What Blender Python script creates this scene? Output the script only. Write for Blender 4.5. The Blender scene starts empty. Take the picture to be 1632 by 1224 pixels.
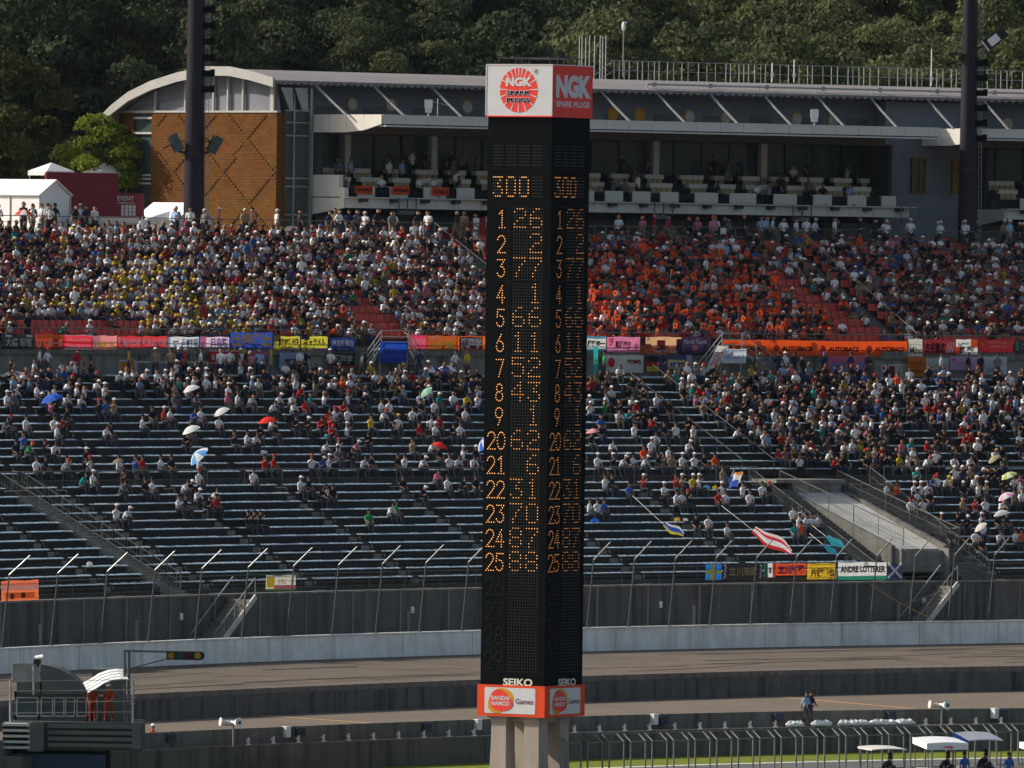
import bpy, bmesh, math, random
import numpy as np
from mathutils import Vector, Matrix
R=math.radians
scene=bpy.context.scene
# ---------------------------------------------------------------- camera
F_PX=18000.0; CAM_H=22.9; PITCH=math.atan(192/F_PX); ROLL=R(.8)
cF=np.array([0,math.cos(PITCH),-math.sin(PITCH)]); cR=np.array([1.,0,0]); cU=np.array([0,math.sin(PITCH),math.cos(PITCH)])
cR2=cR*math.cos(ROLL)+cU*math.sin(ROLL); cU2=cU*math.cos(ROLL)-cR*math.sin(ROLL)
CAM=np.array([0,0,CAM_H])
cam=bpy.data.cameras.new('camera'); camo=bpy.data.objects.new('camera',cam); scene.collection.objects.link(camo)
cam.sensor_width=36; cam.lens=F_PX/1632*36; cam.clip_start=5; cam.clip_end=6000
camo.matrix_world=Matrix(((cR2[0],cU2[0],-cF[0],0),(cR2[1],cU2[1],-cF[1],0),(cR2[2],cU2[2],-cF[2],CAM_H),(0,0,0,1)))
scene.camera=camo
# ---------------------------------------------------------------- light
SUN_EL=R(33); SX,SY=-.98,.19
w=bpy.data.worlds.new('World'); scene.world=w; w.use_nodes=True
nt=w.node_tree; sky=nt.nodes.new('ShaderNodeTexSky'); sky.sky_type='NISHITA'; sky.sun_disc=False
sky.sun_elevation=SUN_EL; sky.sun_rotation=math.atan2(SX,SY); sky.air_density=1.2; sky.dust_density=4.0; sky.ozone_density=.3
bg=nt.nodes['Background']; nt.links.new(sky.outputs[0],bg.inputs[0]); bg.inputs[1].default_value=.105
sl=bpy.data.lights.new('sun','SUN'); sl.energy=3.9; sl.angle=R(.5); sl.color=(1,.93,.82)
so=bpy.data.objects.new('sun',sl); scene.collection.objects.link(so)
sd=Vector((SX*math.cos(SUN_EL),SY*math.cos(SUN_EL),math.sin(SUN_EL)))
so.rotation_euler=sd.to_track_quat('Z','Y').to_euler(); so.location=(-50,560,200)
scene.view_settings.view_transform='Standard'; scene.view_settings.look='None'; scene.view_settings.exposure=.3; scene.view_settings.gamma=1
scene.render.engine='CYCLES'
# ---------------------------------------------------------------- measuring helpers
def ray(x,y): return cF+(x-816)/F_PX*cR2-(y-612)/F_PX*cU2
def atz(x,y,z):
    v=ray(x,y); return CAM+v*((z-CAM_H)/v[2])
def atY(x,y,Y):
    v=ray(x,y); return CAM+v*(Y/v[1])
def proj(P):
    v=np.array(P)-CAM; q=v@cF; return 816+F_PX*(v@cR2)/q, 612-F_PX*(v@cU2)/q
CC=np.array([160.,482.]); R0=206.46; A0=R(142)
def frame(s):
    a=A0-s/R0; return np.array([math.cos(a),math.sin(a)]), np.array([math.sin(a),-math.cos(a)])*1.0   # outward normal, tangent (+s)
def P(s,d,z):
    n,_=frame(s); q=CC+n*(R0+d); return (q[0],q[1],z)
def atd(x,y,d):        # photograph measurement -> (s,z) on the arc at offset d
    v=ray(x,y); rr=R0+d; o=CAM[:2]-CC; a=v[:2]@v[:2]; b=2*o@v[:2]; c=o@o-rr*rr
    t=(-b+math.sqrt(max(b*b-4*a*c,0)))/(2*a); q=CAM+v*t
    return (A0-math.atan2(q[1]-CC[1],q[0]-CC[0]))*R0, q[2]
def atS(x,y,s):
    n,tt=frame(s); v=ray(x,y); t=((CC-CAM[:2])@tt)/(v[:2]@tt); q=CAM+v*t; return (q[:2]-CC)@n-R0, q[2]
def sOf(x,d,z):        # s for picture column x at offset d, height z
    lo,hi=-70,160
    for _ in range(40):
        m=(lo+hi)/2
        if proj(P(m,d,z))[0]<x: lo=m
        else: hi=m
    return lo
# ---------------------------------------------------------------- mesh builder
class MB:
    def __init__(s): s.v=[]; s.f=[]; s.m=[]
    def add(s,vs,fs,m=0):
        b=len(s.v); s.v+= [tuple(map(float,q)) for q in vs]; s.f+=[tuple(b+i for i in f) for f in fs]; s.m+=[m]*len(fs); return s
    def hexa(s,p,m=0):   # p: 4 bottom ring, 4 top ring
        return s.add(p,[(3,2,1,0),(4,5,6,7),(0,1,5,4),(1,2,6,5),(2,3,7,6),(3,0,4,7)],m)
    def box(s,x0,x1,y0,y1,z0,z1,m=0,M=None):
        p=[(x0,y0,z0),(x1,y0,z0),(x1,y1,z0),(x0,y1,z0),(x0,y0,z1),(x1,y0,z1),(x1,y1,z1),(x0,y1,z1)]
        if M is not None: p=[M@Vector(q) for q in p]
        return s.hexa(p,m)
    def sbox(s,s0,s1,d0,d1,z0,z1,m=0,seg=6.0):   # box following the curved line of the stand
        n=max(1,int(math.ceil((s1-s0)/seg)))
        return s.sweep([(d0,z0),(d1,z0),(d1,z1),(d0,z1)],s0,s1,m,n)
    def sweep(s,prof,s0,s1,m=0,n=None,seg=6.0,caps=True):  # closed (d,z) profile along the arc
        if n is None: n=max(1,int(math.ceil((s1-s0)/seg)))
        k=len(prof); vs=[]; fs=[]
        for i in range(n+1):
            ss=s0+(s1-s0)*i/n
            for (d,z) in prof: vs.append(P(ss,d,z))
        for i in range(n):
            for j in range(k):
                a=i*k+j; b=i*k+(j+1)%k; fs.append((a,b,b+k,a+k))
        if caps: fs.append(tuple(range(k))[::-1]); fs.append(tuple(n*k+j for j in range(k)))
        return s.add(vs,fs,m)
    def tube(s,p0,p1,r,r1=None,n=6,m=0,caps=True):
        p0=Vector(p0); p1=Vector(p1); r1=r if r1 is None else r1
        q=(p1-p0).to_track_quat('Z','Y'); vs=[];fs=[]
        for pp,rr in ((p0,r),(p1,r1)):
            for i in range(n):
                a=2*math.pi*i/n; vs.append(pp+q@Vector((rr*math.cos(a),rr*math.sin(a),0)))
        for i in range(n): fs.append((i,(i+1)%n,n+(i+1)%n,n+i))
        if caps: fs.append(tuple(range(n))[::-1]); fs.append(tuple(range(n,2*n)))
        return s.add(vs,fs,m)
    def path(s,pts,r,n=6,m=0):
        for a,b in zip(pts[:-1],pts[1:]): s.tube(a,b,r,None,n,m)
        return s
    def bar(s,p0,p1,w,h,m=0):
        p0=Vector(p0);p1=Vector(p1); d=(p1-p0).normalized(); sx=d.cross(Vector((0,0,1)))
        sx=sx.normalized() if sx.length>1e-4 else Vector((1,0,0)); up=sx.cross(d).normalized()
        c=[(-w/2,-h/2),(w/2,-h/2),(w/2,h/2),(-w/2,h/2)]
        return s.hexa([p0+sx*a+up*b for a,b in c]+[p1+sx*a+up*b for a,b in c],m)
    def disc(s,c,ax,r,t,n=20,m=0,rx=1.0):
        c=Vector(c); return s.tube(c,c+Vector(ax).normalized()*t,r,r,n,m)
    def sphere(s,c,rx,ry,rz,nu=8,nv=6,m=0,M=None,z0=-1.0):
        vs=[];fs=[];c=Vector(c)
        for j in range(nv+1):
            ph=-math.pi/2+math.pi*j/nv
            if math.sin(ph)<z0: ph=math.asin(z0)
            for i in range(nu):
                a=2*math.pi*i/nu; q=Vector((rx*math.cos(ph)*math.cos(a),ry*math.cos(ph)*math.sin(a),rz*math.sin(ph)))
                vs.append(c+(M@q if M is not None else q))
        for j in range(nv):
            for i in range(nu): fs.append((j*nu+i,j*nu+(i+1)%nu,(j+1)*nu+(i+1)%nu,(j+1)*nu+i))
        return s.add(vs,fs,m)
    def build(s,name,mats,parent=None,smooth=False,**tags):
        me=bpy.data.meshes.new(name); me.from_pydata(s.v,[],s.f)
        if not isinstance(mats,(list,tuple)): mats=[mats]
        for mm in mats: me.materials.append(mm)
        if len(mats)>1: me.polygons.foreach_set('material_index',s.m)
        if smooth: me.polygons.foreach_set('use_smooth',[True]*len(s.f))
        me.update()
        return link(name,me,parent,**tags)
def link(name,data,parent=None,label=None,cat=None,group=None,kind=None,loc=None,rz=None):
    o=bpy.data.objects.new(name,data); scene.collection.objects.link(o)
    if parent is not None: o.parent=parent
    if label: o['label']=label
    if cat: o['category']=cat
    if group: o['group']=group
    if kind: o['kind']=kind
    if loc is not None: o.location=loc
    if rz is not None: o.rotation_euler=(0,0,rz)
    return o
def thing(name,label,cat,group=None,loc=None,rz=None): return link(name,None,None,label,cat,group,None,loc,rz)
def fast_mesh(name,V,Fq,cols=None,mats=(),smooth=False,k=4):
    """V (n,3), Fq (m,k) arrays -> mesh"""
    me=bpy.data.meshes.new(name); me.vertices.add(len(V)); me.vertices.foreach_set('co',np.asarray(V,dtype=np.float32).ravel())
    m=len(Fq); me.loops.add(m*k); me.loops.foreach_set('vertex_index',np.asarray(Fq,dtype=np.int32).ravel())
    me.polygons.add(m); me.polygons.foreach_set('loop_start',np.arange(0,m*k,k,dtype=np.int32))
    try: me.polygons.foreach_set('loop_total',np.full(m,k,dtype=np.int32))
    except Exception: pass
    if cols is not None:
        at=me.attributes.new('Col','FLOAT_COLOR','FACE'); c=np.ones((m,4),dtype=np.float32); c[:,:3]=cols; at.data.foreach_set('color',c.ravel())
    for q in mats: me.materials.append(q)
    if smooth: me.polygons.foreach_set('use_smooth',np.ones(m,dtype=bool))
    me.update(calc_edges=True); me.validate(); return me
# ---------------------------------------------------------------- materials
def mat(name,col,rough=.8,var=.15,scale=1.5,stretch=(1,1,1),bump=0,metal=0,spec=.14,col2=None,detail=5,attr=None,emit=None,coord='Object'):
    m=bpy.data.materials.new(name); m.use_nodes=True; n=m.node_tree; b=n.nodes['Principled BSDF']
    b.inputs['Roughness'].default_value=rough; b.inputs['Metallic'].default_value=metal; b.inputs['Specular IOR Level'].default_value=spec
    tc=n.nodes.new('ShaderNodeTexCoord'); mp=n.nodes.new('ShaderNodeMapping'); mp.inputs['Scale'].default_value=stretch
    n.links.new(tc.outputs[coord],mp.inputs[0])
    nz=n.nodes.new('ShaderNodeTexNoise'); nz.inputs['Scale'].default_value=scale; nz.inputs['Detail'].default_value=detail; nz.inputs['Roughness'].default_value=.65
    n.links.new(mp.outputs[0],nz.inputs[0])
    rp=n.nodes.new('ShaderNodeValToRGB'); rp.color_ramp.elements[0].position=.3; rp.color_ramp.elements[1].position=.7
    c=np.array(col[:3]); lo=c*(1-var); hi=c*(1+var) if col2 is None else np.array(col2)
    rp.color_ramp.elements[0].color=(*lo,1); rp.color_ramp.elements[1].color=(*np.minimum(hi,.95),1)
    n.links.new(nz.outputs[0],rp.inputs[0]); out=rp.outputs[0]
    if attr:
        if attr=='OBJ':
            a=n.nodes.new('ShaderNodeObjectInfo'); ao=a.outputs['Color']
        else:
            a=n.nodes.new('ShaderNodeAttribute'); a.attribute_name=attr; ao=a.outputs['Color']
        mx=n.nodes.new('ShaderNodeMix'); mx.data_type='RGBA'; mx.blend_type='MULTIPLY'; mx.inputs[0].default_value=1
        n.links.new(ao,mx.inputs[6]); n.links.new(out,mx.inputs[7]); out=mx.outputs[2]
    n.links.new(out,b.inputs['Base Color'])
    if emit is not None:
        b.inputs['Emission Color'].default_value=(*emit[:3],1); b.inputs['Emission Strength'].default_value=emit[3]
    if bump:
        bp=n.nodes.new('ShaderNodeBump'); bp.inputs['Strength'].default_value=bump; bp.inputs['Distance'].default_value=.05
        n.links.new(nz.outputs[0],bp.inputs['Height']); n.links.new(bp.outputs[0],b.inputs['Normal'])
    return m
def streak_mat(name,base,dark,rust,scale=1.0,panel=0):
    """concrete with vertical run-off stains"""
    m=mat(name,base,.9,.18,.8,(1,1,1),.25); n=m.node_tree; b=n.nodes['Principled BSDF']; src=b.inputs['Base Color'].links[0].from_socket
    tc=n.nodes.new('ShaderNodeTexCoord'); mp=n.nodes.new('ShaderNodeMapping'); mp.inputs['Scale'].default_value=(2.2*scale,2.2*scale,.12)
    n.links.new(tc.outputs['Object'],mp.inputs[0]); nz=n.nodes.new('ShaderNodeTexNoise'); nz.inputs['Scale'].default_value=1; nz.inputs['Detail'].default_value=6
    n.links.new(mp.outputs[0],nz.inputs[0]); r=n.nodes.new('ShaderNodeMapRange'); r.inputs[1].default_value=.48; r.inputs[2].default_value=.72
    n.links.new(nz.outputs[0],r.inputs[0]); mx=n.nodes.new('ShaderNodeMix'); mx.data_type='RGBA'; n.links.new(r.outputs[0],mx.inputs[0])
    n.links.new(src,mx.inputs[6]); mx.inputs[7].default_value=(*dark,1)
    mp2=n.nodes.new('ShaderNodeMapping'); mp2.inputs['Scale'].default_value=(1.1*scale,1.1*scale,.03); mp2.inputs['Location'].default_value=(7,3,0)
    n.links.new(tc.outputs['Object'],mp2.inputs[0]); n2=n.nodes.new('ShaderNodeTexNoise'); n2.inputs['Scale'].default_value=1.7; n2.inputs['Detail'].default_value=4
    n.links.new(mp2.outputs[0],n2.inputs[0]); r2=n.nodes.new('ShaderNodeMapRange'); r2.inputs[1].default_value=.62; r2.inputs[2].default_value=.75; r2.inputs[4].default_value=.7
    n.links.new(n2.outputs[0],r2.inputs[0]); m2=n.nodes.new('ShaderNodeMix'); m2.data_type='RGBA'; n.links.new(r2.outputs[0],m2.inputs[0])
    n.links.new(mx.outputs[2],m2.inputs[6]); m2.inputs[7].default_value=(*rust,1); n.links.new(m2.outputs[2],b.inputs['Base Color'])
    return m
M={}
M['conc']=streak_mat('stained_concrete',(.16,.155,.14),(.075,.072,.068),(.11,.09,.065))
M['concd']=streak_mat('dark_concrete',(.125,.12,.11),(.05,.05,.048),(.20,.19,.165),.8)
M['conc_mid']=streak_mat('mid_concrete',(.24,.23,.21),(.13,.125,.11),(.17,.15,.11),.6)
M['whitewall']=streak_mat('white_wall',(.86,.83,.78),(.64,.62,.58),(.55,.48,.36),.8)
M['step']=mat('step_concrete',(.07,.068,.063),.9,.3,2.5)
M['bench']=mat('bench_plastic',(.31,.41,.49),.22,.25,3,spec=.9)
M['benchleg']=mat('bench_leg',(.03,.03,.03),.7,.2)
M['redseat']=mat('red_seat',(.46,.05,.032),.5,.25,2,spec=.4)
M['asph']=mat('oval_asphalt',(.135,.112,.09),.95,.16,.25,(1,1,1),.2,detail=9)
M['asph2']=mat('pit_asphalt',(.155,.125,.10),.95,.13,.3,(1,1,1),.2,detail=9)
M['service']=mat('service_asphalt',(.11,.11,.11),.95,.2,.6,bump=.2)
M['grass']=mat('grass_mat',(.12,.155,.012),.95,.3,1.5,bump=.6,col2=(.19,.22,.02),detail=10)
M['soil']=mat('hill_soil',(.05,.07,.03),1,.4,.3,bump=.5)
M['line']=mat('white_line',(.7,.7,.68),.7,.15,4)
M['yline']=mat('yellow_line',(.55,.30,.08),.7,.25,6)
M['rubber']=mat('tyre_mark',(.12,.10,.085),.9,.3,3)
M['steel']=mat('galvanised_steel',(.33,.34,.34),.45,.2,3,metal=.6)
M['steeld']=mat('grey_painted_steel',(.12,.13,.14),.5,.2,3)
M['rail']=mat('rail_paint',(.10,.105,.10),.55,.2,3)
M['black']=mat('black_panel',(.003,.0035,.004),.8,.3,4,spec=.03)
M['blackm']=mat('black_metal',(.03,.03,.035),.5,.2,3)
M['white']=mat('white_paint',(.80,.80,.80),.6,.04,2)
M['signwhite']=mat('sign_white',(.60,.61,.63),.5,.05,1.5)
M['signred']=mat('sign_red',(.80,.06,.045),.5,.07,1.5)
M['boxred']=mat('box_red',(.72,.07,.02),.5,.08,1.5)
M['creamtxt']=mat('pale_lettering',(.62,.66,.56),.6,.1,3)
M['tcol']=mat('tower_concrete',(.36,.31,.26),.85,.14,1.2,(1,1,.3),.2)
M['facade']=mat('facade_grey',(.19,.20,.235),.7,.12,.6,bump=.05)
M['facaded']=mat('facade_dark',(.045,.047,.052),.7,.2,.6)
M['panelw']=mat('balcony_panel',(.62,.60,.55),.6,.06,.8)
M['roof']=mat('roof_metal',(.25,.225,.22),.55,.1,1,metal=.1)
M['glass']=mat('tinted_glass',(.055,.08,.08),.12,.2,.5,spec=.35)
M['frame']=mat('window_frame',(.48,.48,.46),.5,.1,2)
M['yellow']=mat('yellow_paint',(.6,.30,.02),.5,.1,2)
M['pole']=mat('pole_paint',(.022,.02,.03),.5,.2,1,(1,1,.2))
M['tent']=mat('tent_canvas',(.82,.81,.80),.8,.05,.8,bump=.15)
M['maroon']=mat('maroon_board',(.16,.018,.03),.6,.15,.7)
M['tentred']=mat('tent_red',(.45,.03,.02),.8,.1,1)
M['skin']=mat('skin',(.30,.165,.11),.6,.15,6)
M['cloth']=mat('cloth',(1,1,1),.85,.10,9,attr='OBJ')
M['pants']=mat('trousers',(.035,.035,.05),.85,.6,1.0,col2=(.10,.10,.12))
M['hair']=mat('hair',(.012,.01,.01),.6,.3,20)
M['crowd']=mat('crowd_colours',(1,1,1),.85,.08,5,attr='Col')
M['banner']=mat('banner_cloth',(1,1,1),.8,.08,3,attr='OBJ',bump=.2)
M['bark']=mat('bark',(.06,.045,.03),.95,.3,5,(1,1,.3),.5)
M['flatcol']=mat('painted',(1,1,1),.6,.06,3,attr='OBJ')
M['vcol']=mat('painted_multi',(1,1,1),.7,.06,3,attr='Col')
M['yellowdim']=mat('yellow_frame',(.17,.10,.015),.5,.1,2)
M['eave']=mat('eave_metal',(.26,.235,.225),.5,.2,1)
M['slab']=mat('slab_concrete',(.50,.49,.45),.85,.14,.7,(1,1,1),.1)
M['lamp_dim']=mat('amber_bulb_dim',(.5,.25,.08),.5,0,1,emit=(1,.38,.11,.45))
M['trim']=mat('roof_trim_paint',(.42,.41,.39),.5,.08,1)
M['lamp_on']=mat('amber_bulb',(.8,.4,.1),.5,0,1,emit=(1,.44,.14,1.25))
M['bulb']=mat('unlit_bulb',(.045,.055,.05),.45,.3,30,spec=.4)
def brick():
    m=bpy.data.materials.new('diamond_brick'); m.use_nodes=True; n=m.node_tree; b=n.nodes['Principled BSDF']; b.inputs['Roughness'].default_value=.9; b.inputs['Specular IOR Level'].default_value=.05
    u=n.nodes.new('ShaderNodeUVMap'); u.uv_map='UVMap'
    bt=n.nodes.new('ShaderNodeTexBrick'); bt.inputs['Scale'].default_value=1; bt.inputs['Brick Width'].default_value=.42; bt.inputs['Row Height'].default_value=.17; bt.inputs['Mortar Size'].default_value=.02
    bt.inputs['Color1'].default_value=(.185,.078,.02,1); bt.inputs['Color2'].default_value=(.14,.055,.015,1); bt.inputs['Mortar'].default_value=(.10,.055,.025,1); bt.inputs['Bias'].default_value=-.1
    n.links.new(u.outputs[0],bt.inputs[0]); nz=n.nodes.new('ShaderNodeTexNoise'); nz.inputs['Scale'].default_value=.9; n.links.new(u.outputs[0],nz.inputs[0])
    mx=n.nodes.new('ShaderNodeMix'); mx.data_type='RGBA'; mx.blend_type='MULTIPLY'; mx.inputs[0].default_value=.5; n.links.new(bt.outputs[0],mx.inputs[6]); n.links.new(nz.outputs[1],mx.inputs[7])
    mx2=n.nodes.new('ShaderNodeMix'); mx2.data_type='RGBA'; mx2.inputs[0].default_value=.35; n.links.new(mx.outputs[2],mx2.inputs[6]); n.links.new(bt.outputs[0],mx2.inputs[7])
    n.links.new(mx2.outputs[2],b.inputs['Base Color']); return m
M['brick']=brick()
def leafmat(name,c1,c2):
    m=bpy.data.materials.new(name); m.use_nodes=True; n=m.node_tree; b=n.nodes['Principled BSDF']; b.inputs['Roughness'].default_value=.6; b.inputs['Specular IOR Level'].default_value=.08
    a=n.nodes.new('ShaderNodeAttribute'); a.attribute_name='Col'
    oi=n.nodes.new('ShaderNodeObjectInfo'); r=n.nodes.new('ShaderNodeMix'); r.data_type='RGBA'; r.inputs[6].default_value=(*c1,1); r.inputs[7].default_value=(*c2,1)
    n.links.new(a.outputs['Fac'],r.inputs[0]); n.links.new(r.outputs[2],b.inputs['Base Color'])
    t=n.nodes.new('ShaderNodeBsdfTranslucent'); n.links.new(r.outputs[2],t.inputs[0]); ms=n.nodes.new('ShaderNodeMixShader'); ms.inputs[0].default_value=.35
    o=n.nodes['Material Output']; n.links.new(b.outputs[0],ms.inputs[1]); n.links.new(t.outputs[0],ms.inputs[2]); n.links.new(ms.outputs[0],o.inputs[0]); return m
M['leafA']=leafmat('leaf_dark',(.018,.027,.014),(.05,.062,.024))
M['leafB']=leafmat('leaf_mid',(.036,.054,.030),(.20,.21,.08))
M['leafC']=leafmat('leaf_bright',(.10,.15,.016),(.30,.33,.04))
M['leafD']=leafmat('leaf_autumn',(.025,.035,.012),(.10,.085,.024))
# ---------------------------------------------------------------- writing
_tc={}
def text_geo(body,bold=0.0):
    k=(body,bold)
    if k in _tc: return _tc[k]
    c=bpy.data.curves.new('t','FONT'); c.body=body; c.size=1; c.offset=bold; c.resolution_u=3; c.space_line=.9
    o=bpy.data.objects.new('t',c); scene.collection.objects.link(o); dg=bpy.context.evaluated_depsgraph_get(); dg.update()
    me=bpy.data.meshes.new_from_object(o.evaluated_get(dg)); V=np.array([v.co[:] for v in me.vertices]).reshape(-1,3); Fs=[tuple(p.vertices) for p in me.polygons]
    bpy.data.objects.remove(o); bpy.data.curves.remove(c); bpy.data.meshes.remove(me); _tc[k]=(V,Fs); return V,Fs
def add_text(mb,body,O,U,W,u0,u1,v0,v1,m=0,bold=.0,off=.012,N=None,shear=0):
    """fit the word into the rectangle u0..u1 x v0..v1 of the plane O+U*u+W*v"""
    V,Fs=text_geo(body,bold)
    if len(V)==0: return
    O=Vector(O);U=Vector(U);W=Vector(W); N=U.cross(W).normalized() if N is None else Vector(N)
    mn=V.min(0); mx=V.max(0); sp=np.maximum(mx-mn,1e-6); out=[]
    for q in V:
        a=(q[0]-mn[0])/sp[0]; b=(q[1]-mn[1])/sp[1]
        out.append(O+U*(u0+(u1-u0)*a+shear*(b-.5))+W*(v0+(v1-v0)*b)+N*off)
    mb.add(out,Fs,m)
# ================================================================ GROUND, TRACK, WALLS
M['fencep0']=mat('worn_rail',(.22,.22,.21),.6,.2,2)
def qcurve(pts,z):
    Q=np.array([atz(x,y,z)[:2] for x,y in pts]); c=np.polyfit(Q[:,0],Q[:,1],2)
    def f(x):
        xc=min(max(x,-34),36); return np.polyval(c,xc)+(2*c[0]*xc+c[1])*(x-xc)
    return f
cWALK=qcurve([(400,1187),(760,1174),(1000,1165),(1280,1158),(1632,1154)],0)
cRF=qcurve([(400,1140),(760,1126),(1000,1118),(1280,1112),(1632,1104)],0)
cON=qcurve([(0,1117),(400,1098),(760,1082),(1000,1076),(1280,1068),(1632,1061)],1.35)
cRF=lambda x: cON(x)-.05
_on=cON
XS=list(np.linspace(-90,110,81))
def strip(cA,offA,zA,cB,offB,zB,n=1):
    V=[];Fq=[]
    for x in XS:
        for j in range(n+1):
            t=j/n; V.append((x,(1-t)*(cA(x)+offA)+t*(cB(x)+offB),(1-t)*zA+t*zB))
    for i in range(len(XS)-1):
        for j in range(n): a=i*(n+1)+j; Fq.append((a,a+n+1,a+n+2,a+1))
    return V,Fq
def cwall(mb,c,o0,o1,z0,z1,m=0):    # wall standing along a curve
    for a,b in zip(XS[:-1],XS[1:]):
        mb.hexa([(a,c(a)+o0,z0),(b,c(b)+o0,z0),(b,c(b)+o1,z0),(a,c(a)+o1,z0),(a,c(a)+o0,z1),(b,c(b)+o0,z1),(b,c(b)+o1,z1),(a,c(a)+o1,z1)],m)
def arcfun(d):
    def f(x):
        dx=CC[0]-x; rr=R0+d; return CC[1]+math.sqrt(max(rr*rr-dx*dx,0)) if dx>0 else CC[1]+rr
    return f
mb=MB(); mb.add([(-3000,-400,-1.32),(3000,-400,-1.32),(3000,5000,-1.32),(-3000,5000,-1.32)],[(0,1,2,3)]); mb.build('ground',M['service'],kind='structure')
lineY=qcurve([(1000,1222),(1280,1214),(1632,1207)],-1.3)
mb=MB(); V,Fq=strip(lineY,.0,-1.3,cWALK,-.1,-1.3,6); mb.add(V,Fq); mb.build('grass_verge',M['grass'],kind='structure')
mb=MB(); V,Fq=strip(lineY,-.35,-1.312,lineY,.05,-1.295); mb.add(V,Fq); mb.build('painted_line',M['line'],kind='structure')
mb=MB(); V,Fq=strip(cWALK,.3,0,cON,-.3,0,4); mb.add(V,Fq); mb.build('pit_road',M['asph2'],kind='structure')
mb=MB()
for i in range(len(XS)-1):
    a,b=XS[i],XS[i+1]; A=arcfun(.2)
    for j in range(6):
        t0,t1=j/6,(j+1)/6; f=lambda x,t:((1-t)*(cON(x)+.3)+t*A(x)); zz=lambda t:1.35+.4*t**1.3
        mb.add([(a,f(a,t0),zz(t0)),(b,f(b,t0),zz(t0)),(b,f(b,t1),zz(t1)),(a,f(a,t1),zz(t1))],[(0,1,2,3)])
mb.build('oval_track',M['asph'],kind='structure')
# tyre marks on the oval: long thin arcs of rubber
mb=MB(); rnd=random.Random(4)
for k in range(46):
    t=rnd.uniform(.12,.85); x0=rnd.uniform(-34,34); L=rnd.uniform(4,22); dr=rnd.uniform(-.25,.25)*(.5 if k%3 else 1.2); wd=rnd.uniform(.10,.28); A=arcfun(0); pts=[]
    for j in range(9):
        u=j/8; x=x0+L*u*.6; tt=min(max(t+dr*u*u,.03),.96); y=(1-tt)*(cON(x)+.3)+tt*A(x); pts.append((x,y,1.35+.4*tt**1.3+.006+.0004*k))
    for (a,b) in zip(pts[:-1],pts[1:]): mb.add([(a[0],a[1]-wd,a[2]),(b[0],b[1]-wd,b[2]),(b[0],b[1]+wd,b[2]),(a[0],a[1]+wd,a[2])],[(0,1,2,3)])
mb.build('tyre_marks',M['rubber'],kind='structure')
# orange lines on the pit road
mb=MB()
for (xa,ya,xb,yb) in ((408,1139.5,625,1154.5),(1250,1111.5,1455,1129)):
    a=atz(xa,ya,.004);b=atz(xb,yb,.004); d=(b-a)/np.linalg.norm(b-a); n=np.array([-d[1],d[0],0])*.17
    mb.add([a-n,b-n,b+n,a+n],[(0,1,2,3)])
mb.build('painted_line',M['yline'],kind='structure')
# walls
mb=MB(); cwall(mb,cWALK,-.35,0.0,-1.32,0.0); cwall(mb,cWALK,0,1.5,-1.3,-.004)
mb.build('retaining_wall',M['concd'],label='low dark stained concrete wall between the grass verge and the pit walkway',cat='wall')
mb=MB(); cwall(mb,cWALK,1.5,1.9,-.1,.74); mb.build('pit_wall',M['conc'],label='grey concrete pit wall with small boxes fixed along its face',cat='wall')
mb=MB(); cwall(mb,cON,-.42,.32,-.1,1.05)
mb.build('retaining_wall',M['concd'],label='dark concrete wall below the edge of the oval track',cat='wall')
mb=MB(); cwall(mb,cON,-.1,.35,1.054,1.36); 
mb.build('track_kerb',streak_mat('kerb_concrete',(.20,.165,.145),(.12,.10,.09),(.10,.08,.06)),label='thin brownish concrete ledge running along the near edge of the oval',cat='kerb')
mb=MB(); mb.sweep([(0,1.6),(.3,1.6),(.3,2.98),(0.05,2.98)],-75,125,seg=4); mb.sweep([(-.02,2.98),(.32,2.98),(.32,3.05),(-.02,3.05)],-75,125,seg=4)
for i in range(32): mb.sbox(-72+i*6.1,-72+i*6.1+.018,-.005,.0,1.62,2.97,1)
mb.build('track_wall',[M['whitewall'],M['conc']],label='long white painted concrete wall along the far side of the oval',cat='wall')
# little stub posts on the walkway edge and boxes on the pit wall
OR2='first second third fourth fifth sixth seventh eighth ninth tenth eleventh twelfth thirteenth fourteenth fifteenth sixteenth seventeenth eighteenth nineteenth twentieth twenty-first'.split(); rsd=random.Random(3)
for px in [30,70]+list(range(396,1640,40)):
    o=MB(); z=0; Q=None
    # find x on walk curve for picture column
    lo,hi=-40,60
    for _ in range(40):
        m=(lo+hi)/2
        if proj((m,cWALK(m)+.15,0))[0]<px: lo=m
        else: hi=m
    if not(300<px<1640): continue
    y=cWALK(lo)+.15; o.box(-.05,.05,-.05,.05,0,.34,M=Matrix.Translation((0,0,0))); o.box(-.12,.12,-.12,.12,0,.05); o.bar((.02,0,.02),(-.13,0,.26),.04,.04)
    o.build('stub_post',M['panelw'],label=f'short pale bracket post on the pit walkway edge, {OR2[(abs(px-846))//40]} {"left" if px<846 else "right"} from the tower',cat='post',group='stub posts along the pit walkway',loc=(lo,y,0.001))
def onwall(px,off):
    lo,hi=-40,60
    for _ in range(40):
        m=(lo+hi)/2
        if proj((m,cWALK(m)+off,.5))[0]<px: lo=m
        else: hi=m
    return lo,cWALK(lo)+off
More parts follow.
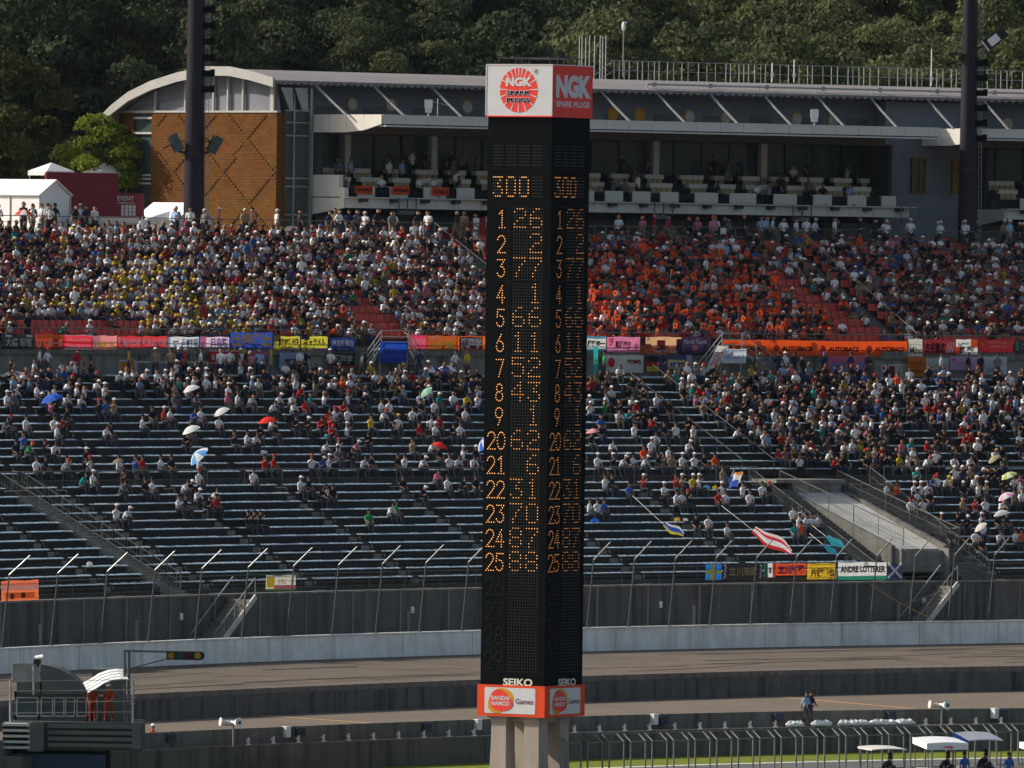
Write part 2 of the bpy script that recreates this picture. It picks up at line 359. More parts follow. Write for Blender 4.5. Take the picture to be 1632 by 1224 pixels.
for px,light,lab in ((457,1,'small white box on the pit wall, third from the scoreboard tower on its left'),(478,0,'dark blue box on the pit wall beside the small white box left of the tower'),
        (680,0,'dark blue box on the pit wall nearest the tower on its left'),(762,1,'small white box on the pit wall touching the left side of the tower'),
        (1043,1,'small white box on the pit wall, nearest right of the tower'),(1057,0,'dark blue box on the pit wall, nearest right of the tower'),
        (1240,0,'dark blue box on the pit wall left of the walking photographer'),(1420,0,'dark blue box on the pit wall left of the right loudspeaker'),(1586,1,'small white box on the pit wall near the right edge'),(1598,0,'dark blue box on the pit wall near the right edge'),(272,0,'dark blue box on the pit wall behind the kneeling marshal')):
    X,Y=onwall(px,1.3); o=MB(); wv=.16 if light else .27; o.box(-wv,wv,-.12,.17,.24,.72 if light else .62); o.box(-wv-.02,wv+.02,-.14,.17,(.72 if light else .62),(.76 if light else .66)); 
    o.build('junction_box',M['white'] if light else M['flatcol'],label=lab,cat='box',loc=(X,Y,0),rz=R(45)).color=(.045,.06,.09,1)
# ================================================================ LOWER GRANDSTAND
S0,S1=-60,125
def bz(k): return 5.84+.432*k
def bd(k): return 4.95+.88*k
def uz(j): return 11.28+.425*j
def ud(j): return 17.3+.88*j
def vz(k): return 18.55+.467*k
def vd(k): return 31.7+.93*k
VOM=((sOf(1275,14,10)+sOf(1412,6,7.6))/2,(sOf(1373,14.2,10.2)+sOf(1470,6,7.5))/2); print('VOM',VOM)
low=thing('lower_grandstand','lower concrete grandstand with rows of pale blue-grey benches','grandstand',loc=P(10,10,5))
low_loc=low.location.copy()
def sub(parent,o):
    o.matrix_parent_inverse=Matrix.Translation(-parent.location); return o
mb=MB(); prof=[(3.8,0),(3.8,5.1),(4.75,5.1)]
for k in range(12):
    t=bz(k)-.42; 
    if k>0: prof.append((bd(k)-.38,bz(k-1)-.42))
    else: prof.append((bd(0)-.2,5.1))
    prof.append((prof[-1][0],t))
prof+= [(14.85,prof[-1][1]),(14.85,10.4),(16.75,10.4)]
z=10.4
for j in range(13):
    prof.append((ud(j)-.38,z)); z=uz(j)-.42; prof.append((ud(j)-.38,z))
prof+=[(28.4,z),(28.4,16.15),(30.4,16.15),(30.4,0)]
for (a,b) in ((S0,VOM[0]),(VOM[1],S1)): mb.sweep(prof,a,b,seg=5)
terr=sub(low,mb.build('terrace',M['step'],low))
mb=MB(); mb.sweep([(3.5,0),(3.8,0),(3.8,5.1),(3.5,5.1)],S0,S1,seg=4); mb.sweep([(3.44,5.1),(3.9,5.1),(3.9,5.2),(3.44,5.2)],S0,S1,1,seg=4)
rn=random.Random(2)
for i in range(40):
    s=-50+i*4.1; mb.sbox(s,s+.12,3.42,3.5,0,5.1,1)
    if i%5==2: mb.sbox(s+1,s+1.2,3.40,3.5,3.9,4.25,2)
sub(low,mb.build('front_wall',[M['concd'],M['conc_mid'],M['white']],low))
# benches
gaps=[-33.9+9.07*i for i in range(18)]
STAIR=(-20.6,-18.6); 
def seat_geo(V,Fq,s0,s1,d,z,pitch=.47):
    n=max(1,int((s1-s0)/pitch)); st=(s1-s0)/n
    for i in range(n):
        a=s0+i*st+.015; b=a+st-.03; mid=(a+b)/2; base=len(V); tw_=rsd.uniform(-.018,.022); dp=rsd.uniform(.02,.045)
        for s,dz in ((a,0.0),(mid,-dp),(b,0.0)):
            for dd,zz in ((-.155,-.055),(-.17,-.03),(-.13,0.0),(.17,.028+dz*.5+tw_*.8),(.17,-.03)): V.append(P(s,d+dd,z+zz+(dz if -.15<dd<.1 else 0)))
        for c in range(2):
            q=base+c*5
            for r in range(4): Fq.append((q+r,q+5+r,q+6+r,q+r+1))
            Fq.append((q+4,q+9,q+5,q))
        Fq.append((base+4,base+3,base+2,base+1)); 
segs=[]
def blocks(stairs,vom):
    cuts=sorted([(g-.4,g+.4) for g in gaps]+stairs+vom); out=[]; a=S0
    for c0,c1 in cuts:
        if c0>a+.5: out.append((a,c0))
        a=max(a,c1)
    out.append((a,S1)); return out
for k in range(12):
    for (a,b) in blocks([STAIR],[(VOM[0]-2.6,VOM[1]+3)]): segs.append((a,b,bd(k),bz(k)))
for j in range(13):
    for (a,b) in blocks([],[(VOM[0]-2.6,VOM[1]+1)] if j<0 else []): segs.append((a,b,ud(j),uz(j)))
vis=[];rest=[]
for q in segs:
    x0=proj(P(q[0],q[2],q[3]))[0]; x1=proj(P(q[1],q[2],q[3]))[0]
    (vis if (x1>0 and x0<1632 and len(vis)<98) else rest).append(q)
for q in vis:
    V=[];Fq=[]; seat_geo(V,Fq,*q); c=P((q[0]+q[1])/2,q[2],q[3]); b=MB(); b.add([(v[0]-c[0],v[1]-c[1],v[2]-c[2]) for v in V],Fq)
    o=b.build('bench',M['bench'],low); o.location=Vector(c)-low.location
V=[];Fq=[]
for q in rest:
    x0=proj(P(q[0],q[2],q[3]))[0]; x1=proj(P(q[1],q[2],q[3]))[0]
    if x1>-250 and x0<1880: seat_geo(V,Fq,*q)
b=MB(); b.add(V,Fq); o=b.build('bench',M['bench'],low); o['kind']='stuff'; sub(low,o)
mb=MB()
for q in segs: mb.sbox(q[0]+.1,q[1]-.1,q[2]-.06,q[2]+.1,q[3]-.4,q[3]-.1,seg=9)
sub(low,mb.build('bench_support',M['benchleg'],low))
# steps in the gaps and in the wide stair
mb=MB()
for g in gaps:
    for k in range(12):
        mb.sbox(g-.36,g+.36,bd(k)-.80,bd(k)-.382,bz(k)-.84,bz(k)-.62,0)
    sub(low,mb.build('steps',M['conc_mid'],low)); mb=MB()
for k in range(12):
    for h in range(3): mb.sbox(STAIR[0]+.05,STAIR[1]-.05,bd(k)-.38-.88+.29*h,bd(k)-.383,bz(k)-.85+.143*h-.02,bz(k)-.85+.143*(h+1)-.03,0)
sub(low,mb.build('steps',M['conc_mid'],low))
# ---------------------------------------------------------------- vomitory roof slab
vt=thing('stair_roof','pale concrete sloping roof slab over the tunnel stairs between handrails','roof slab',loc=P(41,10,8))
mb=MB(); za=9.95; zb=6.95; n=5
for i in range(n):
    t0,t1=i/n,(i+1)/n; d0=14.4-8.6*t0; d1=14.4-8.6*t1; z0=za+(zb-za)*t0; z1=za+(zb-za)*t1
    for j in range(4):
        vw=(VOM[1]-VOM[0])/4; a=VOM[0]+vw*j+.03; b=VOM[0]+vw*(j+1)-.03
        mb.hexa([P(a,d1+.04,z1-.3),P(b,d1+.04,z1-.3),P(b,d0-.04,z0-.3),P(a,d0-.04,z0-.3),P(a,d1+.04,z1),P(b,d1+.04,z1),P(b,d0-.04,z0),P(a,d0-.04,z0)])
sub(vt,mb.build('slab_panels',M['slab'],vt))
mb=MB()
mb.hexa([P(VOM[0],5.8,zb-.5),P(VOM[1],5.8,zb-.5),P(VOM[1],14.5,za-.5),P(VOM[0],14.5,za-.5),P(VOM[0],5.8,zb-.02),P(VOM[1],5.8,zb-.02),P(VOM[1],14.5,za-.02),P(VOM[0],14.5,za-.02)])
mb.sbox(VOM[0],VOM[1],14.5,16.5,5,za+.55); mb.sbox(VOM[0]-1.2,VOM[1]+.1,14.3,16.6,za+.55,za+.75,0)
for j in range(4): mb.sbox(VOM[0]+.05+1.4*j,VOM[0]+.18+1.4*j,14.4,14.5,za-.0,za+.55,0)
mb.sbox(VOM[0],VOM[0]+.12,5,16.5,3,7.0); mb.sbox(VOM[1]-.12,VOM[1],5,16.5,3,7.0)
mb.sbox(VOM[0],VOM[1],5.5,5.8,zb-1.3,zb-.1)
mb.sbox(VOM[0]-.1,VOM[1]+.1,16.5,28,4,10.39)
sub(vt,mb.build('frame',M['conc_mid'],vt))
for sgn,s in (('l',VOM[0]-.15),('r',VOM[1]+.15)):
    mb=MB(); mb.hexa([P(s-.14,5.5,zb-2),P(s+.14,5.5,zb-2),P(s+.14,14.6,za-1),P(s-.14,14.6,za-1),P(s-.14,5.5,zb+.2),P(s+.14,5.5,zb+.2),P(s+.14,14.6,za+.2),P(s-.14,14.6,za+.2)])
    sub(vt,mb.build('side_wall',M['conc'],vt))
# ================================================================ RAILINGS
def railing(name,label,pts,h=1.0,bars=0,post=1.8,r=.028,m='rail',mid=2,cat='railing',group=None,balu=0):
    mb=MB(); pts=[Vector(p) for p in pts]; up=Vector((0,0,h))
    for a,b in zip(pts[:-1],pts[1:]):
        mb.tube(a+up,b+up,r*1.3,n=5)
        for i in range(mid): mb.tube(a+up*((i+1)/(mid+1)),b+up*((i+1)/(mid+1)),r*.6,n=4)
        L=(b-a).length; n=max(1,int(L/post))
        for i in range(n+1): q=a+(b-a)*(i/n); mb.tube(q,q+up,r,n=5)
        if balu:
            k=int(L/balu)
            for i in range(k): q=a+(b-a)*((i+.5)/k); mb.tube(q+Vector((0,0,.08)),q+up,r*.4,n=3,caps=False)
    o=mb.build(name,M[m],label=label,cat=cat,group=group); return o
railing('aisle_railing','long grey pipe railing along the front of the middle aisle',[P(s,15.05,10.42) for s in np.arange(-60,VOM[0]-1,3)],1.0,post=2.9,mid=1)
railing('aisle_railing','grey pipe railing along the middle aisle right of the tunnel stairs',[P(s,15.05,10.42) for s in np.arange(VOM[1]+3.5,110,3)],1.0,post=2.9,mid=1)
railing('front_railing','low wire railing along the top of the dark concrete wall',[P(s,3.75,5.2) for s in np.arange(-60,122,3)],.95,post=2.9,r=.018,mid=3)
for s,lab in ((STAIR[0],'left handrail of the wide stairs at the far left of the benches'),(STAIR[1],'right handrail of the wide stairs at the far left of the benches')):
    railing('stair_handrail',lab,[P(s,4.6,5.3),P(s,14.9,10.4),P(s,15.6,10.45)],1.0,post=2.4,r=.026,mid=1,balu=.22)
for s,lab in ((VOM[0]-2.4,'outer left handrail beside the tunnel stairs'),(VOM[0]-.2,'inner left handrail on the sloping roof slab'),(VOM[1]+.3,'inner right handrail on the sloping roof slab'),(VOM[1]+2.6,'outer right handrail beside the tunnel stairs')):
    inner='inner' in lab
    railing('stair_handrail',lab,[P(s,4.6,5.3 if not inner else zb+.2),P(s,15.2,10.4 if not inner else za+.25)],1.0,post=2.2,r=.024,mid=1,balu=.16)
for a,b in ((VOM[0]-2.3,VOM[0]-.4),(VOM[1]+.5,VOM[1]+2.5)):
    mb=MB()
    for k in range(12):
        for h in range(3): mb.sbox(a,b,bd(k)-.38-.88+.29*h,bd(k)-.383,bz(k)-.85+.143*h-.02,bz(k)-.85+.143*(h+1)-.03,0)
    sub(low,mb.build('steps',M['conc'],low))
sq=(sOf(1177,17.2,11.8)+sOf(993,28,17.1))/2
for s,lab in ((sq,'long thin handrail up the benches right of the scoreboard tower'),(sq+2.3,'second long handrail up the benches right of the scoreboard tower')):
    railing('stair_handrail',lab,[P(s,17.2,10.8),P(s,28,16.1)],1.0,post=2.4,r=.018,mid=0)
# ================================================================ CONCOURSE WALL AND UPPER GRANDSTAND
up=thing('upper_grandstand','upper concrete grandstand with red bucket seats behind the row of banners','grandstand',loc=P(30,36,20))
mb=MB(); prof=[(30.4,0),(30.4,17.95),(31.2,17.95)]; z=18.1
for k in range(13):
    prof.append((vd(k)-.42,z)); z=vz(k)-.42; prof.append((vd(k)-.42,z))
prof+=[(43.6,z),(43.6,24.25),(50,24.25),(50,0)]
mb.sweep(prof,S0,S1+40,seg=5); sub(up,mb.build('terrace',M['step'],up))
mb=MB(); mb.sweep([(30.2,16.15),(30.4,16.15),(30.4,17.5),(30.2,17.5)],S0,S1,seg=4); mb.sweep([(30.0,17.5),(30.4,17.5),(30.4,17.98),(30.0,17.98)],S0,S1,1,seg=4)
for i in range(46):
    s=-50+i*3.6; mb.sbox(s,s+.35,30.05,30.2,16.15,17.5,1)
sub(up,mb.build('front_wall',[M['conc_mid'],M['conc']],up))
upst=[(38.8,40.4),(60.5,61.5),(-12,-10.6),(86,87.5)]
ub=sorted(upst); ubl=[(-20,-12)]+[(ub[i][1],ub[i+1][0]) for i in range(len(ub)-1)]+[(ub[-1][1],110)]
for k,(sa_,sb_) in [(k,q) for k in range(13) for q in ubl]:
    V=[];Fq=[]; s=sa_
    while s<sb_-.45:
        if True:
            d=vd(k); z=vz(k); b=len(V)
            for ss in (s+.03,s+.24,s+.45):
                dz=-.02 if abs(ss-s-.24)<.01 else 0
                for dd,zz in ((-.2,-.08),(-.2,0),(.16,-.02+dz),(.24+dz,.36),(.27,.36),(.22,-.05)): V.append(P(ss,d+dd,z+zz))
            for c in range(2):
                q=b+c*6
                for r in range(5): Fq.append((q+r,q+6+r,q+7+r,q+r+1))
            Fq.append((b,b+1,b+2,b+5)); Fq.append((b+5,b+2,b+3,b+4))
        s+=.49
    b=MB(); b.add(V,Fq); sub(up,b.build('seat_row',M['redseat'],up))
for (a,b) in upst:
    mb=MB()
    for k in range(13):
        for h in range(3): mb.sbox(a+.1,b-.1,vd(k)-.42-.93+.31*h,vd(k)-.423,vz(k)-.9+.155*h-.02,vz(k)-.9+.155*(h+1)-.03,0)
    sub(up,mb.build('steps',M['conc'],up))
railing('front_railing','pipe railing in front of the upper seats that carries the banners',[P(s,31.0,17.98) for s in np.arange(-20,112,3)],.95,post=2.9,mid=1)
for s,lab in ((38.7,'handrail down the upper seats left of the scoreboard tower'),(61.8,'long pale diagonal handrail down the red seats on the right')):
    railing('stair_handrail',lab,[P(s,31.2,18.1),P(s,43.3,24.25)],1.0,post=2.9,r=.02,mid=0,m='fencep0' if s>50 else 'rail')
railing('top_railing','dark wire railing along the top edge of the upper seats',[P(s,43.9,24.25) for s in np.arange(-10,112,3)],1.0,post=2.9,r=.02,mid=2)
mb=MB(); mb.sweep([(43.6,24.2),(90,24.2),(90,24.24),(43.6,24.256)],-80,175,seg=6); mb.build('plaza_paving',M['conc_mid'],kind='structure')
# concourse stairs with rails
for (xl,xr,xt0,xt1,lab) in ((572,682,607,650,'metal stairs up from the concourse behind the hanging blue banner'),(1112,1250,1150,1182,'metal stairs up from the concourse beside the white slanted banner')):
    t=thing('access_stairs',lab,'stairs',loc=P(sOf((xt0+xt1)/2,29.6,16.2),29.6,16.2))
    sa,sb,s0,s1=[sOf(q,29.4,17.5) for q in (xl,xr,xt0,xt1)]; zt=17.95
    mb=MB(); mb.sbox(s0,s1,29.3,30.3,zt-.15,zt); 
    for (p,q) in ((sa,s0),(sb,s1)):
        for i in range(8):
            u=(i+.5)/8; c=p+(q-p)*u; zz=16.2+(zt-16.2)*u; mb.sbox(c-.17,c+.17,29.4,30.2,zz-.04,zz)
    sub(t,mb.build('treads',M['conc'],t))
    mb=MB()
    for (p,q) in ((sa,s0),(sb,s1)):
        mb.bar(P(p,29.38,16.15),P(q,29.38,zt-.05),.06,.2)
        for h in (.35,.65,1.0): mb.tube(P(p,29.36,16.15+h),P(q,29.36,zt+h),.03,n=5)
        for i in range(4): u=i/3; mb.tube(P(p+(q-p)*u,29.36,16.2+(zt-16.2)*u),P(p+(q-p)*u,29.36,17.2+(zt-16.2)*u),.028,n=5)
    for h in (.35,.65,1.0): mb.tube(P(s0,29.3,zt+h),P(s1,29.3,zt+h),.03,n=5)
    for s in (s0,s1): mb.tube(P(s,29.5,16.15),P(s,29.5,zt),.06,n=6)
    sub(t,mb.build('handrail',M['steel'],t))
# doors in the concourse wall
for (x0,x1,y0,y1,c,lab) in ((190,213,576,606,(.55,.20,.02),'open orange doorway in the concourse wall on the left'),(216,270,578,606,(.20,.21,.22),'wide grey shutter in the concourse wall right of the orange doorway'),(274,332,578,606,(.19,.20,.21),'wide grey shutter in the concourse wall below the team banner'),(1405,1425,583,606,(.12,.01,.01),'dark red door in the concourse wall on the right'),(1428,1446,583,606,(.35,.36,.33),'pale grey door leaf beside the dark red door'),(1180,1204,566,606,(.25,.26,.22),'pale door panel in the concourse wall behind the stairs')):
    a,z1=atd(x0,y0,30.15); b,_=atd(x1,y1,30.15); mb=MB(); mb.sbox(a,b,30.08,30.21,16.16,z1); mb.sbox(a-.06,a,30.05,30.2,16.16,z1+.08,1); mb.sbox(b,b+.06,30.05,30.2,16.16,z1+.08,1); mb.sbox(a,b,30.05,30.2,z1,z1+.08,1)
    mb.sbox((a+b)/2-.01,(a+b)/2+.01,30.06,30.08,16.2,z1-.02,1); mb.build('wall_door',[M['flatcol'],M['frame']],label=lab,cat='door').color=(*c,1)
# ================================================================ STAIRS ON THE DARK WALL (going down to the track wall)
for (xt,yt,xb,yb,lab) in ((388,948,322,1012,'concrete stairs with pale handrail down the dark wall on the left'),(1512,925,1448,992,'concrete stairs with pale handrail down the dark wall on the right')):
    t=thing('wall_stairs',lab,'stairs',loc=P(sOf(xb,2.5,3),2.5,0))
    sa=sOf(xt,2.6,5.1); sb=sOf(xb,2.6,2.6); n=12; mb=MB()
    for i in range(n):
        u=(i+.5)/n; c=sa+(sb-sa)*u; zz=5.05-2.9*u; hw=abs(sb-sa)/n/2; mb.sbox(c-hw,c+hw,1.9,3.44,zz-.25,zz)
    sub(t,mb.build('steps',M['conc_mid'],t))
    mb=MB(); mb.bar(P(sa,1.8,5.1),P(sb,1.8,2.2),.1,.28); sub(t,mb.build('stringer',M['slab'],t))
    mb=MB(); mb.tube(P(sa,3.3,6.1),P(sb,3.3,3.2),.04); mb.tube(P(sa,1.85,6.1),P(sb,1.85,3.2),.03,n=5)
    for i in range(5): u=i/4; mb.tube(P(sa+(sb-sa)*u,1.85,5.1-2.9*u),P(sa+(sb-sa)*u,1.85,6.1-2.9*u),.025,n=5)
    sub(t,mb.build('handrail',M['steel'],t))
# ================================================================ CATCH FENCE
cf=thing('catch_fence','tall catch fence with slanted arm posts standing on the white track wall','fence',loc=P(0,.15,3))
xs=[3,81,160,236,311,385,457,529,598.7,668,736,805,870,935.5,1001,1066,1131,1195.7,1259,1323,1387,1449,1511,1575,1637]
mb0=None; arms=[]
for x in xs:
    s=sOf(x,.15,3.05); b=P(s,.15,3.05); tp=P(s,.15,6.75)
    tp=(tp[0]+.32,tp[1],tp[2]) if True else tp; n,_=frame(s)
    ar=(tp[0]-n[0]*1.2,tp[1]-n[1]*1.2,tp[2]+1.02); 
    mb=MB(); mb.tube(b,tp,.046,.042,n=7); mb.box(b[0]-.12,b[0]+.12,b[1]-.12,b[1]+.12,3.05,3.09); o=sub(cf,mb.build('post',M['rail'],cf)); 
    mb=MB(); mb.tube(tp,ar,.04,.034,n=6); a=mb.build('arm',M['steel'],o); arms.append((b,tp,ar))
mb=MB()
for i in range(len(arms)-1):
    A,B=arms[i],arms[i+1]
    for u in (.12,.3,.48,.66,.84,1.0): mb.tube(Vector(A[0]).lerp(Vector(A[1]),u),Vector(B[0]).lerp(Vector(B[1]),u),.006,n=3,caps=False)
    for u in (.5,1.0): mb.tube(Vector(A[1]).lerp(Vector(A[2]),u),Vector(B[1]).lerp(Vector(B[2]),u),.006,n=3,caps=False)
sub(cf,mb.build('cable',M['steeld'],cf))
for x in (64,218,651,1106,1432):
    s=sOf(x,1.2,3.2); mb=MB(); q=P(s,1.2,0); mb.box(q[0]-.07,q[0]+.07,q[1]-.07,q[1]+.07,2.8,4.0); mb.box(q[0]-.1,q[0]+.1,q[1]-.1,q[1]+.1,4.0,4.06)
    mb.build('marker_post',M['conc_mid'],label='short concrete marker post behind the track wall, '+{64:'far left behind the cabin mast',218:'left of the left wall stairs',651:'nearest left of the tower',1106:'below the blue flag with yellow cross',1432:'beside the right wall stairs'}[x],cat='post',group='marker posts behind the track wall')

for (xa,ya,xb,yb,da,db,lab) in ((1385,930,1490,988,3.3,1.0,'long orange rope slanting down across the dark wall at the right'),(1505,938,1440,962,2.6,3.0,'short orange rope crossing the long one beside the wall stairs')):
    A=(lambda q:P(q[0],da,q[1]))(atd(xa,ya,da)); B=(lambda q:P(q[0],db,q[1]))(atd(xb,yb,db)); mb=MB(); pts=[Vector(A).lerp(Vector(B),u/6)+Vector((0,0,-.12*math.sin(math.pi*u/6))) for u in range(7)]; mb.path(pts,.022,n=5); mb.build('rope',M['yline'],label=lab,cat='rope')
# ================================================================ MAIN BUILDING
bl=thing('pit_building','long dark grey spectator building with arched metal roof, brick end wall and white balconies','building',loc=P(55,56,24.3))
SL=34.7
def bsub(o): return sub(bl,o)
# brick end wall
def wall_uv(o,axis):
    me=o.data; uv=me.uv_layers.new(name='UVMap')
    for lp in me.loops:
        v=me.vertices[lp.vertex_index].co; r=math.hypot(v.x-CC[0],v.y-CC[1])-R0; s=(A0-math.atan2(v.y-CC[1],v.x-CC[0]))*R0
        uv.data[lp.index].uv=((r if axis=='d' else s*1.3),v.z)
mb=MB(); dW=[atS(x,300,SL)[0] for x in (440,240,211,195)]
mb.sbox(SL,SL+.4,dW[0],dW[1],24.2,31.7); mb.sbox(SL,SL+.4,dW[2],dW[3]+.4,24.2,31.7); mb.sbox(SL+.401,35.25,52,52.5,24.2,31.7); mb.sbox(SL+.05,SL+.4,dW[1]-.02,dW[2]+.02,24.2,24.6)
o=bsub(mb.build('brick_wall',M['brick'],bl)); wall_uv(o,'d')
mb=MB(); r=0; z=24.3
while z<31.6:
    d=dW[0]+.1+(.21 if r%2 else 0)
    while d<dW[1]-.5:
        a=((d-dW[0])/4.6+(z-24.2)/3.9)%1; b=((d-dW[0])/4.6-(z-24.2)/3.9)%1
        if a<.17 or b<.17: mb.sbox(SL-(.04 if min(a,b)<.085 else .025),SL-.002,d,d+.40,z,z+.155)
        d+=.42
    z+=.17; r+=1
o=bsub(mb.build('brick_relief',M['brick'],bl)); wall_uv(o,'d')
mb=MB(); mb.sbox(SL+.15,SL+.2,dW[1],dW[2],24.6,31.6,0)
for y in (178,187,211,278,284,291): zz=atS(225,y,SL)[1]; mb.sbox(SL+.02,SL+.14,dW[1],dW[2],zz-.1,zz+.02,1)
bsub(mb.build('window',[M['glass'],M['frame']],bl))
# roof
arc=[(67.6,31.2),(66.4,32.0),(64.84,32.8),(62.8,33.45),(60.4,33.95),(57.64,34.32),(55.63,34.3),(53.8,34.05),(52.4,33.78),(51.6,33.62)]
mb=MB(); prof=arc+[(d-.0,z-.15) for d,z in arc[::-1]]; mb.sweep(prof,SL-.5,165,seg=5,n=None)
bsub(mb.build('roof',M['roof'],bl))
mb=MB()
s=SL
while s<120:
    mb.sbox(s,s+.2,51.52,52.6,33.38,33.52); s+=.42
bsub(mb.build('eave_trim',M['eave'],bl))
mb=MB(); 
for (d0,z0),(d1,z1) in zip(arc[:-1],arc[1:]): mb.hexa([P(SL-.62,d0,z0-.42),P(SL-.5,d0,z0-.42),P(SL-.5,d1,z1-.42),P(SL-.62,d1,z1-.42),P(SL-.62,d0,z0+.14),P(SL-.5,d0,z0+.14),P(SL-.5,d1,z1+.14),P(SL-.62,d1,z1+.14)])
mb.sbox(SL-.05,SL+.2,52,66.8,31.7,31.82)
for x in (247,295,340,363,387,436):
    d=atS(x,170,SL)[0]; 
    zt=np.interp(d,[a[0] for a in arc[::-1]],[a[1] for a in arc[::-1]])-.3; mb.sbox(SL-.03,SL+.1,d-.06 if x<430 else d-.02,d+.06 if x<430 else d+.3,31.82,zt)
bsub(mb.build('roof_trim',M['trim'],bl))
mb=MB(); fs=[(d,z-.28) for d,z in arc if 52<d<66.9]; vs=[P(SL+.15,d,z) for d,z in fs]+[P(SL+.15,66.8,31.75),P(SL+.15,52.1,31.75)]; 
vs=vs[:len(fs)]+[P(SL+.15,52.1,31.75),P(SL+.15,66.8,31.75)]; vs2=[(v[0]+.1,v[1]+.12,v[2]) for v in vs]; n=len(vs); mb.add(vs+vs2,[tuple(range(n)),tuple(range(2*n-1,n-1,-1))]+[(i,(i+1)%n,n+(i+1)%n,n+i) for i in range(n)])
bsub(mb.build('gable_glazing',M['facade'],bl))
# core (back mass) and upper facade
mb=MB(); mb.sbox(SL+.45,160,58.5,66,24.2,31.7); mb.sbox(SL+.42,160,54.0,54.3,31.2,33.85); mb.sbox(72.3,77.6,52.6,58.4,24.2,33.3); mb.sbox(SL+.42,160,54.3,58.6,31.2,31.6); mb.sbox(35.3,36.9,52.6,58.4,24.2,33.3)
bsub(mb.build('facade_wall',M['facade'],bl))
mb=MB(); 
for i in range(14): 
    a=sOf(505+i*77,53.9,31.9); mb=MB(); mb.sbox(a,a+1.25,53.93,54.0,31.66,32.2); bsub(mb.build('vent_panel',M['steeld'],bl))
for x,y,full in ((562,166,0),(623,167,0),(745,170,0),(977,182,1),(1020,184,1),(1099,186,0),(1157,187,0),(1270,190,0),(1328,191,0),(1440,193,0),(1496,194,0),(1606,198,0)):
    s,z=atd(x,y,53.9); n,t=frame(s); ax=(-n[0],-n[1],0); mb=MB()
    mb.disc(P(s,53.99,z),ax,.42,.07,22,0); mb.disc(P(s,53.93,z),ax,.34,.04,20,1)
    bsub(mb.build('round_window',[M['yellow'],M['yellow'] if full else M['steel']],bl))
for x,y in ((500,133),(594,133),(687,139),(957,149),(1046,152),(1131,156),(1217,159),(1302,161),(1387,163),(1478,167),(1567,178)):
    s,_=atd(x,y,51.7); mb=MB(); mb.bar(P(s,51.7,33.45),P(s,48.7,31.62),.09,.12); bsub(mb.build('strut',M['steel'],bl))
# stair glazing
mb=MB(); sa,sb=35.25,36.85; mb.sbox(sa,sb,52.25,52.3,24.25,33.2,0)
sm=sOf(468,52.1,28)
mb.sbox(sm-.03,sm+.05,52.1,52.24,24.25,33.2,1); mb.sbox(sb-.05,sb+.08,52.05,52.24,24.25,33.2,1)
for y in (176,195,216,284,297,342): z=atd(470,y,52.2)[1]; mb.sbox(sa,sb,52.12,52.24,z-.05,z+.03,1)
bsub(mb.build('stair_window',[M['glass'],M['steel']],bl))
mb=MB(); 
for (xa,xb,xc,xd) in ((449,466,462,468),(470,490,482,492)): a,b,c,d=[sOf(q,51.9,32.5) for q in (xa,xb,xc,xd)]; mb.hexa([P(c,51.9,31.9),P(d,51.9,31.9),P(d,52.0,31.9),P(c,52,31.9),P(a,51.9,33.2),P(b,51.9,33.2),P(b,52,33.2),P(a,52,33.2)])
bsub(mb.build('glazed_panel',M['steel'],bl))
def panels(mb,s0,s1,d,z0,z1,step=1.42,m=0):
    s=s0
    while s<s1-.1: e=min(s+step,s1); mb.sbox(s+.012,e-.012,d,d+.12,z0,z1,m); s=e
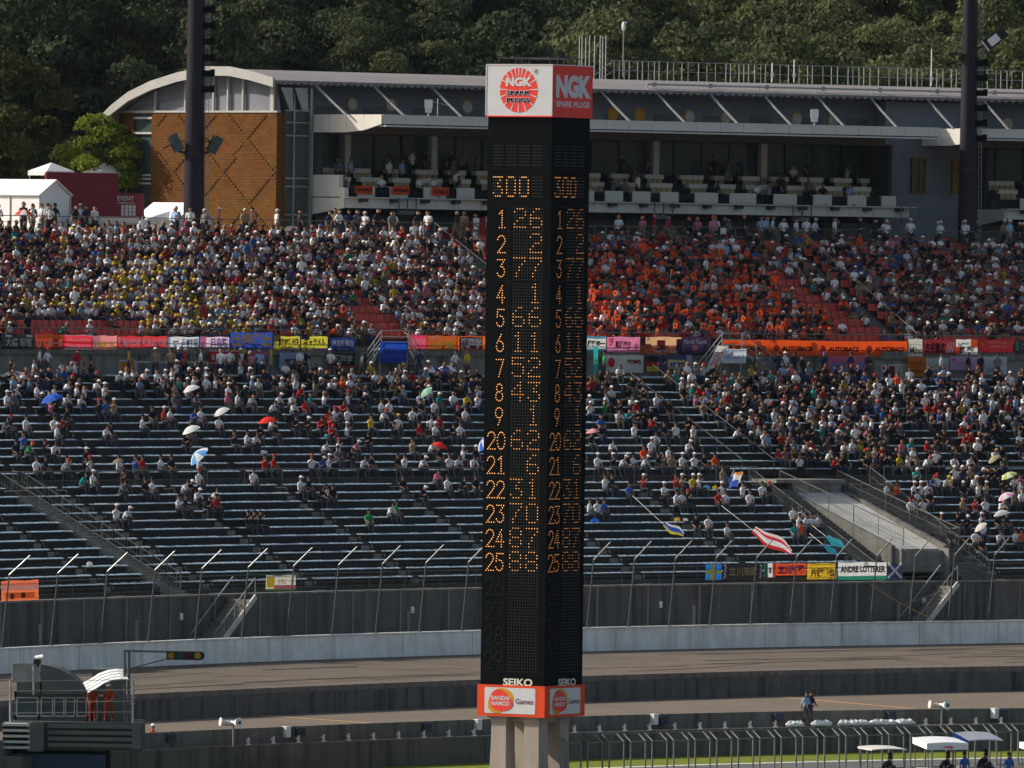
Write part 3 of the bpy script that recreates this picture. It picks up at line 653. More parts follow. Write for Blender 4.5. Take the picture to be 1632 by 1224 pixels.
def block(s0,s1,first,tag,sl=None):
    sl=s0 if sl is None else sl
    zt1,zb=31.64,31.08
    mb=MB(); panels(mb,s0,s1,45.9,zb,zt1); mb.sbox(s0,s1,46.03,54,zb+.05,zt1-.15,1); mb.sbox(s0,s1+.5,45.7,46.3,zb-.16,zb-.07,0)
    for k in range(4):
        d0=45.95+1.58*k; d1=d0+1.56; f=lambda d:zb-.5*min(1,max(0,(d-45.9)/2.2)); mb.hexa([P(s0-.1,d0,f(d0)),P(s0,d0,f(d0)),P(s0,d1,f(d1)),P(s0-.1,d1,f(d1)),P(s0-.1,d0,zt1),P(s0,d0,zt1),P(s0,d1,zt1),P(s0-.1,d1,zt1)],0)
        mb.hexa([P(s1,d0,zb),P(s1+.1,d0,zb),P(s1+.1,d1,zb),P(s1,d1,zb),P(s1,d0,zt1),P(s1+.1,d0,zt1),P(s1+.1,d1,zt1),P(s1,d1,zt1)],0)
    bsub(mb.build('balcony_roof',[M['panelw'],M['facaded']],bl))
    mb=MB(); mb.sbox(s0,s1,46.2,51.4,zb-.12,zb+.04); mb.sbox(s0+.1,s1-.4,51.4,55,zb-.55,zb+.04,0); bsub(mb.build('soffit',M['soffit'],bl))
    zt=26.74; zl=26.08
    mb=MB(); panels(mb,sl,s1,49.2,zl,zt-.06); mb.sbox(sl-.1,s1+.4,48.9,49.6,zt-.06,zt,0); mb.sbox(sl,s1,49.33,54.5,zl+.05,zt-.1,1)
    for k in range(2):
        d0=49.25+1.55*k; d1=d0+1.53; f=lambda d:zl-.42*min(1,(d-49.2)/3); mb.hexa([P(sl-.1,d0,f(d0)),P(sl,d0,f(d0)),P(sl,d1,f(d1)),P(sl-.1,d1,f(d1)),P(sl-.1,d0,zt-.06),P(sl,d0,zt-.06),P(sl,d1,zt-.06),P(sl-.1,d1,zt-.06)],0)
    k=sl+.8
    while k<s1-.5: mb.sbox(k,k+.35,48.8,49.2,zt-.3,zt-.1,1); k+=1.95
    bsub(mb.build('terrace_slab',[M['panelw'],M['facaded']],bl))
    for k in (sl+3.0,sl+10.2,sl+19.0,sl+27.5,s1-.8):
        if k<s1: 
            mb=MB()
            for q in (k,k+.55,k+1.1): mb.sbox(q,q+.05,48.7,48.76,zl-.1,zt,0)
            mb.sbox(k,k+1.15,48.7,48.76,zt-.12,zt-.06,0); mb.sbox(k+.1,k+1.0,48.65,49,zl-.35,zl-.1,0); bsub(mb.build('bracket',M['steeld'],bl))
    mb=MB(); mb.sbox(sl,s1,51.0,58.4,zt-.1,zt+.58); mb.sbox(sl,s1,52.5,58.4,zt+.58,zt+1.16); mb.sbox(sl-.05,sl+.12,51.5,58,zt,zb-.5); mb.sbox(s1-.2,s1,51.2,58,zt,zb-.5)
    mb.sbox(sl,s1,57.9,58.4,zt,31.3)
    bsub(mb.build('terrace_tiers',M['facaded'],bl))
    if first: 
        mb=MB(); mb.sbox(sl-.1,sl+.15,49.7,52.3,zt,zt+1.3); mb.sbox(sl-.1,sl+.15,49.2,49.7,zt,zt+.55); mb.sbox(sl-.15,sl+.3,52.2,52.6,zt,zb-.5); bsub(mb.build('side_parapet',M['panelw'],bl))
    rn=random.Random(int(s0))
    for tier,(d,z,h) in enumerate(((49.8,zt+.02,.64),(51.3,zt+.6,.60),(52.8,zt+1.18,.56))):
        s=sl+(1.0 if tier==0 else .5)
        while s<s1-1.0:
            L=rn.choice((1.38,1.38,1.75,2.0)); L=min(L,s1-.4-s); mb=MB()
            if tier==0: mb.box(-.5*L,.5*L,0,.08,0,h,0); mb.box(-.5*L,.5*L,.08,.4,h-.04,h-.001,0)
            else:
                mb.box(-.5*L,.5*L,0,.4,h-.27,h,0); q=-.5*L+.05
                while q<.5*L-.3: mb.box(q,q+.34,-.12,-.04,h-.62,h-.27,1); mb.box(q,q+.34,-.12,.25,h-.66,h-.62,1); q+=.4
            c=s+L/2; n,t=frame(c); o=mb.build('terrace_counter',[M['panelw'],M['cream']],bl); o.location=Vector(P(c,d,z))-bl.location; o.rotation_euler=(0,0,math.atan2(n[1],n[0])-math.pi/2)
            s+=L+rn.choice((.3,.35,.7))
    mb=MB(); s=sl+.4
    while s<s1-1: mb.sbox(s,s+1.6,54.6,54.64,zt+1.7,zb-.5,0); mb.sbox(s+1.6,s+1.66,54.5,54.66,zt+1.1,zb-.5,1); s+=1.66
    bsub(mb.build('lounge_glazing',[M['glass'],M['facaded']],bl))
    for x in (551,689,866,1043,1215,1384) if first else (1700,):
        c=sOf(x,54,29)
        mb=MB(); mb.sbox(c-.18,c+.18,53.8,54.2,zt+1.16,zb-.4); bsub(mb.build('column',M['panelw'],bl))
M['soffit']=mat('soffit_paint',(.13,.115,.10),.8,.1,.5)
M['cream']=mat('cream_chairs',(.42,.35,.20),.7,.1,1)
block(37.15,72.0,True,'a'); block(74.4,130,False,'b',77.8)
mb=MB(); mb.sbox(35.3,74.5,53.6,54.0,24.2,25.7,0); mb.sbox(78.6,130,53.6,54,24.2,25.7,0)
for i in range(8): mb.sbox(38+i*6.2,38.5+i*6.2,53.2,53.6,24.2,25.7,1)
bsub(mb.build('ground_floor_wall',[M['facade'],M['brickflat'] if 'brickflat' in M else M['soffit']],bl))
for (x0,x1,n) in ((928,1018,5),(1057,1190,7)):
    a,z1=atd(x0,361.5,53.5); b,_=atd(x1,376,53.5); z0=z1-.5; mb=MB(); mb.sbox(a,b,53.5,53.55,z0,z1,0)
    for i in range(n+1): q=a+(b-a)*i/n; mb.sbox(q-.035,q+.035,53.4,53.5,z0,z1,1)
    mb.sbox(a,b,53.4,53.5,z1,z1+.06,1); mb.sbox(a,b,53.4,53.5,z0-.06,z0,1); bsub(mb.build('window',[M['glass'],M['frame']],bl))
a,z1=atd(1217,364,53.5); b,_=atd(1242,393,53.5); mb=MB(); mb.sbox(a,b,53.5,53.58,24.25,z1,0); 
for q in (a,(a+b)/2,b): mb.sbox(q-.05,q+.05,53.38,53.5,24.25,z1+.05,1)
mb.sbox(a,b,53.38,53.5,z1-.3,z1-.2,1); bsub(mb.build('door',[M['steel'],M['frame']],bl))
for (x0,x1,y0,y1) in ((1396,1410,252,300),(1453,1475,252,308)):
    d=52.45 if x0>1440 else 54.45; a,z1=atd(x0,y0,d); b,z0=atd(x1,y1,d); mb=MB(); mb.sbox(a,b,d,d+.1,z0,z1,0)
    for q in (a,b-.12,(a+b)/2): mb.sbox(q,q+.1,d-.1,d,z0,z1,1)
    for q in (z0,z1-.1,z0+(z1-z0)*.5): mb.sbox(a,b,d-.12,d-.1,q,q+.1,1)
    bsub(mb.build('window',[M['glass'],M['yellowdim']],bl))
for (x0,x1,y0,y1) in ((1519,1529,253,310),(1516,1524,377,402)):
    a,z1=atd(x0,y0,51.5); b,z0=atd(x1,y1,51.5); mb=MB(); mb.sbox(a,b,51.5,51.8,z0,z1); bsub(mb.build('yellow_panel',M['yellowdim'],bl))
# vertical text-free red boards, banners on the terrace counters come later
# rooftop rail, antennas, mast
def z_at(x,y,d): return atd(x,y,d)[1]
mb=MB(); rn=random.Random(8); D=57.6; s=sOf(1003,D,35)
s0r=s
while s<118:
    mb.tube(P(s,D,34.25),P(s,D,35.5),.030 if rn.random()<.6 else .018,n=4); s+=rn.choice((.28,.36,.62,.5))
for h in (0.0,.6,1.2): mb.path([P(q,D,34.3+h) for q in np.arange(s0r,119,3)],.02,n=4)
mb.path([P(s0r,D,35.5),P(s0r-1.0,D,35.5),P(s0r-2.3,D,34.35)],.035,n=4); mb.path([P(s0r,D,34.9),P(s0r-.9,D,34.9),P(s0r-1.8,D,34.3)],.025,n=4)
for q in (.3,.6,.9): mb.tube(P(s0r-q,D,34.3),P(s0r-q,D,35.5),.022,n=4)
mb.build('roof_railing',M['steel'],label='pale upright-bar railing along the ridge of the metal roof',cat='railing')
mb=MB(); mb.path([P(q,52.3,34.0) for q in np.arange(s0r-2,119,3)],.07,n=5)
q=s0r-2
while q<118: mb.tube(P(q,52.3,33.5),P(q,52.3,34.0),.04,n=5); mb.box(*(lambda c:(c[0]-.12,c[0]+.12,c[1]-.12,c[1]+.12,33.85,34.12))(P(q+.4,52.2,0))); q+=3.4
mb.build('roof_pipe',M['steel'],label='long pale cable tray with clamps along the front edge of the metal roof',cat='pipe')
for x,y in ((924,57),(928,58),(934,60),(940,57),(948,57),(957,57),(961,58),(966,57)):
    s,z=atd(x,y,59); _,zb=atd(x,112,59); mb=MB(); mb.tube((0,0,0),(0,0,z-33.9),.035,.03,n=5); mb.tube((0,0,0),(0,0,.4),.07,n=6)
    mb.build('antenna_pole',M['frame'],label=['first','second','third','fourth','fifth','sixth','seventh','eighth'][[924,928,934,940,948,957,961,966].index(x)]+' slender antenna pole from the left in the roof cluster beside the tower top',cat='antenna',group='antenna poles on the roof',loc=P(s,59,33.9))
s,z=atd(994,42,57); mb=MB(); mb.tube((0,0,0),(0,0,z-34.5),.05,.035,n=6); o=mb.build('weather_mast',M['steel'],label='tall thin mast with white head on the roof right of the tower',cat='mast',loc=P(s,57,34.5))
mb=MB(); mb.sphere((0,0,z-34.5),.13,.13,.3,8,6); mb.box(-.05,.2,-.03,.03,z-34.3,z-34.2); mb.build('mast_head',M['white'],o)
for x,y,yb in ((1231,100,131),(1266,95,135),(1485,78,135)):
    s,z=atd(x,y,56); _,z0=atd(x,yb,56); mb=MB(); mb.tube((0,0,0),(0,0,z-34.4),.035,n=5); mb.box(-.08,.08,-.08,.08,.3,.6); mb.build('roof_antenna',M['white'],label={1231:'short white antenna behind the roof railing, left of two neighbours',1266:'short white antenna with reddish box behind the roof railing',1485:'tall thin white antenna on the roof at the right'}[x],cat='antenna',loc=P(s,56,34.4))
for x,y,lab in ((683,167,'white box unit standing on the balcony roof left of the tower'),(1298,197,'small white box unit on the balcony roof right of the tower')):
    s,z=atd(x,y,47.5); mb=MB(); mb.box(-.24,.24,-.2,.2,-.25,.28); mb.box(-.2,.2,-.15,.15,-.5,-.25); mb.tube((0,0,-.7),(0,0,-.4),.05); mb.build('roof_unit',M['white'],label=lab,cat='box',loc=(P(s,47.5,31.64+.7)))
s,z=atd(698,150,47.5); mb=MB(); mb.tube((0,0,0),(0,0,1.1),.03,n=5); mb.bar((-.5,0,.95),(.6,.1,.7),.03,.03)
for i in range(5): mb.bar((-.4+.22*i,-.2,.92-.05*i),(-.4+.22*i,.2,.92-.05*i),.02,.02)
mb.build('yagi_antenna',M['frame'],label='small comb antenna on the balcony roof beside the white box unit',cat='antenna',loc=P(s,47.5,31.6))
# ================================================================ LIGHT POLES
def light_pole(x,yb,r0,r1,label,lamps,boxes,big=None):
    s,z=atd(x,yb,46); p=thing('floodlight_pole',label,'light pole',loc=P(s,46,24.25)); H=18
    mb=MB(); mb.tube((0,0,0),(0,0,H),r0,r1,n=20); mb.tube((0,0,0),(0,0,.4),r0*1.15,n=20); mb.build('shaft',M['pole'],p,smooth=False)
    mb=MB(); 
    for q in (.62,.80): mb.tube((q*.98+.06,-.3,0.5),(q*.98-.04,-.3,H),.018,n=4)
    z=.5
    while z<H: mb.tube((.62,-.3,z),(.82,-.3,z),.012,n=3); z+=.3
    mb.build('ladder',M['steel'],p)
    for i in range(boxes[0]):
        z=boxes[1]+i*.93; mb=MB(); mb.box(.4,1.12,-.4,.1,z,z+.36); mb.bar((.2,-.2,z+.1),(.7,-.2,z+.1),.08,.08); mb.box(.86,1.14,-.42,.12,z+.36,z+.42); mb.build('bracket_box',M['black'],p)
    for sg in lamps:
        z=5.15; mb=MB(); mb.bar((sg*.3,0,z-.3),(sg*1.2,-.1,z-.2),.1,.12); mb.bar((sg*.3,0,z+.35),(sg*1.0,-.1,z+.4),.06,.06); Mx=Matrix.Translation((sg*1.15,-.3,z+.25))@Matrix.Rotation(R(sg*28),4,'Y')@Matrix.Rotation(R(20),4,'Z')
        mb.box(-.22,.22,-.3,.25,-.5,.45,0,Mx); mb.box(-.27,.27,-.36,-.3,-.55,.5,1,Mx); mb.box(-.8,-.2,-.1,.2,-.0,.06,0,Mx)
        mb.build('floodlight',[M['blackm'],M['glass']],p)
    mb=MB(); mb.tube((0,0,4.75),(0,0,4.95),r0*1.12,n=18); mb.build('collar',M['blackm'],p)
    if big:
        z=12.9; mb=MB(); Mx=Matrix.Translation((1.6,-.3,z))@Matrix.Rotation(R(-38),4,'Y'); mb.box(-.75,.75,-.5,.6,-.3,.45,0,Mx); mb.box(-.80,-.75,-.5,.6,-.3,.45,1,Mx); mb.box(-.5,.2,-.53,-.5,-.2,.3,1,Mx); mb.bar((.3,0,z-.6),(1.4,0,z-.3),.12,.16,0); mb.build('floodlight',[M['blackm'],M['white']],p)
        mb=MB(); mb.box(-1.3,-.3,-.5,.5,11.9,12,0); 
        for a in (-1.25,-.8,-.4): mb.tube((a,-.45,12),(a,-.45,13.1),.025,n=4)
        mb.tube((-1.25,-.45,13.1),(-.3,-.45,13.1),.025,n=4); mb.build('platform',M['blackm'],p)
    return p
light_pole(308.5,362,.62,.47,'thick dark floodlight pole in front of the brick end wall',(-1,1),(6,8.4))
light_pole(1541,395,.60,.42,'thick dark floodlight pole at the right with white-topped lamp head',(),(6,6.6),True)
# ================================================================ TENTS, BOARDS
def gable_tent(name,label,xl,xr,ya,ye,yb,d,L,mt):
    s0,ze=atd(xl,ye,d); s1,_=atd(xr,ye+2,d); _,za=atd((xl+xr)/2,ya,d); zb=24.25; sm=(s0+s1)/2; t=thing(name,label,'tent',loc=P(sm,d,zb))
    mb=MB()
    for (a,b) in ((s0-.12,sm),(sm,s1+.12)):
        zA=ze if a<sm-.2 else za; zB=za if a<sm-.2 else ze
        mb.hexa([P(a,d-.15,zA-.06),P(b,d-.15,zB-.06),P(b,d+L,zB-.06),P(a,d+L,zA-.06),P(a,d-.15,zA),P(b,d-.15,zB),P(b,d+L,zB),P(a,d+L,zA)])
    sub(t,mb.build('roof',M[mt],t)); mb=MB()
    mb.sbox(s0,s0+.04,d,d+L-.1,zb,ze-.05); mb.sbox(s1-.04,s1,d,d+L-.1,zb,ze-.05); mb.add([P(s0,d,zb),P(s1,d,zb),P(s1,d,ze-.07),P(sm,d,za-.07),P(s0,d,ze-.07)],[(0,1,2,3,4)])
    sub(t,mb.build('walls',M[mt],t)); mb=MB()
    for a in (s0-.03,s1+.03): 
        for b in np.arange(d-.05,d+L,2.4): mb.tube(P(a,b,zb),P(a,b,ze-.06),.035,n=6)
    sub(t,mb.build('frame',M['frame'],t)); return t
gable_tent('event_tent','large white gabled tent at the left edge behind the crowd',63,111,286,310,352,46.6,8,'tent')
gable_tent('event_tent','smaller white gabled tent behind the left floodlight pole',283,338,323,349,362,47.5,3.6,'tent')
def board(name,label,x0,x1,y0,y1,d,mt,z0=None):
    a,z1=atd(x0,y0,d); b,zz=atd(x1,y1,d); zz=zz if z0 is None else z0; n,t=frame((a+b)/2); L=math.hypot(*(np.array(P(b,d,0))-np.array(P(a,d,0)))[:2])
    o=thing(name,label,'board',loc=P((a+b)/2,d,zz),rz=math.atan2(n[1],n[0])-math.pi/2); mb=MB(); mb.box(-L/2,L/2,0,.15,0,z1-zz); mb.build('panel',M[mt],o)
    mb=MB(); 
    for q in (-L/2+.1,0,L/2-.1): mb.box(q-.05,q+.05,.15,.27,-(zz-24.25),z1-zz-.1)
    mb.build('frame',M['blackm'],o); return o,L,z1-zz
board('stage_backdrop','tall dark maroon backdrop board behind the white tent',75,188,274,310,55,'maroon')
o,L,h=board('stage_backdrop','lower dark maroon board lettered in white behind the crowd',110,230,306,346,50,'maroon')
mb=MB(); U=(1,0,0);W=(0,0,1); add_text(mb,'EVENT',(0,0,0),U,W,L*.14,L*.36,h*.68,h*.88,0,.01,.02,(0,-1,0)); add_text(mb,'COMMUNICATION',(0,0,0),U,W,L*.14,L*.36,h*.55,h*.62,0,.01,.02,(0,-1,0))
for r in range(3):
    for c in range(4): mb.disc((L*(.21+.05*c),-.01,h*(.42-.15*r)),(0,-1,0),.13,.03,10)
mb.build('lettering',M['frame'],o)
o,L,h=board('barrier_board','long low white board in front of the maroon stage',112,222,344,358,46,'panelw')
def canopy(label,x0,x1,yt,ye,d,mt,name='peaked_tent'):
    a,ze=atd(x0,ye,d); b,_=atd(x1,ye,d); z1=atd((x0+x1)/2,yt,d)[1]; L=b-a; t=thing(name,label,'tent',loc=P((a+b)/2,d,24.25)); mb=MB(); v=[P(a,d-L/2,ze),P(b,d-L/2,ze),P(b,d+L/2,ze),P(a,d+L/2,ze),P((a+b)/2,d,z1)]
    mb.add(v,[(0,1,4),(1,2,4),(2,3,4),(3,0,4)]); mb.sbox(a,b,d-L/2-.03,d-L/2,ze-.28,ze); mb.sbox(a-.03,a,d-L/2,d+L/2,ze-.28,ze); sub(t,mb.build('canopy',M[mt],t)); mb=MB()
    for q in (a+.05,b-.05):
        for e in (d-L/2+.05,d+L/2-.05): mb.tube(P(q,e,24.25),P(q,e,ze),.03,n=5)
    sub(t,mb.build('legs',M['frame'],t))
canopy('red peaked tent under the building just left of the scoreboard tower',735,850,338,371,48.6,'tentred')
canopy('white peaked tent far left behind the maroon board',60,104,259,272,66,'tent'); canopy('second white peaked tent behind the maroon board beside the bright tree',146,190,260,274,66,'tent')
# ================================================================ UPRIGHT SIGNS ALONG THE TOP
for x,y0,y1,c in ((435,358,384,0),(521,361,388,0),(605,364,390,0),(738,368,392,0),(975,374,398,0),(1053,376,400,0),(1130,377,402,0),(1207,378,404,0),(1282,379,406,0),(1357,380,408,0),(1433,381,410,0),(1508,382,412,0),(1582,383,412,0),(709,362,398,1),(1018,373,400,1),(1153,363,390,1)):
    s,z1=atd(x,y0,44.1); n,t=frame(s); mb=MB(); h=z1-24.5; mb.box(-.19,.19,-.02,.02,.35,h,0); mb.tube((-.2,.03,-.2),(-.2,.03,h+.05),.02,n=4,m=1)
    if not c:
        for i in range(int(h/.22)-1): mb.box(-.09,.09,-.03,-.02,h-.22-.22*i,h-.10-.22*i,2)
    mb.build('nobori_banner',[M['white'] if c else M['signred'],M['steel'],M['panelw']],
       label=('narrow white upright banner above the top row, '+{709:'left of the red peaked tent',1018:'nearest right of the tower',1153:'second right of the tower'}[x]) if c else 'narrow red upright banner above the top row, '+{435:'before the brick building corner',521:'left of three left of the tower',605:'under the balcony midway to the tower',738:'before the red peaked tent',975:'nearest right of the tower',1053:'right of the first white upright',1130:'just left of the second white upright',1207:'left of the glass door',1282:'right of the glass door',1357:'third before the right pole',1433:'second before the right pole',1508:'just left of the right pole',1582:'right of the right pole'}[x],
       cat='banner',group=None if c else 'red upright banners along the top row',loc=P(s,44.1,24.5),rz=math.atan2(n[1],n[0])-math.pi/2)
# ================================================================ HILL AND TREES
def hillz(s,d):
    t=max(0,d-70); return 24.2+.36*t+2.0*math.sin(s*.05+1)*min(1,t/30)-.35*max(0,-s-5)*min(1,t/40)*.3
V=[];Fq=[]; SS=np.linspace(-90,210,61); DD=np.concatenate([[69.9],np.linspace(71,260,40)])
for s in SS:
    for d in DD: V.append(P(s,d,hillz(s,d) if d>70 else -1.4))
for i in range(len(SS)-1):
    for j in range(len(DD)-1): a=i*len(DD)+j; Fq.append((a,a+len(DD),a+len(DD)+1,a+1))
mb=MB(); mb.add(V,Fq); mb.build('hillside',M['soil'],kind='structure',smooth=True)
def crown(rs,n,rx,rz_,leaf,lobes=16,conif=False):
    """leaf quads clustered on lobes -> V,F,col ; base of the crown at z=0, height 2*rz_"""
    L=[]
    for i in range(lobes):
        th=rs.uniform(0,2*np.pi); h=rs.uniform(.05,1) ; wprof=(math.sin(math.pi*min(max(h*.85+.12,0),1))**.7 if not conif else (1-h)**.8+.08)
        rr=rx*wprof*rs.uniform(.35,.95); L.append((rr*math.cos(th),rr*math.sin(th),2*rz_*h*.92,rx*rs.uniform(.22,.42)*(1 if not conif else .6),rs.uniform(0,1)))
    L=np.array(L); idx=rs.integers(0,lobes,n); c=L[idx]; v=rs.normal(size=(n,3)); v/=np.linalg.norm(v,axis=1)[:,None]; v[:,2]=np.where(v[:,2]<-.35,-v[:,2],v[:,2])
    rad=c[:,3]*(1-.55*rs.random(n)**2.2)*(1+.12*np.sin(v[:,0]*7+c[:,4]*20)*np.cos(v[:,2]*6)); ctr=c[:,:3]+v*rad[:,None]*np.array([1,1,.75])
    nrm=v+rs.normal(size=(n,3))*.75; nrm/=np.linalg.norm(nrm,axis=1)[:,None]; a=np.cross(nrm,rs.normal(size=(n,3))); a/=np.linalg.norm(a,axis=1)[:,None]; b=np.cross(nrm,a)
    sz=leaf*rs.uniform(.5,1.2,n)[:,None]; V=np.stack([ctr-a*sz,ctr-b*sz*.55,ctr+a*sz,ctr+b*sz*.55],1).reshape(-1,3)
    col=np.clip(.30*rs.random(n)+.45*c[:,4]+.1*rs.random(n),0,1); return V,np.arange(4*n).reshape(-1,4),np.repeat(col[:,None],3,1)
def tree(label,x,yb,ht,rx,d,leafm,seed,n=9000,leaf=.17,lobes=20,z=None,cat='tree',group=None):
    rs=np.random.default_rng(seed); s=sOf(x,d,30); zz=hillz(s,d) if z is None else z; t=thing('broadleaf_tree',label,cat,group,P(s,d,zz))
    th=ht*.3; mb=MB(); mb.tube((0,0,-.5),(0,0,th),.22,.15,n=8); mb.tube((0,0,th),(.3,.1,ht*.8),.15,.05,n=6)
    for i in range(6): a=i*1.1; mb.tube((0,0,th*(.8+.1*i)),(rx*.6*math.cos(a),rx*.6*math.sin(a),th+ht*.12*(i+1)*.6),.08,.03,n=5)
    mb.build('trunk',M['bark'],t)
    V,Fq,c=crown(rs,n,rx,(ht-th*.8)/2,leaf,lobes); o=link('crown',fast_mesh('crown',V,Fq,c,(M[leafm],)),t); o.location=(0,0,th*.7); return t
tree('autumn tree with reddish top at the left edge',22,0,11.5,3.4,72,'leafD',1,14000,z=24.2,lobes=26)
tree('bright yellow-green tree between the maroon board and the brick wall',158,0,7.6,2.5,66.5,'leafC',2,17000,.13,lobes=60,z=24.2)
tree('dark green tree behind the white tent, left of the bright tree',95,0,9,2.8,80,'leafA',3)
tree('dark tree beyond the arched roof end, above the bright tree',175,0,9.5,3,88,'leafB',4)
specs=[('olive tree above the roof left of the tower, tallest in its clump',575,84,10,3.6,'leafB'),('broad olive tree right behind the scoreboard top',700,82,9.5,3.6,'leafB'),('dark tree above the arched roof end',430,84,9,3.4,'leafA'),
('leafy tree behind the antenna cluster',930,80,9.5,3.6,'leafB'),('pale olive tree behind the thin roof mast',1020,79,10,3.6,'leafB'),('pale olive tree behind the left half of the roof railing',1120,78,9,3.6,'leafB'),('low broad tree behind the middle of the roof railing',1215,77,9,3.8,'leafB'),
('full round tree in the middle of the right hillside',1330,79,10.2,4,'leafB'),('bushy olive tree left of the right floodlight pole',1440,78,9,4,'leafB'),('tree half hidden behind the right floodlight pole',1530,80,9,3.6,'leafB'),('dark tree at the far right edge behind the roof railing',1620,81,9,3.6,'leafA')]
for i,(lab,x,d,h,rx,lm) in enumerate(specs): tree(lab,x,0,h,rx,d,lm,20+i,24000,.115,34)
# the wood behind reads as one mass
rs=np.random.default_rng(7); VV=[];CC_=[];TT=[]; cnt=0
protos=[crown(np.random.default_rng(100+i),5400,4.1,4.8,.205,26,conif=(i%4==3)) for i in range(7)]
dpos=81
row=0
while dpos<150:
    s=-35+rs.uniform(0,4)
    while s<165:
        V,_,c=protos[rs.integers(0,7)]; a=rs.uniform(0,6.28); k=rs.uniform(.75,1.25); ca,sa_=math.cos(a),math.sin(a); dd=dpos+rs.uniform(-2.5,2.5); x,y,z=P(s,dd,hillz(s,dd)+rs.uniform(-1.5,.8)); q=proj((x,y,z+5))
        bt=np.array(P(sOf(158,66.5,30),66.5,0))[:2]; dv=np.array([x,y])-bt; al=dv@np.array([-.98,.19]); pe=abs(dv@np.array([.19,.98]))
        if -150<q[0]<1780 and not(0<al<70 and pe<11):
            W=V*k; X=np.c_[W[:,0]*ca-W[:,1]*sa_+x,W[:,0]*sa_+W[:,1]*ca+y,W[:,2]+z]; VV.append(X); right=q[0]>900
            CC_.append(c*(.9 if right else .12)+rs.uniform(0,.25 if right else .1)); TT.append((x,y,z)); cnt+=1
        s+=rs.uniform(3.6,5.4)
    dpos+=5.2
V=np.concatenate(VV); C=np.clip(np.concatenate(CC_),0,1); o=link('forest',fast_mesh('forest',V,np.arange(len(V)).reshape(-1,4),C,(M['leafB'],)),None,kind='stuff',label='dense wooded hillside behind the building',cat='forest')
print('FOREST',cnt,len(V)//4)
mb=MB()
for (x,y,z) in TT: mb.tube((x,y,z-3),(x,y,z+5),.2,.1,n=5,caps=False)
mb.build('forest_trunks',M['bark'],kind='stuff',label='thin trunks inside the wooded hillside',cat='trunks')
# ================================================================ SCOREBOARD TOWER
TY=530.0
tc=atY(881,105,TY); a31=R(31)
UL=Vector((math.cos(a31),-math.sin(a31),0)); UR=Vector((math.sin(a31),math.cos(a31),0)); NL=Vector((-math.sin(a31),-math.cos(a31),0)); NR=Vector((math.cos(a31),-math.sin(a31),0)); UP=Vector((0,0,1))
W_=3.5; cor=Vector((tc[0],tc[1],0)); zof=lambda y: atY(872,y,TY)[2]
TL=cor-UL*W_      # left end of left face
tw=thing('scoreboard_tower','tall square black scoreboard tower on concrete legs with amber lap numbers','scoreboard',loc=(cor-UL*W_/2+UR*W_/2)+Vector((0,0,-1.3)))
def tsub(o): return sub(tw,o)
FACES=[(TL,UL,NL),(cor,UR,NR)]
def prism(mb,z0,z1,ext=0,m=0):
    q=[TL,cor,cor+UR*W_,TL+UR*W_]; c=(q[0]+q[2])/2; q=[c+(v-c)*(1+ext/(W_/2)) for v in q]
    mb.hexa([(v.x,v.y,z0) for v in q]+[(v.x,v.y,z1) for v in q],m)
zT,zS,zB0,zB1=zof(104),zof(184.5),zof(1094),zof(1144)
mb=MB(); prism(mb,zB1+.1,zS,0); tsub(mb.build('display_body',M['black'],tw))
mb=MB(); prism(mb,zS+.01,zT,.05,0); mb2=mb; tsub(mb.build('top_core',M['signwhite'],tw))
def facebox(mb,f,u0,u1,z0,z1,n0,n1,m=0):
    O,U,N=FACES[f]; p=[]
    for z in (z0,z1):
        for (u,n) in ((u0,n1),(u1,n1),(u1,n0),(u0,n0)): q=O+U*u+N*n; p.append((q.x,q.y,z))
    mb.hexa(p,m)
mb=MB(); facebox(mb,0,-.05,W_+.05,zS,zT,.05,.09); o1=tsub(mb.build('sign_panel',M['signwhite'],tw)); o1['label']='white sign panel with round red emblem'
mb=MB(); facebox(mb,1,-.05,W_+.05,zS,zT,.05,.09); mb.add([],[]); o2=tsub(mb.build('sign_panel',M['signred'],tw)); o2['label']='red sign panel with large white letters'
mb=MB(); facebox(mb,0,-.08,W_+.08,zS-.06,zS+.0,.03,.11,1); facebox(mb,1,-.08,W_+.08,zS-.06,zS,.03,.11,1); facebox(mb,0,-.08,W_+.08,zT,zT+.05,.0,.11); facebox(mb,1,-.08,W_+.08,zT,zT+.05,.0,.11); facebox(mb,0,-.1,-.05,zS,zT,.03,.11); tsub(mb.build('sign_edge',[M['panelw'],M['signred']],tw))
# emblem
O,U,N=FACES[0]; hs=zT-zS; cu=.488*W_; cz=zS+hs*.505; er=1.03
mb=MB(); nn=48; rays=[0,12,-12,26,-26,42,-42,62,-62,88,-88,108,-108,132,-132,156,-156,180]
def pt(u,z,off=.1): q=O+U*u+N*off; return (q.x,q.y,z)
vs=[pt(cu+er*math.cos(2*math.pi*i/nn),cz+er*1.02*math.sin(2*math.pi*i/nn)) for i in range(nn)]; mb.add(vs,[tuple(range(nn))]); 
e=mb.build('emblem_disc',M['signred'],o1)
mb=MB()
for a in rays:
    a=R(a); dx,dz=math.sin(a),math.cos(a); px,pz=dz,-dx; r0=.58; w0=.008; w1=.032
    mb.add([pt(cu+dx*r0+px*w0,cz+dz*r0+pz*w0,.108),pt(cu+dx*r0-px*w0,cz+dz*r0-pz*w0,.108),pt(cu+dx*1.05-px*w1,cz+dz*1.06-pz*w1,.108),pt(cu+dx*1.05+px*w1,cz+dz*1.06+pz*w1,.108)],[(0,1,2,3)])
add_text(mb,'NGK',O,U,UP,cu-.70,cu+.74,cz+.18,cz+.60,0,.055,.116,N); mb.build('emblem_rays',M['signwhite'],o1)
mb=MB(); 
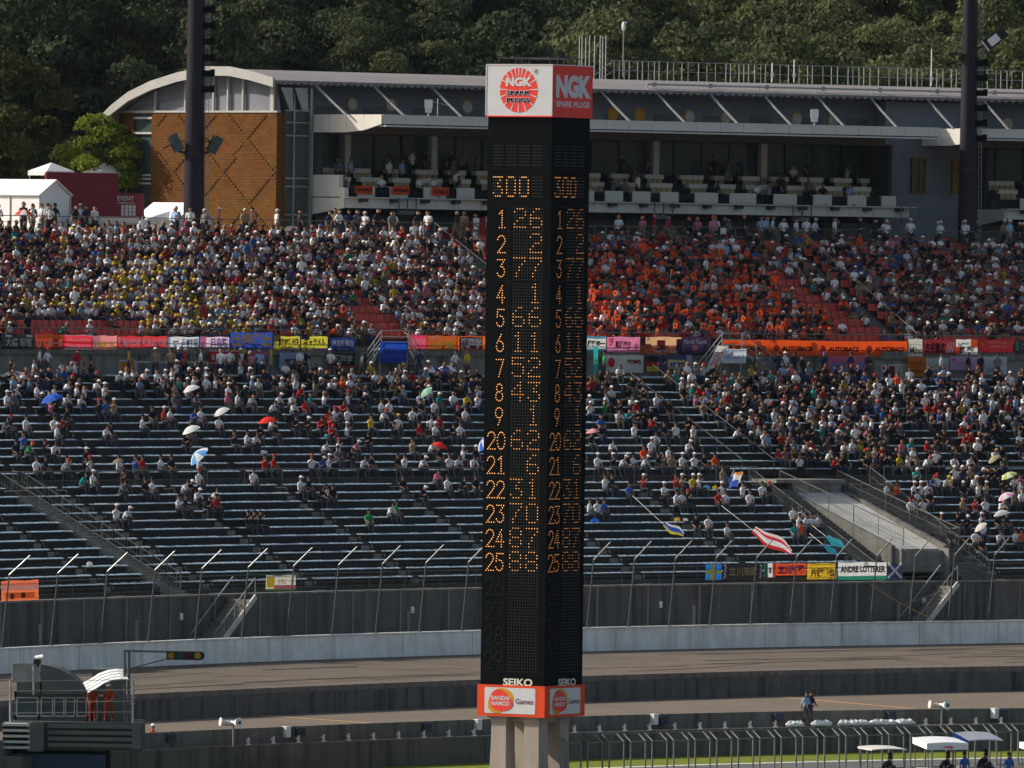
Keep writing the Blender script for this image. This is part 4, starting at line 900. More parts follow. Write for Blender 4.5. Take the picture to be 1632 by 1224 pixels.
for tx,z0 in (('SPARK',cz-.24),('PLUGS',cz-.58)): add_text(mb,tx,O,U,UP,cu-.66,cu+.66,z0,z0+.24,0,.085,.118,N)
mb.build('emblem_outline',M['signwhite'],o1)
mb=MB(); 
for tx,z0 in (('SPARK',cz-.24),('PLUGS',cz-.58)): add_text(mb,tx,O,U,UP,cu-.63,cu+.63,z0+.02,z0+.22,0,.03,.126,N)
add_text(mb,'®',O,U,UP,.73*W_,.79*W_,zS+hs*.83,zS+hs*.93,0,0,.11,N); mb.build('emblem_lettering',M['black'],o1)
O,U,N=FACES[1]; mb=MB(); add_text(mb,'NGK',O,U,UP,.05*W_,.97*W_,zS+hs*.36,zS+hs*.82,0,.06,.10,N); add_text(mb,'SPARK PLUGS',O,U,UP,.05*W_,.94*W_,zS+hs*.18,zS+hs*.30,0,.03,.10,N)
mb.build('lettering',M['signwhite'],o2)
M['joint']=mat('panel_joint',(.012,.013,.014),.6,.2,3)
# top frame
mb=MB(); zz=zT+.35
q=[TL,cor,cor+UR*W_,TL+UR*W_]; c=(q[0]+q[2])/2; q=[c+(v-c)*.80 for v in q]
for i in range(4):
    a,b=q[i],q[(i+1)%4]; mb.tube(a+UP*zz,b+UP*zz,.03,n=5)
    for t in (0,.45): p=a.lerp(b,t); mb.tube(p+UP*(zT-.1),p+UP*zz,.03,n=5)
tsub(mb.build('roof_rail',M['blackm'],tw))
# bulbs and digits
DIG={'0':['01110','10001','10001','10001','10001','10001','01110'],'1':['00100','01100','00100','00100','00100','00100','01110'],'2':['01110','10001','00001','00110','01000','10000','11111'],'3':['11111','00010','00100','00110','00001','10001','01110'],
'4':['00010','00110','01010','10010','11111','00010','00010'],'5':['11111','10000','11110','00001','00001','10001','01110'],'6':['00110','01000','10000','11110','10001','10001','01110'],'7':['11111','00001','00010','00100','00100','01000','01000'],'8':['01110','10001','10001','01110','10001','10001','01110'],'9':['01110','10001','10001','01111','00001','00010','01100']}
def bulbquad(mb,f,u,z,r=.03,off=.02):
    O,U,N=FACES[f]; c=O+U*u+N*.004; t=c+N*off
    p=[]; 
    for i in range(6): a=i*math.pi/3; q=c+U*(r*math.cos(a)); p.append((q.x,q.y,z+r*math.sin(a)))
    k=[]
    for i in range(6): a=i*math.pi/3; q=t+U*(r*.6*math.cos(a)); k.append((q.x,q.y,z+r*.6*math.sin(a)))
    mb.add(p+k,[tuple(6+i for i in range(6))]+[(i,(i+1)%6,6+(i+1)%6,6+i) for i in range(6)])
PX=34.0; rowz=lambda i: zof(350+39.17*(i-1)) if i<=9 else zof(704+39.05*(i-10)*1.0-0)
names=['1','2','3','4','5','6','7','8','9','20','21','22','23','24','25','26','27','28','29']
vals=['26',' 2','77',' 1','66','11','52','43',' 1','62',' 6','31','70','87','88','','','','']
cy=[350,390,428.5,470,508,548,588,627,665,704,743,782,821,860,898,937,976,1015,1054]
gx=[.435+.0425*c for c in range(11)]; pitchz=39.2/8/PX
def stroke_digit(ch,h=.70,w=.42):
    """dots along the strokes of a round figure"""
    arcs={'0':[('e',.5,.5,.5,.5,0,360)],'1':[('l',.2,.82,.55,1),('l',.55,1,.55,0),('l',.2,0,.9,0)],'2':[('e',.5,.72,.48,.28,170,-40),('l',.88,.55,.05,.0),('l',.05,0,1,0)],'3':[('l',.05,1,.95,1),('l',.95,1,.45,.6),('e',.48,.3,.48,.3,90,-160)],
    '4':[('l',.7,1,.05,.3),('l',.05,.3,1,.3),('l',.72,1,.72,0)],'5':[('l',.95,1,.15,1),('l',.15,1,.08,.56),('e',.48,.31,.48,.31,120,-160)],'6':[('l',.65,1,.12,.5),('e',.5,.3,.46,.3,0,360)],'7':[('l',.05,1,1,1),('l',1,1,.4,0)],'8':[('e',.5,.76,.36,.24,0,360),('e',.5,.27,.46,.27,0,360)],'9':[('e',.5,.7,.46,.3,0,360),('l',.9,.55,.4,0)]}[ch]
    out=[]; step=.118
    for a in arcs:
        if a[0]=='l':
            L=math.hypot((a[3]-a[1])*w,(a[4]-a[2])*h); n=max(1,round(L/step)); out+=[(w*(a[1]+(a[3]-a[1])*i/n),h*(a[2]+(a[4]-a[2])*i/n)) for i in range(n+1)]
        else:
            _,cx,cyy,rx,ry,t0,t1=a; L=abs(t1-t0)/360*math.pi*(rx*w+ry*h); n=max(3,round(L/step)); full=abs(t1-t0)>=360
            out+=[(w*(cx+rx*math.cos(R(t0+(t1-t0)*i/n))),h*(cyy+ry*math.sin(R(t0+(t1-t0)*i/n)))) for i in range(n if full else n+1)]
    res=[]
    for p in out:
        if all(math.hypot(p[0]-q[0],p[1]-q[1])>.07 for q in res): res.append(p)
    return res
for f in (0,1):
    mb=MB(); off=MB(); 
    for i,(nm,v) in enumerate(zip(names,vals)):
        zc=zof(cy[i]); z0=zc-.40; tgt=mb if i<15 else off
        dig=MB(); r=.030
        for k,ch in enumerate(nm):
            u0=(.175*W_ if len(nm)==1 else (.06*W_+k*.54)) ; 
            for (a,b) in stroke_digit(ch,.80,.42): bulbquad(dig,f,u0+a,z0+b,.027 if f==0 else .024)
        lit=set()
        if v:
            for k,ch in enumerate(v):
                if ch==' ': continue
                for rr,row in enumerate(DIG[ch]):
                    for c,b in enumerate(row):
                        if b=='1': lit.add((c+6*k,rr))
        for c in range(11):
            for rr in range(8):
                u=gx[c]*W_; z=z0+.03+pitchz*(6-rr)
                if (c,rr) in lit: bulbquad(dig,f,u,z,.027 if f==0 else .024)
                else: bulbquad(off,f,u,z,.030,.012)
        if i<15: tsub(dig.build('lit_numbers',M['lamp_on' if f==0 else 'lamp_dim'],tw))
        else: off.add(dig.v,dig.f)
    for (yc,word) in ((248,''),(298,'300')):
        zc=zof(yc); dig=MB()
        for k in range(4):
            for rr in range(7):
                for c in range(5):
                    u=(.10+.205*k)*W_+c*.117; z=zc+(3-rr)*.15
                    on=k<len(word) and DIG[word[k]][rr][c]=='1'
                    bulbquad(dig if on else off,f,u,z,.030,.02 if on else .012)
        if word: tsub(dig.build('lit_numbers',M['lamp_on' if f==0 else 'lamp_dim'],tw))
    o=tsub(off.build('bulb_matrix',M['bulb'],tw)); o['kind']='stuff'
mb=MB()
for f in (0,1):
    for y in (213,270,330): facebox(mb,f,0,W_,zof(y),zof(y)+.015,0,.012)
    for c in cy: z=zof(c+19.6); facebox(mb,f,0,W_,z,z+.012,0,.012)
    for u in (.40,.57): facebox(mb,f,u*W_,u*W_+.012,zof(213),zof(186),0,.012)
    facebox(mb,f,.34*W_,.34*W_+.015,zof(1075),zof(330),0,.008); facebox(mb,f,.88*W_,.88*W_+.015,zof(1075),zof(330),0,.008)
tsub(mb.build('panel_joints',M['joint'],tw))
mb=MB()
for f in (0,1): O,U,N=FACES[f]; add_text(mb,'SEIKO',O,U,UP,.36*W_,.82*W_,zof(1095),zof(1083),0,.03,.02,N)
tsub(mb.build('clock_maker_lettering',M['creamtxt'],tw))
# red box
mb=MB(); prism(mb,zB1,zB0,.10); rb=tsub(mb.build('red_box',M['boxred'],tw))
def blob(f,cu,cz,rx,rz,off,fn,n=40,sq=1.0):
    O,U,N=FACES[f]; v=[]
    for i in range(n):
        a=2*math.pi*i/n; k=fn(a); q=O+U*(cu+rx*k*math.cos(a))+N*off; v.append((q.x,q.y,cz+rz*k*math.sin(a)))
    return v,[tuple(range(n))]
for f in (0,1):
    hb=zB0-zB1; z0,z1=zB1+.09*hb,zB0-.08*hb; O,U,N=FACES[f]; mb=MB(); u0,u1=.09*W_,.885*W_
    if f: u0,u1=.10*W_,.90*W_
    cr=.07; v=[]
    for (cx,cz_,a0) in ((u1-cr,z1-cr,0),(u0+cr,z1-cr,90),(u0+cr,z0+cr,180),(u1-cr,z0+cr,270)):
        for k in range(5): a=R(a0+22.5*k); q=O+U*(cx+cr*math.cos(a))+N*.115; v.append((q.x,q.y,cz_+cr*math.sin(a)))
    mb.add(v,[tuple(range(len(v)))]); pn=mb.build('logo_panel',M['signwhite'],rb)
    cu_,cz_=u0+.31*(u1-u0),(z0+z1)/2
    mb=MB(); v,fs=blob(f,cu_,cz_,.70,.56,.125,lambda a:1-.14*math.cos(2*a+1.3)+.05*math.cos(3*a)); mb.add(v,fs); mb.build('logo_swirl',M['yolk'] if 'yolk' in M else M['yellow'],pn)
    mb=MB(); v,fs=blob(f,cu_+.03,cz_-.02,.66,.47,.135,lambda a:1-.10*math.cos(2*a-.9)+.07*math.cos(3*a+1)); mb.add(v,fs); mb.build('logo_swirl',M['signred'],pn)
    mb=MB(); add_text(mb,'BANDAI',O,U,UP,cu_-.48,cu_+.52,cz_+.02,cz_+.22,0,.03,.145,N); add_text(mb,'NAMCO',O,U,UP,cu_-.48,cu_+.52,cz_-.24,cz_-.04,0,.03,.145,N); mb.build('logo_lettering',M['signwhite'],pn)
    mb=MB(); add_text(mb,'Games',O,U,UP,u0+.61*(u1-u0),u0+.965*(u1-u0),cz_-.14,cz_+.11,0,.005,.13,N); mb.build('logo_lettering',M['maroon'],pn)
# concrete legs with haunches
def leg(cu,cn,w=.80):
    mb=MB(); c=TL+UL*cu+UR*cn; prof=[(-1.35,1.2),(-1.1,1.14),(.2,1.03),(1.2,1.0),(zB1-.35,1.0),(zB1-.12,1.12),(zB1-.0,1.5)]
    rings=[]
    for z,k in prof:
        h=w/2*k; rings.append([c+UL*a*h+UR*b*h+UP*z for a,b in ((-1,-1),(1,-1),(1,1),(-1,1))])
    vs=[v for r in rings for v in r]; fs=[(3,2,1,0),tuple(4*(len(rings)-1)+i for i in range(4))]
    for i in range(len(rings)-1):
        for j in range(4): a=4*i+j; b=4*i+(j+1)%4; fs.append((a,b,b+4,a+4))
    mb.add(vs,fs); tsub(mb.build('leg',M['tcol'],tw))
for a,b in ((.95,.55),(2.75,.55),(2.75,2.5),(.95,2.5)): leg(a,b)
mb=MB(); q=[TL,cor,cor+UR*W_,TL+UR*W_]; c=(q[0]+q[2])/2; q=[c+(v-c)*.74 for v in q]; mb.hexa([(v.x,v.y,zB1-.25) for v in q]+[(v.x,v.y,zB1-.002) for v in q]); tsub(mb.build('base_slab',M['tcol'],tw))
# ================================================================ BANNERS
def col(c): return (*c,1)
RED=(.55,.03,.03);WHT=(.72,.72,.72);NAV=(.02,.035,.16);BLU=(.03,.10,.50);ORG=(.75,.10,.02);PNK=(.75,.22,.33);YEL=(.70,.52,.04);BLK=(.02,.02,.025);MAR=(.25,.02,.035);PUR=(.05,.03,.09);LBL=(.30,.50,.72);GRN=(.03,.30,.12);TEA=(.02,.36,.36)
_fm={}
def fm(c):
    k=tuple(round(x,3) for x in c)
    if k not in _fm: 
        c2=np.array(c,float); mx_=c2.max(); c2=np.clip(c2*(1.25 if mx_>.3 else 1.0),0,.92); m_=mat('cloth_colour',c2,.8,.10,3,bump=.15); n_=m_.node_tree; b_=n_.nodes['Principled BSDF']; tr=n_.nodes.new('ShaderNodeBsdfTranslucent'); n_.links.new(b_.inputs['Base Color'].links[0].from_socket,tr.inputs[0])
        ms=n_.nodes.new('ShaderNodeMixShader'); ms.inputs[0].default_value=.4; n_.links.new(b_.outputs[0],ms.inputs[1]); n_.links.new(tr.outputs[0],ms.inputs[2]); n_.links.new(ms.outputs[0],n_.nodes['Material Output'].inputs['Surface']); _fm[k]=m_
    return _fm[k]
def banner(label,x0,x1,y0,y1,d,base,texts=(),rects=(),y0b=None,name='banner',wave=.03,zfix=None,slant=0):
    s0,z1=atd(x0,y0,d); s1,z1b=atd(x1,y0,d); z0=atd((x0+x1)/2,y1,d)[1]; z1=(z1+z1b)/2
    A=Vector(P(s0,d,z0)); B=Vector(P(s1,d,z0)); U=(B-A); L=U.length; U.normalize(); N=Vector((U.y,-U.x,0)); H=z1-z0
    o=thing(name,label,'banner' if name=='banner' else 'flag',loc=A); ph=hash(label)%7 if False else (x0%7)
    bend=lambda u: wave*math.sin(u*L*1.7+ph)+wave*.5*math.sin(u*L*4.1+ph*2)
    def grid(u0,u1,v0,v1,off,nu,mm):
        nv=3; vs=[]
        for j in range(nv+1):
            for i in range(nu+1):
                u=u0+(u1-u0)*i/nu; v=v0+(v1-v0)*j/nv; q=U*(u*L+slant*(v))+N*(bend(u)*(1.2-v)+off)+Vector((0,0,v*H-.02*math.sin(u*9+ph)*v)); vs.append(q)
        mm.add(vs,[(j*(nu+1)+i,j*(nu+1)+i+1,(j+1)*(nu+1)+i+1,(j+1)*(nu+1)+i) for j in range(nv) for i in range(nu)])
    n=max(6,int(L*3)); mb=MB(); grid(0,1,0,1,0,n,mb); mb.build('cloth',fm(base),o)
    bycol={}
    for k,(u0,u1,v0,v1,c) in enumerate(rects): grid(u0,u1,v0,v1,.006+.002*k,max(2,int(n*(u1-u0))+1),bycol.setdefault(tuple(c),MB()))
    for (tx,u0,u1,v0,v1,c,bold) in texts:
        m2=MB(); add_text(m2,tx,(0,0,0),U,UP,u0*L,u1*L,v0*H,v1*H,0,bold,.0,N); tgt=bycol.setdefault(tuple(c)+(9,),MB())
        vs=[]
        for v in m2.v:
            v=Vector(v); u=v.dot(U)/L; w=v.z/H; vs.append(v+U*slant*w+N*(bend(u)*(1.2-w)+.03)+Vector((0,0,-.02*math.sin(u*9+ph)*w)))
        tgt.add(vs,m2.f)
    for c,m2 in bycol.items():
        q=m2.build('lettering' if len(c)==4 else 'stripe',fm(c[:3]),o)
    return o
R1=29.93
banner('black banner with two pale names, first at the left end of the rail',4,54,533,556,R1,BLK,[('大橋 彰悟',.1,.92,.15,.75,(.45,.45,.45),.02)],[(.1,.3,.82,.95,WHT),(.75,.95,.82,.95,WHT)])
banner('dark red banner with ochre top strip and pale name, second from the left',56,102,533,556,R1,(.38,.03,.02),[('山下 潤一郎',.03,.95,.12,.68,(.62,.45,.25),.02)],[(.05,.95,.74,.95,(.5,.2,.02))])
banner('bright red banner with two lines of white letters on the upper rail',103,147,534,557,R1,(.75,.03,.05),[('Seiichi Kitouze',.08,.9,.58,.82,WHT,.03),('Daisuke Itoda',.08,.9,.15,.4,WHT,.03)],[(0,1,.93,1,WHT),(0,1,0,.06,WHT)])
banner('pale pink banner with yellow figures on the upper rail',148,187,535,558,R1,(.80,.25,.27),[('IRIE 金',.15,.9,.12,.68,(.8,.6,.1),.05)],[(0,.3,.3,1,(.8,.5,.5))])
banner('red banner with white characters left of its red twin',188,226,536,554,R1,(.60,.04,.05),[('荒川宏樹',.15,.95,.15,.8,WHT,.03)],[(0,.1,.4,.9,WHT)])
banner('red banner with white characters right of its red twin',227,267,536,554,R1,(.60,.04,.05),[('河合洋樹',.15,.97,.15,.8,WHT,.03)],[(0,.1,.3,.8,WHT)])
banner('white banner with blue edges and dark characters left of the lilac one',268,319,537,553,R1,(.62,.66,.72),[('石浦宏明',.42,.92,.15,.85,NAV,.02)],[(0,.06,0,1,LBL),(.95,1,0,1,BLU),(.15,.32,.45,.6,(.6,.1,.1))])
banner('lilac banner with purple characters left of the big blue banner',320,365,537,553,R1,(.78,.55,.68),[('日向聡',.35,.95,.1,.9,(.10,.03,.30),.03)],[(0,.2,0,1,(.78,.25,.4))])
banner('large blue banner with orange-white characters on the left rail',367,434,530,555,R1,(.03,.07,.38),[('土屋武士',.03,.97,.08,.92,(.9,.38,.12),.06)])
banner('yellow and black banner with slanted characters, left of the pair',437,478,536,558,R1,(.55,.48,.05),[('脇阪 毅',.15,.95,.2,.85,BLK,.05)],[(0,.25,.6,1,(.15,.14,.1)),(.3,1,0,.12,(.3,.15,.3))])
banner('yellow and black banner with slanted characters, right of the pair',481,522,536,558,R1,(.58,.52,.05),[('キャラメル',.1,.9,.3,.85,BLK,.04)],[(0,.3,.75,1,NAV),(.4,1,0,.14,(.2,.1,.35))])
banner('navy banner with white characters left of the metal stairs',525,566,538,560,R1,NAV,[('爆走坂東組',.08,.93,.38,.85,WHT,.02),('HAKONE RACING',.28,.72,.1,.22,(.4,.4,.4),0)])
banner('plain blue banner hanging from the stair landing left of the tower',606,648,545,578,29.2,(.015,.06,.40),[('SUPER CHALLENGE',.1,.9,.62,.72,(.1,.16,.5),0),('ENDURANCE',.12,.88,.25,.4,(.1,.16,.5),0)])
banner('red and pink banner with white characters just right of the metal stairs',652,680,534,556,R1,(.78,.05,.12),[('荒井道雄',.12,.9,.3,.75,WHT,.03)],[(0,1,.9,1,PNK),(0,1,0,.1,PNK)])
banner('rusty brown banner with yellow characters left of the tower',681,728,535,558,R1,(.42,.09,.02),[('古澤恵',.15,.9,.1,.68,(.6,.6,.05),.03),('INSPIRE',.06,.4,.78,.93,WHT,.01)])
banner('orange-edged dark red banner with white characters beside the tower',729,774,536,558,R1,(.70,.16,.02),[('瀬戸学',.1,.86,.1,.9,WHT,.05)],[(.06,.9,.05,.95,(.12,.02,.02))])
banner('white and sky blue banner with black characters right of the tower',934,966,536,559,R1,(.65,.66,.62),[('脇阪寿一',.05,.95,.25,.72,BLK,.05)],[(0,1,.84,1,(.1,.42,.65)),(0,1,0,.14,(.1,.42,.65))])
banner('pink banner with dark characters and red heart on the right rail',967,1020,537,561,R1,(.66,.20,.36),[('真崎麻衣',.24,.74,.22,.75,(.12,.02,.10),.03),('ヲ',.05,.2,.4,.9,RED,.04),('キ',.82,.97,.15,.6,(.2,.03,.1),.02)])
banner('sunset-coloured picture banner with dark helmet shapes',1021,1086,537,564,R1,(.70,.42,.22),[('Crash',.3,.45,.35,.5,WHT,0),('Roll',.7,.85,.35,.5,WHT,0),('Tadashi T. Kato',.3,.9,.08,.25,WHT,0)],[(0,.12,0,1,(.04,.02,.04)),(0,1,0,.5,(.40,.09,.03)),(.4,.6,.15,.8,(.18,.03,.02)),(.88,1,0,.9,(.06,.02,.05)),(.12,.25,.3,.6,(.3,.1,.05))])
banner('dark purple banner with white script and small emblem',1086,1133,537,566,R1,(.04,.025,.07),[('Hiroki Katoh',.08,.85,.62,.88,WHT,.0),('JAPAN',.4,.6,.08,.2,(.3,.3,.3),0)],[(.38,.55,.28,.55,(.45,.20,.18))])
sA,_=atd(1178,545,R1)
W4=(1446-1158)/4
tx=[];rc=[]
for i in range(4):
    u0=i/4; tx.append(('AUTOBACS',u0+.072,u0+.235,.30,.62,(.05,.008,.01),.05)); tx.append(('@',u0+.025,u0+.06,.27,.70,(.22,.015,.01),.09))
banner('long bright orange banner repeating a dark word four times',1150,1446,543,567,R1+.1,(.90,.085,.012),tx,rc,wave=.02)
banner('small white banner with hand-painted dark letters beside the long orange one',1448,1470,540,568,R1,(.55,.56,.50),[('Mino',.08,.95,.15,.55,BLK,.03),('gambare',.1,.9,.62,.72,(.1,.1,.1),0)])
banner('maroon banner with dark characters and white slashes',1472,1523,541,565,R1,(.28,.03,.045),[('古谷直広',.03,.68,.1,.8,(.03,.01,.02),.05),('////',.72,.95,.12,.8,WHT,.02)])
banner('orange and white banner with black characters right of the maroon one',1524,1558,541,565,R1,(.75,.72,.68),[('阿 英雄',.2,.95,.08,.55,BLK,.06),('御世',.25,.6,.65,.92,NAV,.02)],[(0,.25,0,.5,ORG),(.68,1,.5,1,ORG)])
banner('deep red banner with two small lines of pale letters at the right end',1560,1615,541,562,R1,(.25,.015,.02),[('FOREST GUARD',.25,.82,.68,.85,(.55,.4,.35),.0),('1984 34.89',.3,.8,.35,.55,(.5,.4,.35),.0)],[(.06,.14,.5,.8,(.4,.2,.05)),(.86,.94,.5,.8,(.4,.2,.05))])
banner('black banner cut by the right edge of the picture',1617,1660,541,563,R1,BLK,[('DRIVE',.25,.9,.3,.7,(.3,.3,.3),.02)],[(.05,.15,.2,.9,(.1,.3,.2))])
R2=30.0
banner('red team banner with white pennant fringe on the concourse wall',334,385,558,580,R2-.2,(.50,.02,.04),[('TEAM IPPO',.2,.92,.3,.62,WHT,.02),('監',.07,.16,.28,.68,WHT,.02)],[(u/12,(u+.5)/12,.88,1,WHT) for u in range(12)]+[(u/12,(u+.5)/12,0,.1,WHT) for u in range(12)])
banner('dusty blue and red banner with yellow edges on the concourse wall',387,434,557,581,R2-.2,(.25,.12,.28),[('万馬昌雄',.12,.85,.5,.9,(.6,.15,.2),.03)],[(0,.08,.2,1,(.7,.55,.05)),(.9,1,0,1,(.55,.5,.1)),(.15,.85,.05,.4,(.10,.12,.3))])
banner('pale blue banner with dark characters on the concourse wall',446,494,562,587,R2-.2,(.28,.42,.62),[('飯田 章',.15,.85,.12,.65,NAV,.04),('YOUR DREAM OUR SPEED',.08,.92,.8,.92,(.6,.2,.15),.0)])
banner('black banner with white characters and red flames below the navy one',527,566,563,586,R2-.2,BLK,[('織戸学',.1,.9,.3,.9,(.4,.42,.42),.03)],[(0,1,0,.15,(.45,.05,.02))])
banner('white banner with red disc and dark red team name right of the tower',964,1026,566,594,R2-.2,(.66,.66,.62),[("TOM'S",.56,.92,.5,.75,(.25,.01,.02),.05),('●',.08,.25,.3,.85,(.6,.02,.04),0)])
banner('small black, red and gold flag on the concourse wall',1030,1050,567,592,R2-.2,(.65,.48,.03),[],[(0,1,.62,1,BLK),(0,1,.32,.62,(.5,.02,.02))],name='flag')
banner('navy, white and gold banner with blue characters right of the gold flag',1060,1103,566,590,R2-.2,(.10,.10,.24),[('大嶋和樹',.15,.72,.15,.55,(.03,.05,.35),.05)],[(.1,.76,.1,.7,(.62,.48,.05)),(.14,.72,.16,.62,(.6,.6,.5)),(.8,1,0,1,(.35,.33,.45))])
banner('slanted white banner with red characters tied along the stair rail',1124,1142,551,592,28.9,(.62,.60,.60),[('武凛花',.15,.85,.2,.8,(.5,.02,.05),.0)],[],slant=.95)
banner('white and pale blue banner with blue writing on the stair landing',1150,1190,556,579,28.9,(.60,.63,.66),[('BIRTH AND SPEED',.1,.9,.75,.85,(.2,.3,.6),0),('HIROAKI 5',.08,.9,.28,.6,(.2,.3,.6),.02)])
banner('pink banner with large blue characters on the concourse wall at the right',1320,1382,567,598,R2-.2,(.60,.14,.26),[('吉本大樹',.06,.95,.12,.65,(.12,.25,.60),.06),('GO GO',.3,.7,.75,.93,(.5,.3,.4),.02)])
banner('orange-brown banner with faint dark writing hanging at the right',1446,1476,569,601,R2-.2,(.50,.14,.02),[('GO SPEED',.15,.85,.6,.75,(.2,.05,.02),0),('RACING',.15,.8,.2,.4,(.2,.05,.02),0)])
banner('grey-white banner with small dark writing right of the orange-brown one',1476,1512,570,598,R2-.2,(.45,.47,.46),[('ENDLESS POWER',.1,.9,.45,.55,(.15,.15,.2),0),('PRELUDE',.12,.88,.12,.32,(.1,.1,.15),.02)])
banner('lilac banner with red hearts and pale pink writing at the right',1514,1567,568,590,R2-.2,(.55,.36,.58),[('♥',.05,.15,.65,.85,(.6,.03,.15),0),('♥',.85,.95,.65,.85,(.6,.03,.15),0),('HIYORI',.25,.75,.25,.65,(.7,.25,.5),.02)])
banner('white banner with blue lower writing right of the lilac one',1568,1605,568,597,R2-.2,(.50,.54,.56),[('SMILE',.1,.7,.15,.38,(.2,.35,.5),.02)])
R3=3.38
banner('orange and cream picture banner at the far left on the dark wall',2,61,925,957,3.6,(.75,.16,.05),[('BEST PARTNER',.03,.95,.82,.96,(.8,.5,.4),.02)],[(0,1,.5,.78,(.72,.66,.55)),(.1,.9,.12,.4,(.6,.25,.05)),(.25,.35,.08,.35,(.15,.04,.05)),(.55,.65,.12,.4,(.15,.04,.05))])
banner('small picture banner of yellow, pink and green on the dark wall',424,471,917,941,3.6,(.45,.50,.42),[('元気が一番',.38,.95,.4,.8,(.7,.25,.3),.02)],[(.03,.3,.2,.9,(.7,.45,.03)),(.3,1,.12,.35,(.55,.12,.2)),(0,1,0,.12,(.12,.3,.06))])
banner('blue flag with yellow cross tied to the front railing',1125,1150,899,924,3.55,(.02,.14,.42),[],[(0,1,.38,.58,(.72,.52,.05)),(.3,.48,0,1,(.72,.52,.05))],name='flag')
banner('black banner with gold characters and chequered ends on the front railing',1153,1216,900,922,3.55,BLK,[('立川祐路',.14,.86,.2,.85,(.42,.33,.12),.02)],[(.02+.03*((r)%2)+e,.05+.03*((r)%2)+e,r/7,(r+1)/7,WHT) for r in range(7) for e in (0,.9)])
banner('small green, white and red flag on the front railing',1218,1236,898,920,3.55,(.65,.65,.65),[],[(0,.3,0,1,(.02,.16,.08)),(.72,1,0,1,(.70,.05,.03)),(.4,.6,.3,.7,(.2,.2,.25))],name='flag')
banner('red-orange banner with purple characters on the front railing',1237,1285,898,917,3.55,(.62,.08,.02),[('立川祐路',.06,.95,.1,.9,(.20,.03,.16),.05)])
banner('yellow banner with black characters on the front railing',1287,1333,898,923,3.55,(.72,.46,.03),[('片岡龍也',.1,.92,.15,.72,(.12,.08,.02),.05)],[(.04,.96,.9,.94,BLK),(.04,.96,.06,.1,BLK)])
banner('white banner with black capital letters and green lower edge',1336,1413,896,924,3.55,(.70,.70,.70),[('ANDRE LOTTERER',.04,.97,.42,.8,BLK,.045)],[(0,1,0,.22,(.05,.42,.28))])
o=banner('navy flag with white diagonal cross on the front railing',1414,1437,898,921,3.55,(.03,.03,.10),[],[],name='flag')
s0,z1=atd(1414,898,3.5);s1,z0=atd(1437,921,3.5); mb=MB(); mb.bar(P(s0+.05,3.48,z0),P(s1-.05,3.48,z1),.02,.14); mb.bar(P(s0+.05,3.46,z1),P(s1-.05,3.46,z0),.02,.14); sub(o,mb.build('cross',fm(WHT),o))
banner('bright yellow banner behind the crowd below the maroon board',110,172,363,382,43.8,(.75,.55,.03),[],[(.0,.85,0,.55,(.05,.05,.05))])
for x0,x1,y0,y1,lab in ((566,594,296,309,'leftmost small orange banner hanging on a white balcony counter'),(625,653,297,310,'middle small orange banner hanging on a white balcony counter'),(689,716,299,312,'rightmost small orange banner hanging on a white balcony counter')):
    banner(lab,x0,x1,y0,y1,49.7,(.70,.09,.02),[('AUTOBACS',.08,.92,.3,.7,(.15,.02,.02),.04)])
banner('tall turquoise vertical banner on a pole right of the tower',946,953,552,598,29.0,(.03,.38,.36),[('TOYOTA',.2,.8,.35,.6,(.6,.1,.1),.0)])
banner('small white upright notice among the seated crowd left of the tower',535,543,477,492,36,(.62,.62,.60),[('禁',.2,.8,.55,.9,BLK,.03),('煙',.2,.8,.12,.45,BLK,.03)],name='banner')
